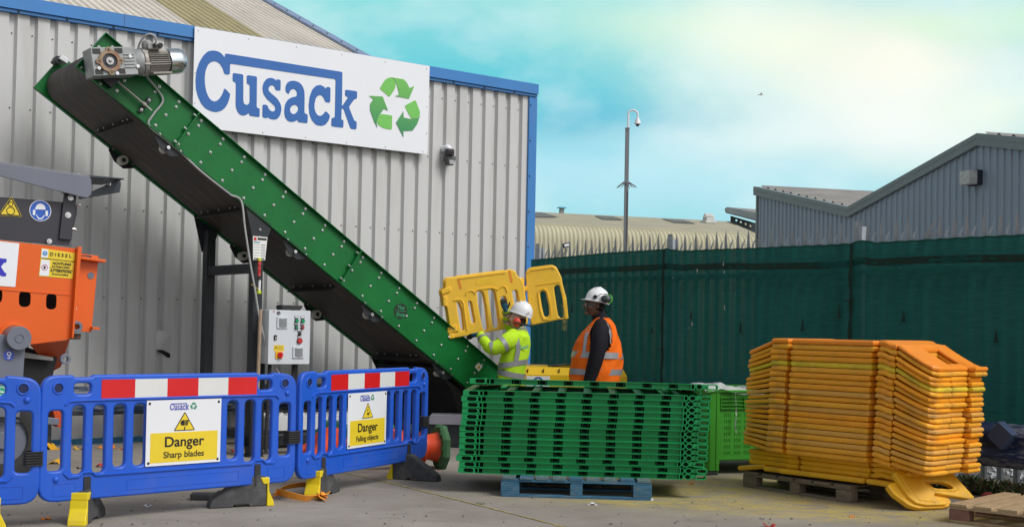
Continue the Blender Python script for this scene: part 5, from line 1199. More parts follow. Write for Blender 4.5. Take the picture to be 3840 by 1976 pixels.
for a in posts:
    b=MB(); vs=[]
    sec=[(-.05,0),(-.05,.09),(-.03,.10),(.03,.10),(.05,.09),(.05,0),(.02,-.012),(-.02,-.012)]
    b.slab([(x,y+.03) for x,y in sec],0,2.46); b.add([(-.05,.03,2.46),(-.02,.018,2.46),(.02,.018,2.46),(.05,.03,2.46),(.035,.03,2.52),(-.035,.03,2.52)],[(0,1,2,3,4,5)])
    b.v=[(x+a,y,z) for x,y,z in b.v]; b.build('post',GALV,FEN.o)
for z in (.42,2.0):
    b=MB(); b.bb(0,LENF,.004,.045,z-.028,z+.028); b.bb(0,LENF,.004,.01,z-.028,z+.03); b.build('rail',GALV,FEN.o)
# netting
net=bpy.data.materials.new('green_netting'); net.use_nodes=True; t_=net.node_tree; n_=t_.nodes; l_=t_.links; n_.clear()
tcn=n_.new('ShaderNodeTexCoord'); mpn=n_.new('ShaderNodeMapping'); mpn.inputs['Scale'].default_value=(3,3,55); l_.new(tcn.outputs['Object'],mpn.inputs[0])
nn_=n_.new('ShaderNodeTexNoise'); nn_.inputs['Scale'].default_value=2; nn_.inputs['Detail'].default_value=6; l_.new(mpn.outputs[0],nn_.inputs['Vector'])
nn2=n_.new('ShaderNodeTexNoise'); nn2.inputs['Scale'].default_value=1.3; nn2.inputs['Detail'].default_value=5; l_.new(tcn.outputs['Object'],nn2.inputs['Vector'])
rp_=n_.new('ShaderNodeValToRGB'); rp_.color_ramp.elements[0].color=(.020,.092,.082,1); rp_.color_ramp.elements[1].color=(.034,.165,.148,1); rp_.color_ramp.elements[0].position=.3; rp_.color_ramp.elements[1].position=.7; l_.new(nn_.outputs[0],rp_.inputs[0])
df=n_.new('ShaderNodeBsdfDiffuse'); l_.new(rp_.outputs[0],df.inputs[0]); tl=n_.new('ShaderNodeBsdfTranslucent'); tl.inputs[0].default_value=(.018,.13,.115,1)
tr_=n_.new('ShaderNodeBsdfTransparent'); tr_.inputs[0].default_value=(1,1,1,1)
m1=n_.new('ShaderNodeMixShader'); m1.inputs[0].default_value=.42; l_.new(df.outputs[0],m1.inputs[1]); l_.new(tl.outputs[0],m1.inputs[2])
m2=n_.new('ShaderNodeMixShader'); mrn=n_.new('ShaderNodeMapRange'); l_.new(nn2.outputs[0],mrn.inputs[0]); mrn.inputs[1].default_value=.35; mrn.inputs[2].default_value=.65; mrn.inputs[3].default_value=.012; mrn.inputs[4].default_value=.03
l_.new(mrn.outputs[0],m2.inputs[0]); l_.new(m1.outputs[0],m2.inputs[1]); l_.new(tr_.outputs[0],m2.inputs[2])
oo=n_.new('ShaderNodeOutputMaterial'); l_.new(m2.outputs[0],oo.inputs[0])
NT=Thing('green_netting','dark green windbreak netting tied along the front of the palisade fence','netting',F0,FU)
b=MB(); vs=[]; nx=460; nz_=30; toppts=[(2005,975),(2150,962),(2300,948),(2400,942),(2480,937),(2505,934),(2560,942),(2700,936),(2830,932),(2960,925),(3100,920),(3190,915),(3238,902),(3290,911),(3400,905),(3600,893),(3840,882)]
tz=[(NT.loc(x,y,-.03)) for x,y in toppts]
def topz(a):
    for i in range(len(tz)-1):
        if a<=tz[i+1][0]: t=max(0,(a-tz[i][0])/(tz[i+1][0]-tz[i][0])); return tz[i][1]*(1-t)+tz[i+1][1]*t
    return tz[-1][1]
for i in range(nx+1):
    a=-.03+(LENF)*i/nx; zt=topz(a)+.0025*math.sin(a*2*math.pi/.162)
    for j in range(nz_+1):
        v_=j/nz_; z=.30+(zt-.30)*(v_)
        fold=.0035*math.sin(a*2*math.pi/.162+1.5*math.sin(z*1.3))+.007*math.sin(a*9+z*1.2+2*mnoise.noise(Vector((a*.7,z*.5,3))))*(1-v_)**.5+.018*mnoise.noise(Vector((a*1.1,z*1.4,0)))
        band=.018*math.exp(-((z-zt+.20)/.05)**2)
        vs.append((a,-.045+fold*.8-band,z))
b.add(vs,[(i*(nz_+1)+j,(i+1)*(nz_+1)+j,(i+1)*(nz_+1)+j+1,i*(nz_+1)+j+1) for i in range(nx) for j in range(nz_)])
b.build('net_sheet',net,NT.o,smooth=True,auto=False)
b=MB(); vs=[];
for i in range(nx+1):
    a=-.03+LENF*i/nx; zt=topz(a)+.0025*math.sin(a*2*math.pi/.162); vs.append(Vector((a,-.05,zt)))
b.tube(vs,.007,6); b.build('hem_cord',mat('hem_green',(.004,.075,.05),.7),NT.o,smooth=True)
b=MB(); vs=[]
for i in range(121):
    a=-.03+LENF*i/120
    for z in (1.965,2.035): vs.append((a,-.062+.006*math.sin(a*5),z-2.0+topz(a)-.20+.01*math.sin(a*2.3)))
b.add(vs,[(2*i,2*i+2,2*i+3,2*i+1) for i in range(120)]); b.build('rail_shade_strip',mat('net_shade_dark',(.0015,.028,.020),.85),NT.o)  # added dark strip: the rail behind showing dark through the net, painted
# folded strips coloured dark for the shade at the posts, and cable ties
for a in posts[1:]:
    b=MB(); vs=[]
    for j in range(24):
        z=.35+(topz(a)-.36)*j/23; w_=.022+.006*math.sin(j*1.7); dx=.006*math.sin(j*.9)
        vs+=[(a-w_+dx,-.072-.006*math.sin(j*2.1),z),(a+dx,-.088,z),(a+w_+dx,-.072,z)]
    b.add(vs,[(3*j+i,3*j+i+1,3*j+i+4,3*j+i+3) for j in range(23) for i in range(2)]); b.build('post_shade_fold',mat('net_shade_dark',(0,0,0)),NT.o,smooth=True,auto=False)
    for z in (1.70,1.15,.75):
        q=MB(); q.tube([(a-.05,-.095,z+.008),(a,-.10,z-.004),(a+.055,-.095,z+.01)],.007,5); q.build('cable_tie',BLACKINK,NT.o)
rr=random.Random(17)
for k in range(11):
    a=.9+k*.74+rr.uniform(-.15,.15); z=rr.uniform(1.25,1.6) if a>3 else rr.uniform(1.3,1.65); b=MB(); l_=rr.uniform(.05,.11); b.add([(a-.022,-.085,z),(a+.026,-.085,z-.004),(a+.012,-.082,z+l_),(a,-.082,z+l_*1.4)],[(0,1,2,3)]); b.build('pucker_shade',MC['net_shade_dark'],NT.o)  # flat dark patches, the shade of small puckers put into the colour
# torn bits caught in the net
RB=mat('pale_litter',(.5,.5,.47),.7)
for k,(x,y,r_) in enumerate(((2612,1018,.035),(2712,990,.022),(2522,1042,.015),(2717,1152,.03),(2595,1215,.022),(2715,1020,.012),(2582,1230,.012),(2628,955,.02))):
    a,h=NT.loc(x,y,-.09); t=Thing('litter_scrap','small pale scrap of plastic caught in the green netting','scrap',NT.M@Vector((a,-.085,h)),FU,group='pale scraps caught in the netting')
    b=MB(); q=random.Random(k); b.add([(q.uniform(-1,1)*r_*.6,q.uniform(-.006,.006),r_*s_+q.uniform(-.3,.3)*r_) for s_ in (1,.5,0,-.6,-1)]+[(r_*.3*q.uniform(-1,1),-.004,-r_)],[(0,1,2),(1,2,3),(2,3,4),(3,4,5)]); b.build('scrap',RB,t.o)
# gravel and weeds beyond / below the fence
b=MB(); rr=random.Random(2); c0=(F0+FU*5.0)
for k in range(1500):
    a=rr.uniform(4.2,9.6); d=rr.uniform(.25,2.6) ; r_=rr.uniform(.02,.042)
    q=Matrix.Rotation(rr.uniform(0,3),3,'X')@Matrix.Rotation(rr.uniform(0,3),3,'Z')
    p_=F0+FU*a+FEN.D*d; s3=[r_*rr.uniform(.6,1) for _ in range(3)]
    b.add([p_+Vector((0,0,.03+.10*min(d,1.5)+r_*.3))+q@Vector(v) for v in ((s3[0],0,0),(-s3[0],0,0),(0,s3[1],0),(0,-s3[1],0),(0,0,s3[2]),(0,0,-s3[2]))],[(0,2,4),(2,1,4),(1,3,4),(3,0,4),(2,0,5),(1,2,5),(3,1,5),(0,3,5)])
tag(b.build('gravel',mat('pale_gravel',(.42,.43,.45),.8,0,.4,25)),label='pale grey gravel bank beyond the palisade fence',cat='gravel',kind='stuff')
b=MB(); vs=[F0+FU*3.9+FEN.D*.2,F0+FU*9.8+FEN.D*.2,F0+FU*9.8+FEN.D*1.7+Vector((0,0,.17)),F0+FU*3.9+FEN.D*1.7+Vector((0,0,.17)),F0+FU*9.8+FEN.D*6+Vector((0,0,.2)),F0+FU*3.9+FEN.D*6+Vector((0,0,.2))]
b.add([v_+Vector((0,0,.012)) for v_ in vs],[(0,1,2,3),(3,2,4,5)]); tag(b.build('gravel_bank',mat('gravel_soil',(.16,.155,.15),.9,0,.3,20,bump=1)),kind='structure')
def weeds(name,label,x0,x1,n,cols,seed,hh=.10,dd=(-.55,.1)):
    b=MB(); rr=random.Random(seed)
    for k in range(n):
        x=rr.uniform(x0,x1); p_=G(x,1800); q_=NT.I@hit(x,1700,F0,FEN.D); a=q_.x; d=rr.uniform(*dd); p_=F0+FU*a+FEN.D*d
        for L_ in range(7):
            an=rr.uniform(0,6.28); le=rr.uniform(.03,hh); up=rr.uniform(.3,1.2); c_=Vector((math.cos(an),math.sin(an),0)); e_=Vector((0,0,1)); s_=Vector((-math.sin(an),math.cos(an),0))*le*.16
            m_=p_+c_*le*.5*(1)+e_*le*up*.7; tp=p_+c_*le+e_*le*up
            b.add([p_-s_*.3,p_+s_*.3,m_+s_,tp,m_-s_],[(0,1,2,3,4)],mi=rr.randrange(len(cols)))
    return tag(b.build(name,cols),label=label,cat='weeds',kind='stuff')
weeds('weeds','low green and reddish weeds along the foot of the palisade fence',3560,4000,420,[mat('weed_green',(.045,.10,.02),.8,0,.4,30),mat('weed_dark',(.03,.055,.02),.8,0,.3,30),mat('weed_red',(.09,.06,.03),.8,0,.3,30),mat('dry_grass',(.20,.19,.08),.8)],3)
b=MB(); vs=[F0+FU*a+FEN.D*d+Vector((0,0,.006)) for a,d in ((6.2,-.55),(9.8,-.6),(9.8,.35),(6.2,.35))]; b.add(vs,[(0,1,2,3)]); tag(b.build('soil_strip',mat('dark_soil',(.075,.06,.045),.95,0,.4,12,bump=1)),kind='structure')
p=G(3703,1862,.04); t=Thing('red_ball','deflated dark red ball lying among the weeds behind the pine pallet','ball',(p.x,p.y,0)); b=MB(); b.ball((0,0,.04),(.058,.05,.042),14,9); b.build('ball_skin',mat('faded_red',(.16,.015,.012),.8,0,.3,14,bump=.4),t.o,smooth=True)

# guard rail on the right
q0=PY(3630,1600,10.75); q0.z=0
ar=armco('guard_rail','chipped blue and white guard rail in front of the netting at the right edge',q0,(FU.x,FU.y),2.2,mat('blue_white_chipped',(.015,.03,.10),.4,0,.3,3,dirt=(.45,.46,.48),dscale=2.2,damt=1,stretch=(1,1,4)),zc=.45,sc=1.22,p0=1.75,postm=mat('post_blue',(.04,.07,.17),.5,0,.2,5,dirt=(.25,.2,.17),dscale=5,damt=.5))
a_=ar.loc(3790,1630); b=MB(); b.box((a_[0],-.12,a_[1]),(.17,.10,.17),rot=Matrix.Rotation(R(38),3,'Y')); b.build('spacer_block',mat('worn_blue_block',(.06,.09,.17),.5,0,.2,5,dirt=(.25,.2,.17),dscale=5,damt=.6),ar.o,bevel=.006)

# ================================================================== yellow machine behind the men
YO2=PY(2155,1430,14.9); ym=mat('machine_yellow',(.78,.50,.01),.4,0,.06,2)
YMc=Thing('yellow_skip','low bright yellow steel machine hopper with slotted top edge behind the two workers','hopper',(PY(1968,1400,14.9).x,14.9,0),(1,.0))
yl=YMc.loc; a0,h0=0,yl(1968,1376)[1]; a1=yl(2352,1400)[0]; h1=yl(1968,1404)[1]
b=MB(); b.prism([(-.05,.1),(a1,.1),(a1,h1),(a1-.045,h0),(-.05,h0)],.10,.9); 
b.prism([(-.05,.1),(a1,.1),(a1,h1),(-.05,h1)],-.0,.10); b.add([(-.05,0,h1),(a1,0,h1),(a1-.045,.10,h0),(-.05,.10,h0)],[(0,1,2,3)])
yb=b.build('body',ym,YMc.o,bevel=.004)
b=MB()
for x in (1979,2038,2097): 
    a,h=yl(x,1390,.03); b.prism([(a-.009,h-.025),(a+.003,h-.025),(a+.009,h+.025),(a-.003,h+.025)],.02,.06)
b.build('slots',BLACKINK,YMc.o)
a,h=yl(2018,1420); b=MB(); b.bb(yl(1974,1408)[0],yl(2062,1408)[0],-.004,0,.55,yl(1974,1409)[1]); b.build('white_label',WHITE,YMc.o)
a,h=yl(2018,1433); b=MB(); b.ring((a,-.008,h),(a,-.004,h),.066,.048,n=30); b.build('label_ring',mat('ring_blue',(.02,.10,.40),.4),YMc.o)
b=MB(); b.bb(-.05,a1,-.002,.9,.0,.10); b.build('base_frame',BLACKMET,YMc.o)
p=YMc.M@Vector((.45,.25,h0)); t=Thing('rubber_sheet','grey black rubber sheet lying on the yellow hopper between the two workers','rubber sheet',p,(1,0))
b=MB(); vs=[]
for i in range(13):
    for j in range(5): vs.append((-.15+i*.05,j*.1,.012+.03*math.sin(i*.26)*(1-.1*j)+.006*math.sin(i*1.7+j)))
b.add(vs,[(i*5+j,(i+1)*5+j,(i+1)*5+j+1,i*5+j+1) for i in range(12) for j in range(4)]); o=b.build('sheet',mat('sheet_rubber',(.06,.06,.055),.7,0,.3,8),t.o); sm=o.modifiers.new('s','SOLIDIFY'); sm.thickness=.012; sm.offset=-1
t=Thing('wooden_batten','thin pale wooden batten resting on the wall edge behind the yellow jacketed worker','batten',PY(1840,1366,15.6),(1,0))
b=MB(); b.bb(-.05,.72,0,.05,-.012,.01); b.build('batten',mat('pale_batten',(.45,.33,.16),.7),t.o,bevel=.002); b=MB(); b.bb(-.03,.6,.03,.1,-.95,-.014); b.build('black_bin',BLACKMET,t.o)

# ================================================================== things under the conveyor
whp=mat('white_pvc',(.66,.67,.68),.45,0,.05,4,dirt=(.4,.4,.38),dscale=5,damt=.3)
p=G(1000,1700); p=PY(1010,1640,13.3); p.z=0
t=Thing('white_block','row of white moulded plastic blocks on a black frame beneath the conveyor','plastic blocks',p,WU)
for i in range(4):
    q=MB(); a=i*.36; q.prism([(a+.01,.20),(a+.35,.20),(a+.35,.34),(a+.33,.36),(a+.03,.36),(a+.01,.34)],0,.42)
    for e in(.08,.18,.28): q.ball((a+e,.12,.36),(.028,.05,.018),8,5); q.ball((a+e,.3,.36),(.028,.05,.018),8,5)
    q.build('block',whp,t.o,bevel=.01,smooth=True)
q=MB(); q.bb(-.1,1.6,.02,.40,.10,.198); q.bb(-.1,-.02,.02,.40,0,.1); q.bb(1.5,1.58,.02,.40,0,.1); q.build('frame',BLACKMET,t.o,bevel=.004)
p=PY(1600,1640,13.9); p.z=0
t=Thing('grey_lid','flat grey sheet metal lid sloping beside the foot of the conveyor','lid',p,(1,0))
q=MB(); q.prism([(-.02,.26),(.04,.37),(.42,.37),(.42,.26)],.0,.3); q.build('lid_sheet',mat('lilac_grey',(.27,.26,.31),.5,0,.1,4),t.o,bevel=.006)
q=MB(); q.bb(0,.42,.02,.28,0,.258); q.build('body',BLACKMET,t.o)
CO_=mat('cone_orange',(.72,.075,.015),.45,0,.12,6,dirt=(.4,.08,.04),dscale=6,damt=.4); CGR=mat('cone_base_green',(.035,.13,.045),.7,0,.2,8,dirt=(.10,.12,.10),dscale=7,damt=.5,bump=.2); CBK=mat('cone_base_black',(.03,.03,.032),.8,0,.3,8,dirt=(.12,.11,.10),dscale=7,damt=.5,bump=.2)
def cone(label,px,py,yy,az_,base,r_=.225,tilt=0,full=True):
    """a traffic cone lying on its side; axis points to compass az_ from the base"""
    p=PY(px,py,yy); u_=Vector((math.sin(R(az_)),math.cos(R(az_)),0)); t=Thing('traffic_cone',label,'traffic cone',(p.x,p.y,0),u_,group='traffic cones lying under the conveyor')
    n=8; q=MB(); 
    def oc(x,rr_): return [(x,math.cos(math.pi/8+k*math.pi/4)*rr_,r_*.925+math.sin(math.pi/8+k*math.pi/4)*rr_) for k in range(8)]
    vs=oc(-.04,r_)+oc(.0,r_)+oc(.03,r_*.93)+oc(.035,r_*.55); q.add(vs,[(i*8+j,i*8+(j+1)%8,(i+1)*8+(j+1)%8,(i+1)*8+j) for i in range(3) for j in range(8)]+[tuple(range(7,-1,-1)),tuple(range(24,32))])
    for k in range(8):
        a_=math.pi/4*k; q.box((.036,math.cos(a_)*r_*.75,r_*.925+math.sin(a_)*r_*.75),(.008,r_*.26,r_*.16),rot=Matrix.Rotation(a_,3,'X'))
    q.build('base',base,t.o,bevel=.006)
    q=MB(); z_=r_*.925; q.tube([(.03,0,z_),(.05,0,z_),(.16,0,z_),(.165,0,z_),(.185,0,z_),(.19,0,z_),(.45,0,z_-.05),(.66,0,z_-.10)],[.15,.135,.115,.155,.155,.11,.07,.035],22,ref=(0,0,1)); q.build('cone_body',CO_,t.o,smooth=True)
cone('orange cone with green octagonal base lying between the blue barriers and the green stack',1648,1700,11.9,-112,CGR)
cone('orange traffic cone with dark base lying behind the right end of the falling objects barrier',1530,1700,12.3,-118,CBK,.21)
cone('orange cone with green base seen through the left slots of the falling objects barrier',1250,1680,12.2,-172,CGR)
cone('traffic cone with black base lying behind the falling objects danger sign',1340,1690,12.6,-120,CBK,.21)
cone('traffic cone with green base seen through the right slots of the falling objects barrier',1440,1690,12.7,-122,CGR,.22)
for k,(x,y) in enumerate(((1300,1722),(1370,1724),(1445,1718))):
    p=G(x,y+8); t=Thing('small_wheel',['small black rubber wheel lying leftmost under the conveyor frame','small black rubber wheel in the middle of three under the conveyor','small black rubber wheel rightmost under the conveyor frame'][k],'wheel',(p.x,p.y,0),WU); tyre(t,(0,0,.17),.17,.09)

# ---------------------------------------------------------------- scraps on the ground
def scrap(px,py,sz_,m,lab,seed,grp='plastic scraps on the concrete'):
    p=G(px,py); t=Thing('plastic_scrap',lab,'scrap',p,(1,0),group=grp); q=random.Random(seed); b=MB(); vs=[]
    nx,ny=5,3
    for i in range(nx+1):
        for j in range(ny+1): vs.append((sz_*(i/nx-.5)*1.6+q.uniform(-.1,.1)*sz_,sz_*(j/ny-.5)+q.uniform(-.12,.12)*sz_,max(.003,.006+sz_*(.28*math.sin(i*1.4+seed)+.2*q.random()))))
    b.add(vs,[(i*(ny+1)+j,(i+1)*(ny+1)+j,(i+1)*(ny+1)+j+1,i*(ny+1)+j+1) for i in range(nx) for j in range(ny)]); o=b.build('scrap',m,t.o); sm=o.modifiers.new('s','SOLIDIFY'); sm.thickness=.006
YS=GY; OS=mat('scrap_orange',(.80,.26,.03),.6); RS=mat('scrap_red',(.5,.03,.025),.6)
scrap(215,1683,.16,YS,'yellow torn plastic scrap by the wall behind the left end of the sharp blades barrier',1)
scrap(300,1684,.07,YS,'small yellow plastic scrap by the wall, right of the larger yellow scrap',2)
scrap(400,1680,.10,OS,'orange torn plastic scrap standing by the blue wall base strip',3)
scrap(458,1684,.045,OS,'tiny orange plastic scrap by the wall left of the sharp blades sign',4)
scrap(215,1738,.10,YS,'crumpled pale yellow scrap in the first gap of the sharp blades barrier',5)
scrap(385,1750,.07,RS,'small red scrap seen low through the sharp blades barrier',6)
scrap(880,1694,.05,RS,'small red scrap seen right of the sharp blades sign through the barrier',7)
scrap(300,1757,.035,BLACKRUB,'small black rubber scrap low behind the sharp blades barrier',8)
scrap(172,1946,.035,OS,'small orange scrap on the concrete left of the first yellow foot',9)
scrap(2590,1814,.035,OS,'small orange scrap on the concrete right of the blue pallet',10)
scrap(2222,1892,.045,WHITE,'small white paper scrap on the concrete in front of the blue pallet',11)
scrap(2430,1874,.05,WHITE,'pale curled scrap beside the right corner of the blue pallet',12)
scrap(552,1900,.03,WHITE,'tiny white scrap in front of the middle blue barrier',13)
scrap(2885,1975,.05,RS,'red scrap at the bottom edge of the photo before the brown pallet',14)
scrap(3195,1938,.025,OS,'tiny orange chip on the concrete in front of the brown pallet',15)
b=MB(); rr=random.Random(21)
for k in range(420):
    x=rr.uniform(0,3700); y=rr.uniform(1790,1976); p=G(x,y); r_=rr.choice([.003,.004,.006,.009]) if rr.random()<.9 else .014
    q=Matrix.Rotation(rr.uniform(0,3),3,'Z'); b.add([p+Vector((0,0,r_*.4))+q@Vector(v) for v in ((r_,0,0),(-r_*1.2,0,0),(0,r_*.8,0),(0,-r_*.7,0),(0,0,r_*.5))],[(0,2,4),(2,1,4),(1,3,4),(3,0,4)])
tag(b.build('grit',mat('grit',(.07,.065,.06),.9,0,.5,30)),label='dark grit and tiny stones scattered over the concrete',cat='grit',kind='stuff')
for k,(x,y) in enumerate(((1802,1892),)):
    p=G(x,y); t=Thing('weed','tiny green weed growing in the yard joint left of the blue pallet','weed',p); b=MB()
    for j in range(12):
        a=j*.55; b.add([(0,0,0),(math.cos(a)*.03-.002,math.sin(a)*.03,.012),(math.cos(a)*.045,math.sin(a)*.045,.018),(math.cos(a)*.03+.004,math.sin(a)*.03+.004,.012)],[(0,1,2,3)])
    b.build('leaves',MC['weed_green'],t.o)

# ================================================================== distance
BU=Vector((math.sin(R(72.5)),math.cos(R(72.5)),0)); bo=PY(2000,1226,40); bo.z=0
BG=Thing('beige_warehouse','long cream corrugated warehouse with curved eaves and dark rooflights beyond the fence','warehouse',bo,BU)
cream=mat('cream_sheet',(.50,.475,.33),.7,0,.08,.7,dirt=(.36,.35,.26),dscale=.8,damt=.4,stretch=(1,1,.4))
def corr(b,prof_,a0,a1,p,amp,n=4):
    vs=[];k=len(prof_); m=int((a1-a0)/p*n)
    nr=[]
    for i in range(k):
        q=Vector(prof_[min(i+1,k-1)])-Vector(prof_[max(i-1,0)]); q.normalize(); nr.append(Vector((-q.y,q.x)))
    for i in range(m+1):
        a=a0+(a1-a0)*i/m; o_=amp*math.cos(2*math.pi*i/n)
        for j,(d,h) in enumerate(prof_): vs.append((a,d+nr[j].x*o_,h+nr[j].y*o_))
    b.add(vs,[(i*k+j,(i+1)*k+j,(i+1)*k+j+1,i*k+j+1) for i in range(m) for j in range(k-1)])
b=MB(); corr(b,[(0,0),(0,4.25),(.04,4.45),(.14,4.62),(.32,4.74),(.6,4.81),(.85,4.84)],-4,14,.15,.03); b.build('wall',cream,BG.o,smooth=True,auto=False)
b=MB(); corr(b,[(.7,4.82),(8.5,5.97)],-4,14,.15,.02); b.build('roof',mat('cream_roof',(.44,.42,.31),.75,0,.14,1.2,dirt=(.33,.32,.26),dscale=2,damt=.6),BG.o,smooth=True,auto=False)
b=MB(); b.add([(-4,8.5,5.96),(14,8.5,5.96),(14,16,4.8),(-4,16,4.8)],[(0,1,2,3)]); b.bb(-4,14,.2,16,0,4.2); b.build('rear_roof',MC['cream_roof'],BG.o)
def bgroof(px,py):
    sl=(5.97-4.82)/7.8; d=BG.I.to_3x3()@ray(px,py); o=BG.I@CAM; t=(4.82-.7*sl+sl*o.y-o.z)/(d.z-sl*d.y); return o+d*t
for q in (((2000,800),(2030,800),(2095,818),(2000,818)),((2228,812),(2300,815),(2338,828),(2262,826)),((2478,823),(2565,828),(2610,842),(2528,838)),((2722,833),(2760,835),(2800,848),(2760,846))):
    b=MB(); vs=[bgroof(*p)+Vector((0,0,.04)) for p in q]; b.add(vs,[(0,1,2,3)]); b.build('rooflight',mat('grimy_rooflight',(.13,.13,.12),.6,0,.35,9),BG.o)
p=bgroof(2657,838); q=MB(); q.box(p+Vector((0,0,.05)),(.50,.5,.12)); q.box(p+Vector((0,0,.16)),(.34,.4,.12)); q.tube([p+Vector((-.24,0,.22)),p+Vector((-.15,0,.30)),p+Vector((.12,0,.31)),p+Vector((.24,0,.24))],[.03,.10,.10,.03],10); q.build('roof_vent',mat('vent_white',(.55,.56,.55),.5),BG.o,bevel=.02)
p=bgroof(2106,797); q=MB(); q.box(p+Vector((0,0,.06)),(.16,.16,.22)); q.build('flue',mat('flue_grey',(.2,.22,.22),.6),BG.o); q=MB(); q.box(p+Vector((0,0,.20)),(.36,.3,.05),taper=.7); q.build('flue_cap',mat('flue_blue',(.08,.36,.50),.5),BG.o)
fp=BG.M@BG.l3(2121,925,-.25); t=Thing('floodlight','small black floodlight on an arm against the cream warehouse wall above the netting','floodlight',fp,BU)
b=MB(); b.box((.03,0,.05),(.24,.10,.15),rot=Matrix.Rotation(R(-15),3,'Y')); b.build('housing',BLACKMET,t.o,bevel=.01); b=MB(); b.box((.02,-.055,.05),(.16,.01,.08),rot=Matrix.Rotation(R(-15),3,'Y')); b.build('lamp_glass',WHITE,t.o); b=MB(); b.tube([(-.13,.05,.02),(.0,.05,-.03),(.06,.1,-.1),(-.02,.22,-.33)],.015,6); b.build('arm',BLACKMET,t.o)

# blue grey multi gable building on the right
RA=R(-14.4); RU=Vector((-math.sin(RA),-math.cos(RA),0)); ro=PY(2834,1241,34); ro.z=0
RBd=Thing('gabled_building','blue grey ribbed metal building with zigzag gabled roofline behind the fence on the right','building',ro,RU)
bgm=mat('blue_grey_cladding',(.285,.36,.44),.5,0,.06,1.2,dirt=(.23,.29,.35),dscale=1.5,damt=.35,stretch=(1,1,.3)); tm=mat('grey_green_trim',(.20,.24,.245),.5,0,.12,2)
def rz_(a):
    a=a%10; return 5.33-1.02*(a/5 if a<5 else (10-a)/5)
b=MB(); 
for k in range(2): pass
clad(b,0,17.4,[(0,0),(.145,0),(.16,-.03),(.205,-.03),(.22,0)],lambda a:rz_(a)-.02,0,0); b.build('wall',bgm,RBd.o)
q=MB(); q.bb(-.03,.06,-.04,.5,0,5.34); q.build('corner_trim',tm,RBd.o)
segs=[(0,5),(5,10),(10,15),(15,17.4)]
for i,(a0,a1) in enumerate(segs):
    b=MB(); s0_=-.10 if i==0 else 0
    b.prism([(a0+s0_,rz_(a0)-.18 if a0 else 5.17),(a1,rz_(a1 if a1%10 else 10)-.18),(a1,rz_(a1)+.07),(a0+s0_,rz_(a0)+.07 if a0 else 5.41)],-.09-.002*i,.12); b.prism([(a0+s0_,rz_(a0)-.04),(a1,rz_(a1)-.04),(a1,rz_(a1)-.02),(a0+s0_,rz_(a0)-.02)],-.10,-.088)
    b.build('barge_trim',tm,RBd.o,bevel=.01)
rfm=mat('grey_roof_sheet',(.23,.225,.215),.7,0,.2,3,dirt=(.36,.35,.33),dscale=4,damt=.5,stretch=(1,.3,1))
for i,(a0,a1) in enumerate(segs):
    b=MB(); vs=[]; n=int((a1-a0)/.11)
    for k in range(n+1):
        a=a0+(a1-a0)*k/n; up=.06 if k%4==0 else 0
        vs+=[(a,.1,rz_(a)+.05+up),(a,14,rz_(a)+.05+up)]
    b.add(vs,[(2*k,2*k+2,2*k+3,2*k+1) for k in range(n)]); b.build('roof',rfm,RBd.o)
b=MB(); b.add([(0,.1,0),(0,14,0),(0,14,5.3),(0,.1,5.3)],[(0,1,2,3)]); b.build('end_wall',bgm,RBd.o)
q=MB(); 
for (a,) in ((4.0,),): q.ball((a,9,rz_(a)+.2),(.12,.12,.15),8,6)
q.build('roof_flue',mat('vent_white',(0,0,0)),RBd.o)
lp=RBd.l3(3648,668,-.14); t=Thing('wall_light','square bulkhead light with frosted glass fixed on the blue grey gabled building','wall light',RBd.M@Vector((lp.x,-.14,lp.z)),RU)
b=MB(); b.box((0,.05,0),(.34,.12,.30)); b.build('housing',mat('dark_navy',(.02,.025,.045),.5),t.o,bevel=.01)
b=MB(); b.box((0,-.10,0),(.32,.18,.27)); b.build('lamp_glass',mat('frosted_panel',(.50,.50,.48),.35,0,.25,9),t.o,bevel=.004)
# lower canopy roof beyond it
cn=PY(2722,1238,36.5); cn.z=0; cno=Thing('canopy_roof','small grey monopitch canopy roof on a holed steel beam left of the gabled building','canopy',cn,(1,0))
L_=cno.loc; b=MB(); b.prism([L_(2720,781),L_(2728,776),L_(2850,800),L_(2850,830),L_(2724,797)],0,.15); b.build('gutter',tm,cno.o,bevel=.01)
b=MB(); b.add([tuple(cno.l3(2728,777,0)),tuple(cno.l3(2850,801,0)),tuple(cno.l3(2900,790,3.5)),tuple(cno.l3(2740,779,3.0))],[(0,1,2,3)]); b.build('roof',rfm,cno.o)
cpx=[L_(2747,806),L_(2850,836),L_(2850,874),L_(2747,830)]
plate('beam',cpx,[el(L_(x,y)[0],L_(x,y)[1],.035,.035,n=12) for x,y in((2769,823),(2786,830),(2804,837),(2822,844))],.06,mat('beam_grey',(.08,.095,.10),.5),cno.o,d=.3)
b=MB(); b.bb(1.0,1.25,.5,.7,0,L_(2850,845)[1]); b.build('column',tm,cno.o)

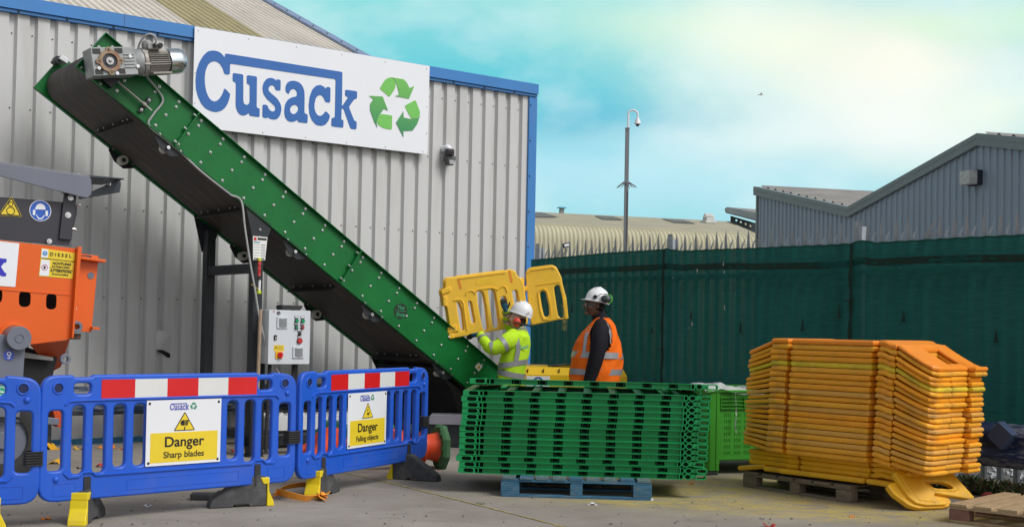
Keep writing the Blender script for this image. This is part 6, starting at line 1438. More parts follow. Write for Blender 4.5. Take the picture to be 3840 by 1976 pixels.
# camera mast
pp=PY(2340,1232,29); pp.z=0; ms=Thing('camera_mast','tall galvanised mast with anti climb spikes and a white dome camera on a swan neck','camera mast',pp,(1,0))
k_=29/4600; 
ht=lambda y:1.38+(1232-y)*k_
b=MB(); b.box((0,0,ht(480)/2),(.095,.095,ht(480))); b.box((.025,-.05,ht(685)/2-.1),(.035,.01,ht(685)-.2),mi=1); b.box((0,0,ht(480)+.01),(.11,.11,.02)); b.box((-.01,-.05,ht(487)),(.03,.01,.03),mi=1); b.build('pole',[mat('mast_zinc',(.22,.24,.26),.5,.4,.12,6,stretch=(1,1,.3)),mat('mast_channel',(.10,.09,.085),.6)],ms.o,bevel=.006)
b=MB(); rr=random.Random(4)
for k in range(14):
    a=k/14*6.283+.2; l_=rr.uniform(.22,.29); b.tube([(0,0,ht(683)),(math.cos(a)*.1,math.sin(a)*.1,ht(683)-.01),(math.cos(a)*l_,math.sin(a)*l_,ht(683)-.11-rr.uniform(0,.03))],[.014,.012,.004],5)
b.ring((0,0,ht(688)),(0,0,ht(680)),.08,.045,n=12); b.build('spike_collar',MC['mast_zinc'],ms.o)
b=MB(); nk=[(.02+(x-2342)*k_,0,ht(y)) for x,y in ((2342,480),(2342,425),(2346,414),(2354,410),(2364,410),(2372,415),(2377,425),(2377,440))]; b.tube(smoothpath(nk,4),.024,8); b.build('swan_neck',WHITE,ms.o,smooth=True)
xx=.02+(2377-2342)*k_; b=MB(); b.tube([(xx,0,ht(438)),(xx,0,ht(443)),(xx,0,ht(444)),(xx,0,ht(461)),(xx,0,ht(463))],[.03,.035,.055,.082,.06],16); b.build('camera_housing',WHITE,ms.o,smooth=True)
b=MB(); b.ball((xx,0,ht(463)),(.045,.045,.05),12,8); b.build('dome',mat('smoked_dome',(.02,.02,.025),.15),ms.o,smooth=True)
# gull
bp=PY(2853,356,45); t=Thing('bird','single pale gull flying in the sky above the grey warehouse','bird',bp,(1,0))
b=MB(); b.tube([(-.08,0,-.01),(-.05,0,0),(0,0,.0),(.07,0,0),(.12,0,.0)],[.008,.022,.028,.018,.004],8); b.add([(-.03,0,.01),(.03,0,.01),(.05,-.12,.045),(.0,-.2,.03),(-.02,-.12,.05)],[(0,1,2,3,4)]); b.add([(-.03,0,.01),(.03,0,.01),(-.02,.12,.035),(-.09,.18,.01),(-.06,.12,.04)],[(0,1,2,3,4)]); b.build('body',mat('gull_grey',(.75,.76,.78),.7),t.o)

# ================================================================== people
def person(name,label,px,py,Y): 
    p=PY(px,py,Y); return Thing('person',label,'person',(p.x,p.y,0),(1,0))
def head_mesh(b,c,rot,skin=0,dark=1,lip=2):
    def fn(q):
        x,y,z=q
        if z<0: k=1-.30*(-z)**1.5; x*=k*(1.0); y*=k; x-=.10*(-z)*(1 if x<0 else -.6)
        if x<0 and z<.45: x*=.94
        return Vector((x,y,z))
    b.ball(c,(.098,.076,.122),26,20,skin,rot,fn=fn)
    def P(x,y,z): return Vector(c)+rot@Vector((x,y,z))
    b.tube([P(-.088,0,.030),P(-.104,0,.006),P(-.117,0,-.022),P(-.100,0,-.036)],[(.008,.010),(.012,.011),(.018,.017),(.008,.012)],10,skin)   # nose
    b.ball(P(-.082,0,-.092),(.024,.026,.020),12,8,skin,rot)     # chin
    b.ball(P(-.090,0,-.055),(.012,.026,.006),10,6,lip,rot); b.ball(P(-.088,0,-.066),(.012,.022,.007),10,6,lip,rot)
    for s_ in(-1,1):
        b.ball(P(-.072,s_*.034,.010),(.014,.012,.009),10,6,dark,rot)
        b.ball(P(-.078,s_*.034,.033),(.014,.026,.006),10,6,dark,rot)
        b.ball(P(.012,s_*.078,-.004),(.018,.009,.032),12,8,skin,rot); b.ball(P(.008,s_*.086,-.002),(.009,.004,.018),8,6,lip,rot)
        b.ball(P(-.052,s_*.045,-.025),(.034,.024,.030),12,8,skin,rot)
def helmet(par,c,rot,m,vents=True):
    b=MB(); 
    def W(v): return Vector(c)+rot@Vector(v)
    n=32; rings=[]
    for i in range(11):
        th=i/10*math.pi/2; z=math.sin(th)*.125; r=math.cos(th)**.85 if i<10 else .0
        rings.append([(math.cos(2*math.pi*j/n)*.128*r,math.sin(2*math.pi*j/n)*.112*r,z) for j in range(n)])
    skirt=[[(math.cos(2*math.pi*j/n)*(.130),math.sin(2*math.pi*j/n)*.114,-.018) for j in range(n)]]
    brim=[]
    for j in range(n):
        a=2*math.pi*j/n; f=max(0,-math.cos(a)); brim.append((math.cos(a)*(.134)-f**2*.045,math.sin(a)*(.118),-.024-.010*f))
    R_=[brim]+skirt+rings
    vs=[W(p) for r_ in R_ for p in r_]; F=[(i*n+j,i*n+(j+1)%n,(i+1)*n+(j+1)%n,(i+1)*n+j) for i in range(len(R_)-1) for j in range(n)]
    k=len(vs); vs+= [W((p[0]*.93,p[1]*.93,p[2]-.004)) for p in brim]; F+=[(j,k+j,k+(j+1)%n,(j+1)%n) for j in range(n)]
    b.add(vs,F); 
    b.tube([W((-.105,0,.062)),W((-.06,0,.108)),W((0,0,.128)),W((.06,0,.108)),W((.11,0,.06))],[.004,.010,.012,.010,.004],8)
    o=b.build('helmet',m,par,smooth=True,auto=False)
    if vents:
        b=MB()
        for k in range(5): b.box(W((-.055+k*.022,-.050,.106-.0*k)),(.012,.006,.005),rot=rot)
        b.build('vents',BLACKINK,o)
    return o
def glove(par,wrist,palm_dir,nrm,size,m,m2,curl=.5,name='glove',thumb=1):
    """gloved hand: palm with five separate bent fingers"""
    w=Vector(wrist); d=Vector(palm_dir).normalized(); n=Vector(nrm); n=(n-d*n.dot(d)).normalized(); s=d.cross(n)
    b=MB(); S_=size
    b.tube([w-d*.02*S_,w+d*.02*S_,w+d*.055*S_,w+d*.088*S_],[(.026*S_,.030*S_),(.022*S_,.036*S_),(.020*S_,.044*S_),(.016*S_,.042*S_)],12,1,ref=n)
    for i,(off,ln_) in enumerate(((-.033,.062),(-.011,.072),(.011,.068),(.033,.052))):
        p0=w+d*.085*S_+s*off*S_; c1=curl*.6; c2=curl*1.4
        p1=p0+(d*math.cos(c1)-n*math.sin(c1))*ln_*.5*S_; p2=p1+(d*math.cos(c2)-n*math.sin(c2))*ln_*.36*S_; p3=p2+(d*math.cos(c2*1.3)-n*math.sin(c2*1.3))*ln_*.25*S_
        b.tube([p0-d*.012,p0,p1,p2,p3],[.0105*S_,.0108*S_,.010*S_,.009*S_,.006*S_],8,0)
    t0=w+d*.03*S_+s*.036*S_*thumb; t1=t0+(s*thumb*.7+d*.7)*.034*S_-n*.008; t2=t1+(s*thumb*.35+d*.9)*.03*S_-n*.012
    b.tube([t0-s*thumb*.012,t0,t1,t2],[.013*S_,.014*S_,.0115*S_,.008*S_],8,0)
    return b.build(name,[m,m2],par,smooth=True)
def loft(b,Y,rows,n=28,mi=0,pw=2.3):
    """rows of (y, left px, right px, half depth m, y offset)"""
    vs=[]; k=len(rows)
    for (y,l,r_,ry,yo) in rows:
        A=PY(l,y,Y+yo); B=PY(r_,y,Y+yo); c=(A+B)/2; rx=(B-A).length/2
        for j in range(n):
            a=2*math.pi*j/n; ca,sa=math.cos(a),math.sin(a)
            vs.append((c.x+math.copysign(abs(ca)**(2/pw),ca)*rx,c.y+math.copysign(abs(sa)**(2/pw),sa)*ry,c.z))
    F=[(i*n+j,i*n+(j+1)%n,(i+1)*n+(j+1)%n,(i+1)*n+j) for i in range(k-1) for j in range(n)]
    F+=[tuple(range(n-1,-1,-1)),tuple((k-1)*n+j for j in range(n))]
    b.add(vs,F,mi)
def interp(rows,y):
    for i in range(len(rows)-1):
        a,c=rows[i],rows[i+1]
        if a[0]<=y<=c[0]: t=(y-a[0])/(c[0]-a[0]); return tuple(a[k]*(1-t)+c[k]*t for k in range(5))
    return rows[0] if y<rows[0][0] else rows[-1]
def surfpt(Y,rows,x,y,out=.004,side=-1,pw=2.3):
    _,l,r_,ry,yo=interp(rows,y); c=(l+r_)/2; u_=max(-.985,min(.985,(x-c)/((r_-l)/2)))
    v_=(1-abs(u_)**pw)**(1/pw); return PY(x,y,Y+yo+side*(ry*v_+out))
def stripe(b,Y,rows,pts,wpx,vert=False,mi=0,out=.005,n=14):
    P=[]
    for i in range(len(pts)-1):
        for j in range(n): t=j/n; P.append((pts[i][0]*(1-t)+pts[i+1][0]*t,pts[i][1]*(1-t)+pts[i+1][1]*t))
    P.append(pts[-1]); vs=[]
    for i,(x,y) in enumerate(P):
        q=P[min(i+1,len(P)-1)];o=P[max(i-1,0)]; tx,ty=q[0]-o[0],q[1]-o[1]; l=math.hypot(tx,ty); nx,ny=-ty/l,tx/l
        vs+=[surfpt(Y,rows,x+nx*wpx/2,y+ny*wpx/2,out),surfpt(Y,rows,x-nx*wpx/2,y-ny*wpx/2,out)]
    b.add(vs,[(2*i,2*i+1,2*i+3,2*i+2) for i in range(len(P)-1)],mi)
def band(b,Y,rows,y0,y1,slope=0,mi=0,out=.004,n=48,pw=2.3):
    vs=[]
    for yy_ in (y0,y1):
        _,l,r_,ry,yo=interp(rows,yy_)
        A=PY(l,yy_,Y+yo);B=PY(r_,yy_,Y+yo); c=(A+B)/2; rx=(B-A).length/2+out
        for j in range(n):
            a=2*math.pi*j/n; ca,sa=math.cos(a),math.sin(a); X=math.copysign(abs(ca)**(2/pw),ca)
            vs.append((c.x+X*rx,c.y+math.copysign(abs(sa)**(2/pw),sa)*(ry+out),c.z-slope*X*rx))
    b.add(vs,[(j,(j+1)%n,n+(j+1)%n,n+j) for j in range(n)],mi)
REFL=mat('reflective_tape',(.36,.37,.39),.38,.35,.08,6)
SHELL=mat('helmet_white',(.82,.83,.85),.28,0,.02,3)
NAVYT=mat('navy_trousers',(.012,.014,.022),.85,0,.2,8); BOOT=mat('black_boots',(.02,.018,.016),.6)
def fabric(name,c): return mat(name,c,.8,0,.12,7,bump=1.0,bscale=7,spec=.15)
def person_lower(T,Y,px,ypel,spx,skinv):
    b=MB()
    for s_,dy in((-1,-.10),(1,.10)):
        h=PY(px,ypel,Y+dy); kx=.02*s_
        b.tube([h+Vector((0,0,.06)),h+Vector((0,-.0,-.08)),Vector((h.x-kx-.02,h.y+dy*.15,h.z*.55)),Vector((h.x-kx,h.y+dy*.2,.10)),Vector((h.x-kx,h.y+dy*.2,.07))],[(.13,.12),(.115,.105),(.078,.075),(.07,.066),(.07,.066)],14)
    b.build('trousers',NAVYT,T.o,world=True,smooth=True)
    b=MB()
    for s_,dy in((-1,-.12),(1,.12)):
        h=PY(px,ypel,Y+dy); x=h.x-.02*s_
        b.tube([(x+.09,h.y,.055),(x+.02,h.y,.06),(x-.09,h.y,.045),(x-.18,h.y,.035)],[(.045,.04),(.06,.05),(.044,.05),(.03,.04)],12,ref=(0,0,1)); b.tube([(x,h.y,.05),(x,h.y,.2)],[.058,.06],12)
    b.build('boots',BOOT,T.o,world=True,smooth=True)
# ---- watching man in the orange vest
Y2=12.85; H2=person('person','man in orange vest and white helmet with ear defenders, watching the other worker',2238,1725,Y2)
SK2=mat('dark_brown_skin',(.16,.082,.055),.5,0,.15,14); SKD=mat('eye_dark',(.02,.012,.01),.5); LIP2=mat('lip_brown',(.12,.058,.042),.5)
rows2=[(1192,2238,2280,.10,.0),(1203,2226,2291,.17,0),(1218,2213,2301,.215,0),(1250,2184,2313,.235,0),(1285,2160,2324,.24,0),(1340,2145,2333,.245,0),(1385,2140,2330,.24,0),(1432,2139,2319,.235,0)]
def Wp(x,y,Y): return PY(x,y,Y)
pel=Wp(2238,1400,Y2)
sv=[pel,Wp(2240,1330,Y2),Wp(2248,1250,Y2),Wp(2250,1205,Y2),Wp(2243,1178,Y2),
    Wp(2255,1222,Y2-.17),Wp(2245,1330,Y2-.22),Wp(2215,1420,Y2-.20),Wp(2255,1222,Y2+.17),Wp(2235,1330,Y2+.22),Wp(2200,1415,Y2+.2),
    Wp(2238,1420,Y2-.1),Wp(2236,1560,Y2-.11),Wp(2240,1700,Y2-.12),Wp(2238,1420,Y2+.1),Wp(2240,1560,Y2+.11),Wp(2238,1700,Y2+.12)]
se=[(0,1),(1,2),(2,3),(3,4),(2,5),(5,6),(6,7),(2,8),(8,9),(9,10),(0,11),(11,12),(12,13),(0,14),(14,15),(15,16)]
rad=[.12,.12,.11,.062,.058,.055,.045,.03,.055,.045,.03,.08,.055,.04,.08,.055,.04]
def body_with_head(T,sv,se,rad,hc,hrot,mats):
    I=T.M.inverted(); me=skin_body('body',[I@v for v in sv],se,rad,mats[0],T.o)
    b=MB(); head_mesh(b,hc,hrot); h=b.build('tmpbody',mats,T.o,world=True,smooth=True,auto=False)
    # join the head into the body mesh so the body is one mesh
    import bmesh
    bm=bmesh.new(); bm.from_mesh(me.data); bm.from_mesh(h.data); nm=bpy.data.meshes.new('body'); bm.to_mesh(nm); bm.free()
    for m in mats: nm.materials.append(m)
    nm.polygons.foreach_set('use_smooth',[True]*len(nm.polygons)); me.data=nm; bpy.data.objects.remove(h); return me
hr2=Matrix.Rotation(R(8),3,'Z')@Matrix.Rotation(R(4),3,'Y')
hc2=Wp(2231,1144,Y2)
body2=body_with_head(H2,sv,se,rad,hc2,hr2,[SK2,SKD,LIP2])
person_lower(H2,Y2,2238,1400,358,None)
DKF=fabric('black_workshirt',(.016,.015,.020)); OVF=fabric('hivis_orange',(.90,.16,.012))
b=MB(); loft(b,Y2,[(r_[0],r_[1]+4,r_[2]-4,r_[3]-.012,0) for r_ in rows2[:]]+[(1445,2146,2312,.22,0)]); b.tube([Wp(2252,1203,Y2),Wp(2248,1190,Y2),Wp(2244,1180,Y2),Wp(2242,1176,Y2)],[.092,.080,.075,.072],16)
b.build('work_shirt',DKF,H2.o,world=True,smooth=True)
for nm_,dy in (('sleeve',-1),('sleeve',1)):
    b=MB(); b.tube([Wp(2252,1208,Y2+.15*dy),Wp(2254,1232,Y2+.215*dy),Wp(2249,1270,Y2+.25*dy),Wp(2242,1315,Y2+.265*dy),Wp(2232,1355,Y2+.262*dy),Wp(2219,1400,Y2+.25*dy),Wp(2205,1440,Y2+.235*dy),Wp(2200,1452,Y2+.23*dy)],[(.06,.06),(.090,.085),(.098,.088),(.090,.082),(.083,.078),(.074,.070),(.058,.056),(.052,.05)],18)
    b.build(nm_,DKF,H2.o,world=True,smooth=True)
    glove(H2.o,H2.I@Wp(2199,1456,Y2+.23*dy),(-.35,0,-.93),(-.9,0,.3),1,SK2,SK2,.5,'hand',thumb=dy)
# vest: body of the loft with an open armhole on each side
def vest_shell(T,Y,rows,arm_c,arm_r,m,name):
    n=72; rws=[]; y=rows[0][0]
    ys=[rows[0][0]+(rows[-1][0]-rows[0][0])*i/44 for i in range(45)]
    vs=[];keep=[]
    for y in ys:
        _,l,r_,ry,yo=interp(rows,y); A=PY(l,y,Y+yo);B=PY(r_,y,Y+yo); c=(A+B)/2; rx=(B-A).length/2+.006
        for j in range(n):
            a=2*math.pi*j/n; ca,sa=math.cos(a),math.sin(a); wob=.004*math.sin(a*7+y*.08)+.006*math.sin(a*3-y*.05)*((y-rows[0][0])/(rows[-1][0]-rows[0][0]))
            vs.append((c.x+math.copysign(abs(ca)**(2/2.3),ca)*(rx+wob),c.y+math.copysign(abs(sa)**(2/2.3),sa)*(ry+.006+wob),c.z))
            px_=(l+r_)/2+math.copysign(abs(ca)**(2/2.3),ca)*(r_-l)/2
            dx=(px_-arm_c[0](y))/arm_r[0]; dy_=(y-arm_c[1])/arm_r[1]
            keep.append(not((dx*dx+dy_*dy_<1) and abs(sa)>.25))
    F=[]
    for i in range(44):
        for j in range(n):
            q=(i*n+j,i*n+(j+1)%n,(i+1)*n+(j+1)%n,(i+1)*n+j)
            if sum(keep[k] for k in q)>=3: F.append(q)
    b=MB(); b.add(vs,F); o=b.build(name,m,T.o,world=True,smooth=True,auto=False); s_=o.modifiers.new('s','SOLIDIFY'); s_.thickness=.006; s_.offset=0; return o
vo=vest_shell(H2,Y2,rows2,(lambda y:2247-(y-1262)*.06,1262),(38,66),OVF,'vest')
b=MB(); band(b,Y2,rows2,1318,1341,.02,out=.013); band(b,Y2,rows2,1381,1403,.0,out=.013)
stripe(b,Y2,rows2,[(2210,1226),(2197,1262),(2190,1318)],12,out=.014); stripe(b,Y2,rows2,[(2266,1196),(2285,1226),(2292,1262),(2293,1318)],9,out=.014)
b.build('reflective_tape',REFL,vo,world=True,smooth=True,auto=False)
q=surfpt(Y2,rows2,2168,1281,.02); text('usack',.045,mat('vest_print',(.35,.05,.05),.6),H2.o,(q-H2.O).x,q.z,(q-H2.O).y,name='vest_lettering',rot=R(-12),M=None,sx=.7)
h2=helmet(H2.o,H2.I@Wp(2241,1124,Y2),Matrix.Rotation(R(8),3,'Z')@Matrix.Rotation(R(12),3,'Y'),SHELL)
I2=H2.I
b=MB(); c=I2@Wp(2232,1113,Y2-.125); b.cyl(c,c+Vector((0,.03,0)),.021,n=18); b.build('vent_knob',BLACKINK,h2)
MUFF=mat('muff_dark',(.045,.055,.065),.35,0,.1,8)
for dy in(-1,1):
    c=I2@Wp(2273,1121,Y2+.135*dy); e_=MB(); rr_=Matrix.Rotation(R(12),3,'Y'); e_.ball(c,(.056,.032,.042),18,12,0,rr_); e_.build('ear_defender',MUFF,H2.o,smooth=True)
    e_=MB(); c2=c+Vector((.028,-.008*dy,0)); e_.tube([c2+Vector((math.cos(a)*.034,-.02*dy,math.sin(a)*.044)) for a in [k*.5236 for k in range(12)]]+[c2+Vector((.034,-.02*dy,0))],.005,6,cap=False); e_.build('ear_cushion',mat('lime_ring',(.10,.55,.06),.4),H2.o,smooth=True)
    e_=MB(); e_.tube([c+Vector((.05,0,.045)),c+Vector((0,-.01*dy,.052)),c+Vector((-.055,-.0,.052)),c+Vector((-.10,0,.02))],.004,5); e_.build('muff_arm',BLACKINK,H2.o)
text('P',.03,mat('muff_mark',(.05,.4,.08),.5),H2.o,(I2@Wp(2273,1121,Y2)).x,(I2@Wp(2273,1121,Y2)).z,-.172,name='muff_mark')
b=MB(); c=I2@Wp(2197,1143,Y2); b.tube([c+Vector((.0,-.052,-.0)),c+Vector((-.008,-.03,.0)),c+Vector((-.012,0,0)),c+Vector((-.008,.03,0)),c+Vector((0,.052,0))],[(.018,.003)]*5,8,ref=(0,0,1)); b.build('safety_glasses',mat('clear_lens',(.45,.47,.42),.1),H2.o,smooth=True)
b=MB(); b.tube([c+Vector((.0,-.054,.004)),c+Vector((.04,-.078,.003)),c+Vector((.09,-.083,-.002))],[(.008,.003)]*3,6,ref=(0,0,1)); b.build('glasses_arm',mat('arm_grey',(.08,.09,.09),.3),H2.o)
b=MB(); b.ball(hc2+hr2@Vector((.022,0,-.012)),(.084,.0795,.068),18,12,0,hr2); b.build('hair',mat('short_black_hair',(.008,.007,.007),.9),H2.o,world=True,smooth=True)
# ---- lifting man in the lime jacket
Y1=13.9; H1=person('person','worker in lime yellow jacket and white helmet lifting a yellow barrier',1925,1681,Y1)
SK1=mat('light_skin',(.56,.34,.25),.5,0,.1,14); LIP1=mat('lip_pink',(.33,.13,.10),.5)
rows1=[(1238,1925,1974,.10,.0),(1248,1912,1983,.17,0),(1262,1902,1988,.21,0),(1290,1889,1989,.225,0),(1330,1876,1983,.225,0),(1370,1870,1975,.225,0),(1405,1868,1966,.225,0),(1440,1866,1958,.22,0)]
sv=[Wp(1915,1410,Y1),Wp(1922,1350,Y1),Wp(1940,1290,Y1),Wp(1948,1250,Y1),Wp(1946,1225,Y1),
    Wp(1925,1272,Y1-.17),Wp(1848,1304,Y1-.22),Wp(1806,1260,Y1-.10),Wp(1945,1262,Y1+.17),Wp(1915,1222,Y1+.22),Wp(1899,1166,Y1+.12),
    Wp(1914,1430,Y1-.1),Wp(1912,1560,Y1-.11),Wp(1915,1660,Y1-.12),Wp(1914,1430,Y1+.1),Wp(1912,1560,Y1+.11),Wp(1915,1660,Y1+.12)]
rad=[.11,.11,.10,.055,.052,.05,.04,.028,.05,.04,.028,.07,.05,.04,.07,.05,.04]
hr1=Matrix.Rotation(R(-6),3,'Z')@Matrix.Rotation(R(16),3,'Y'); hc1=Wp(1940,1194,Y1)
body1=body_with_head(H1,sv,se,rad,hc1,hr1,[SK1,SKD,LIP1])
person_lower(H1,Y1,1914,1405,330,None)
LIM=fabric('hivis_lime',(.50,.80,.03)); I1=H1.I
b=MB(); loft(b,Y1,rows1,n=36)
b.v=[(x+.006*math.sin(z*38+y*9),y+.008*math.sin(z*31+x*20),z) for x,y,z in b.v]
jk=b.build('jacket',LIM,H1.o,world=True,smooth=True)
b=MB(); b.tube([Wp(1950,1252,Y1),Wp(1948,1240,Y1),Wp(1945,1230,Y1)],[.098,.088,.078],18); b.build('collar',mat('grey_collar',(.30,.34,.22),.8),H1.o,world=True,smooth=True)
def sleeve(T,pts,rads,m,stripes):
    b=MB(); b.tube(smoothpath(pts,4),[rads[min(int(i/4),len(rads)-1)]*(1-(i%4)/4)+rads[min(int(i/4)+1,len(rads)-1)]*((i%4)/4)+.003*math.sin(i*1.9) for i in range((len(pts)-1)*4+1)],18); o=b.build('sleeve',m,T.o,world=True,smooth=True,auto=False)
    for (i,t,w_,nm_,mm) in stripes:
        p=pts[i].lerp(pts[i+1],t); d=(pts[i+1]-pts[i]).normalized(); r_=rads[i]*(1-t)+rads[i+1]*t; b=MB(); b.tube([p-d*w_/2,p+d*w_/2],[r_+.007,r_+.006],18,cap=False); b.build(nm_,mm,o,world=True,smooth=True)
GC=mat('grey_cuff',(.24,.26,.22),.8)
sleeve(H1,[Wp(1932,1262,Y1-.12),Wp(1905,1280,Y1-.20),Wp(1875,1297,Y1-.235),Wp(1843,1306,Y1-.23),Wp(1822,1286,Y1-.18),Wp(1806,1262,Y1-.12),Wp(1800,1254,Y1-.10)],[.10,.098,.086,.072,.060,.050,.046],LIM,[(1,.65,.05,'reflective_tape',REFL),(2,.85,.045,'reflective_tape',REFL),(4,.75,.035,'cuff',GC)])
sleeve(H1,[Wp(1950,1262,Y1+.12),Wp(1936,1246,Y1+.2),Wp(1917,1228,Y1+.23),Wp(1908,1205,Y1+.20),Wp(1903,1180,Y1+.15),Wp(1899,1166,Y1+.12)],[.09,.08,.07,.06,.05,.046],LIM,[(4,.6,.04,'cuff',GC),(3,.3,.04,'reflective_tape',REFL)])
b=MB(); band(b,Y1,rows1,1352,1372,-.16,out=.010); band(b,Y1,rows1,1392,1412,.17,out=.010)
stripe(b,Y1,rows1,[(1925,1250),(1940,1275),(1944,1310),(1936,1352)],16,out=.011); b.build('reflective_tape',REFL,jk,world=True,smooth=True,auto=False)
q=surfpt(Y1,rows1,1968,1301,.03); PB=mat('print_blue_back',(.02,.28,.50),.5)
text('Cusack',.060,PB,H1.o,(q-H1.O).x-.005,q.z,(q-H1.O).y,name='jacket_lettering',rot=R(-7),sx=.55,bold=.001)
GT=mat('glove_teal',(.012,.10,.17),.7,0,.2,12); GK=mat('glove_black',(.014,.014,.016),.7)
glove(H1.o,I1@Wp(1800,1254,Y1-.09),(-.80,.5,-.10),(-.1,-.2,-1),1.12,GK,GT,-.45,thumb=-1)
glove(H1.o,I1@Wp(1897,1162,Y1+.11),(-.30,-.15,.93),(-.3,-1,.0),.92,GK,GT,.55,thumb=1)
h1=helmet(H1.o,I1@Wp(1956,1172,Y1),Matrix.Rotation(R(-8),3,'Z')@Matrix.Rotation(R(20),3,'Y'),SHELL)
q=I1@Wp(1981,1176,Y1-.118); b=MB(); b.box(q,(.03,.004,.010),rot=Matrix.Rotation(R(8),3,'Y')); b.box(q+Vector((.002,0,.014)),(.022,.004,.008)); b.build('helmet_mark',mat('mark_grey',(.45,.44,.46),.5),h1)
RM_=mat('muff_red',(.62,.05,.025),.4,0,.05,6)
for dy in(-1,1):
    c=I1@Wp(1938,1208,Y1)+Vector((0.0,.105*dy,0)); e_=MB(); e_.ball(c,(.046,.028,.052),18,12); e_.build('ear_defender',RM_,H1.o,smooth=True)
    e_=MB(); e_.tube([c+Vector((-.03,.032*dy,-.004)),c+Vector((0,.034*dy,-.008)),c+Vector((.06,.01*dy,-.02)),c+Vector((.13,-.03*dy,-.035)),c+Vector((.17,-.08*dy,-.045))],[(.009,.005)]*5,6,ref=(0,0,1)); e_.build('neck_band',BLACKINK,H1.o,smooth=True)
b=MB(); b.ball(hc1+hr1@Vector((.026,0,-.015)),(.082,.079,.070),18,12,0,hr1); b.build('hair',mat('dark_brown_hair',(.018,.011,.008),.9),H1.o,world=True,smooth=True)

# ---- the barrier being lifted, and the one linked to it
HP_=mat('lifted_yellow_plastic',(.92,.56,.04),.42,0,.07,4,dirt=(.55,.30,.08),dscale=4,damt=.5); HS=mat('recess_orange',(.75,.24,.02),.5)
zz=lambda x,y:(1650+x/2.947,980+y/2.947)
hb=PY(1820,1240,14.12); LB=Thing('lifted_barrier','yellow plastic barrier panel with oval slots held up tilted by the lime jacketed worker','safety barrier',(hb.x,hb.y,0),(.995,.09))
zl=lambda l,d=0,T=LB:[T.loc(*zz(x,y),d) for x,y in l]
outL=[(52,215),(85,182),(190,172),(205,165),(730,98),(746,112),(762,94),(808,92),(840,112),(857,165),(895,180),(918,215),(935,290),(950,420),(975,690),(780,738),(470,790),(300,822),(98,858),(80,800),(76,735),(105,712),(72,500),(35,495),(25,400),(12,370),(8,318),(58,296)]
hl=[[(183,452),(213,452),(245,540),(270,750),(240,772),(222,720),(195,560)],[(305,440),(345,440),(390,678),(350,685),(325,560)],[(405,335),(440,322),(480,345),(510,500),(535,740),(525,765),(490,768),(465,720),(420,480)],[(530,315),(580,308),(610,340),(635,500),(660,700),(645,735),(605,742),(580,700),(548,480)],[(665,395),(722,382),(780,640),(735,650)],[(795,325),(848,315),(900,560),(905,640),(850,650)]]
plate('front_leaf',fillet(zl(outL),.02,3),[fillet(zl(h),.02,3) for h in hl],.045,HP_,LB.o,d=0,bev=.012)
plate('rear_leaf',fillet([(a-.025,h+.006) for a,h in zl(outL,.05)],.02,3),[fillet([(a-.02,h) for a,h in zl(h_,.05)],.02,3) for h_ in hl],.04,HP_,LB.o,d=.05,bev=.012)
for l in ([(188,195),(212,190),(243,300),(218,310)],[(752,108),(778,100),(806,228),(780,238)]): plate('recess',zl(l),[],.004,HS,LB.o,d=-.002)
for l in ([(398,205),(588,180),(594,238),(405,265)],): plate('pad',zl(l),[],.004,mat('pad_yellow',(.88,.55,.03),.4),LB.o,d=-.003)
b=MB()
def tb(l,r_=.008): b.tube([Vector((*[0],))] if False else [Vector((p[0],-.004,p[1])) for p in zl(l)],r_,6)
tb([(290,370),(300,335),(335,320),(370,330),(390,360),(395,330),(420,310),(575,290),(620,305),(640,315),(660,290),(700,270),(730,290),(745,340)]); tb([(150,430),(230,420),(260,460),(300,760)]); tb([(215,190),(725,125)],.006)
b.build('moulded_rib',HP_,LB.o,smooth=True)
for l in ([(8,315),(118,275),(125,330),(20,372)],[(30,385),(75,380),(80,495),(38,500)],[(76,735),(180,690),(190,770),(85,800)],[(95,795),(150,790),(155,850),(100,858)]): plate('hinge_lug',fillet(zl(l,-.02),.015,3),[],.10,HP_,LB.o,d=-.02,bev=.01)
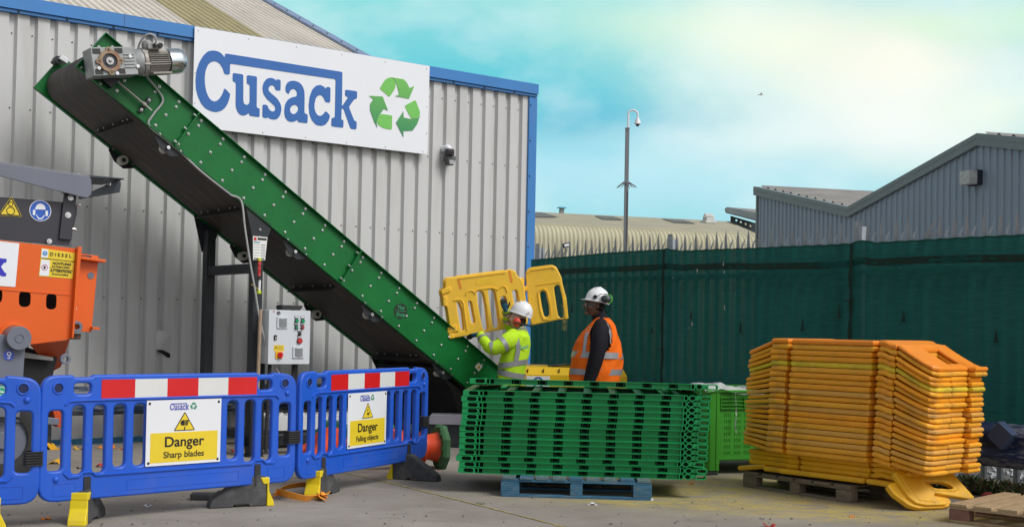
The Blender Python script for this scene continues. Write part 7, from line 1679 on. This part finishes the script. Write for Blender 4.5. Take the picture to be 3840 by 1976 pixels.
hb2=PY(2040,1180,14.2); RBR=Thing('linked_barrier','yellow barrier panel with rounded top hinged to the right end of the lifted barrier','safety barrier',(hb2.x,hb2.y,0),(.995,-.05))
zr=lambda l,d=0:zl(l,d,RBR)
outR=[(945,150),(950,105),(985,68),(1235,36),(1285,58),(1315,120),(1345,180),(1352,240),(1397,408),(1420,636),(1330,640),(1260,655),(1010,708),(985,600)]
hrR=[[(1103,345),(1135,322),(1165,335),(1200,480),(1208,590),(1180,618),(1150,605),(1125,500)],[(1258,285),(1290,262),(1318,262),(1352,410),(1378,612),(1340,632),(1305,600),(1285,480)]]
plate('panel',fillet(zr(outR),.025,3),[fillet(zr(h),.02,3) for h in hrR],.045,HP_,RBR.o,d=0,bev=.013)
b=MB()
def tb2(l,r_=.008): b.tube([Vector((p[0],-.004,p[1])) for p in zr(l)],r_,6)
tb2([(975,130),(1000,100),(1240,65),(1270,85)],.008); tb2([(1062,263),(1330,225)],.004); tb2([(1085,350),(1105,315),(1150,300),(1185,330),(1225,500),(1230,600),(1200,640),(1145,640),(1110,540),(1085,350)],.009); b.build('moulded_rib',HP_,RBR.o,smooth=True)
plate('hinge_lug',fillet(zr([(905,280),(965,270),(965,325),(905,340)],-.02),.015,3),[],.09,HP_,RBR.o,d=-.02,bev=.01); plate('hinge_lug',fillet(zr([(895,180),(930,178),(930,380),(900,385)],-.03),.015,3),[],.08,HP_,RBR.o,d=-.03,bev=.01)
plate('corner_post',fillet(zr([(1352,410),(1396,408),(1420,632),(1385,640)],-.02),.008,3),[],.07,HP_,RBR.o,d=-.02,bev=.008)
b=MB(); rr=random.Random(6)
for k in range(500):
    y=rr.uniform(470,770); x=1375+rr.gauss(0,1)*(12+10*abs((y-620)/150)); p=PY(*zz(x,y),14.15+rr.uniform(-.03,.03)); r_=rr.uniform(.0008,.0019)
    b.add([p+Vector(v) for v in ((r_,0,0),(-r_,0,0),(0,0,r_*2.5),(0,r_,0))],[(0,1,2),(1,3,2),(3,0,2),(0,3,1)])
tag(b.build('falling_dust',mat('dust_yellow',(.7,.5,.06),.8)),label='thin stream of yellow plastic dust falling from the linked barrier',cat='dust',kind='stuff')
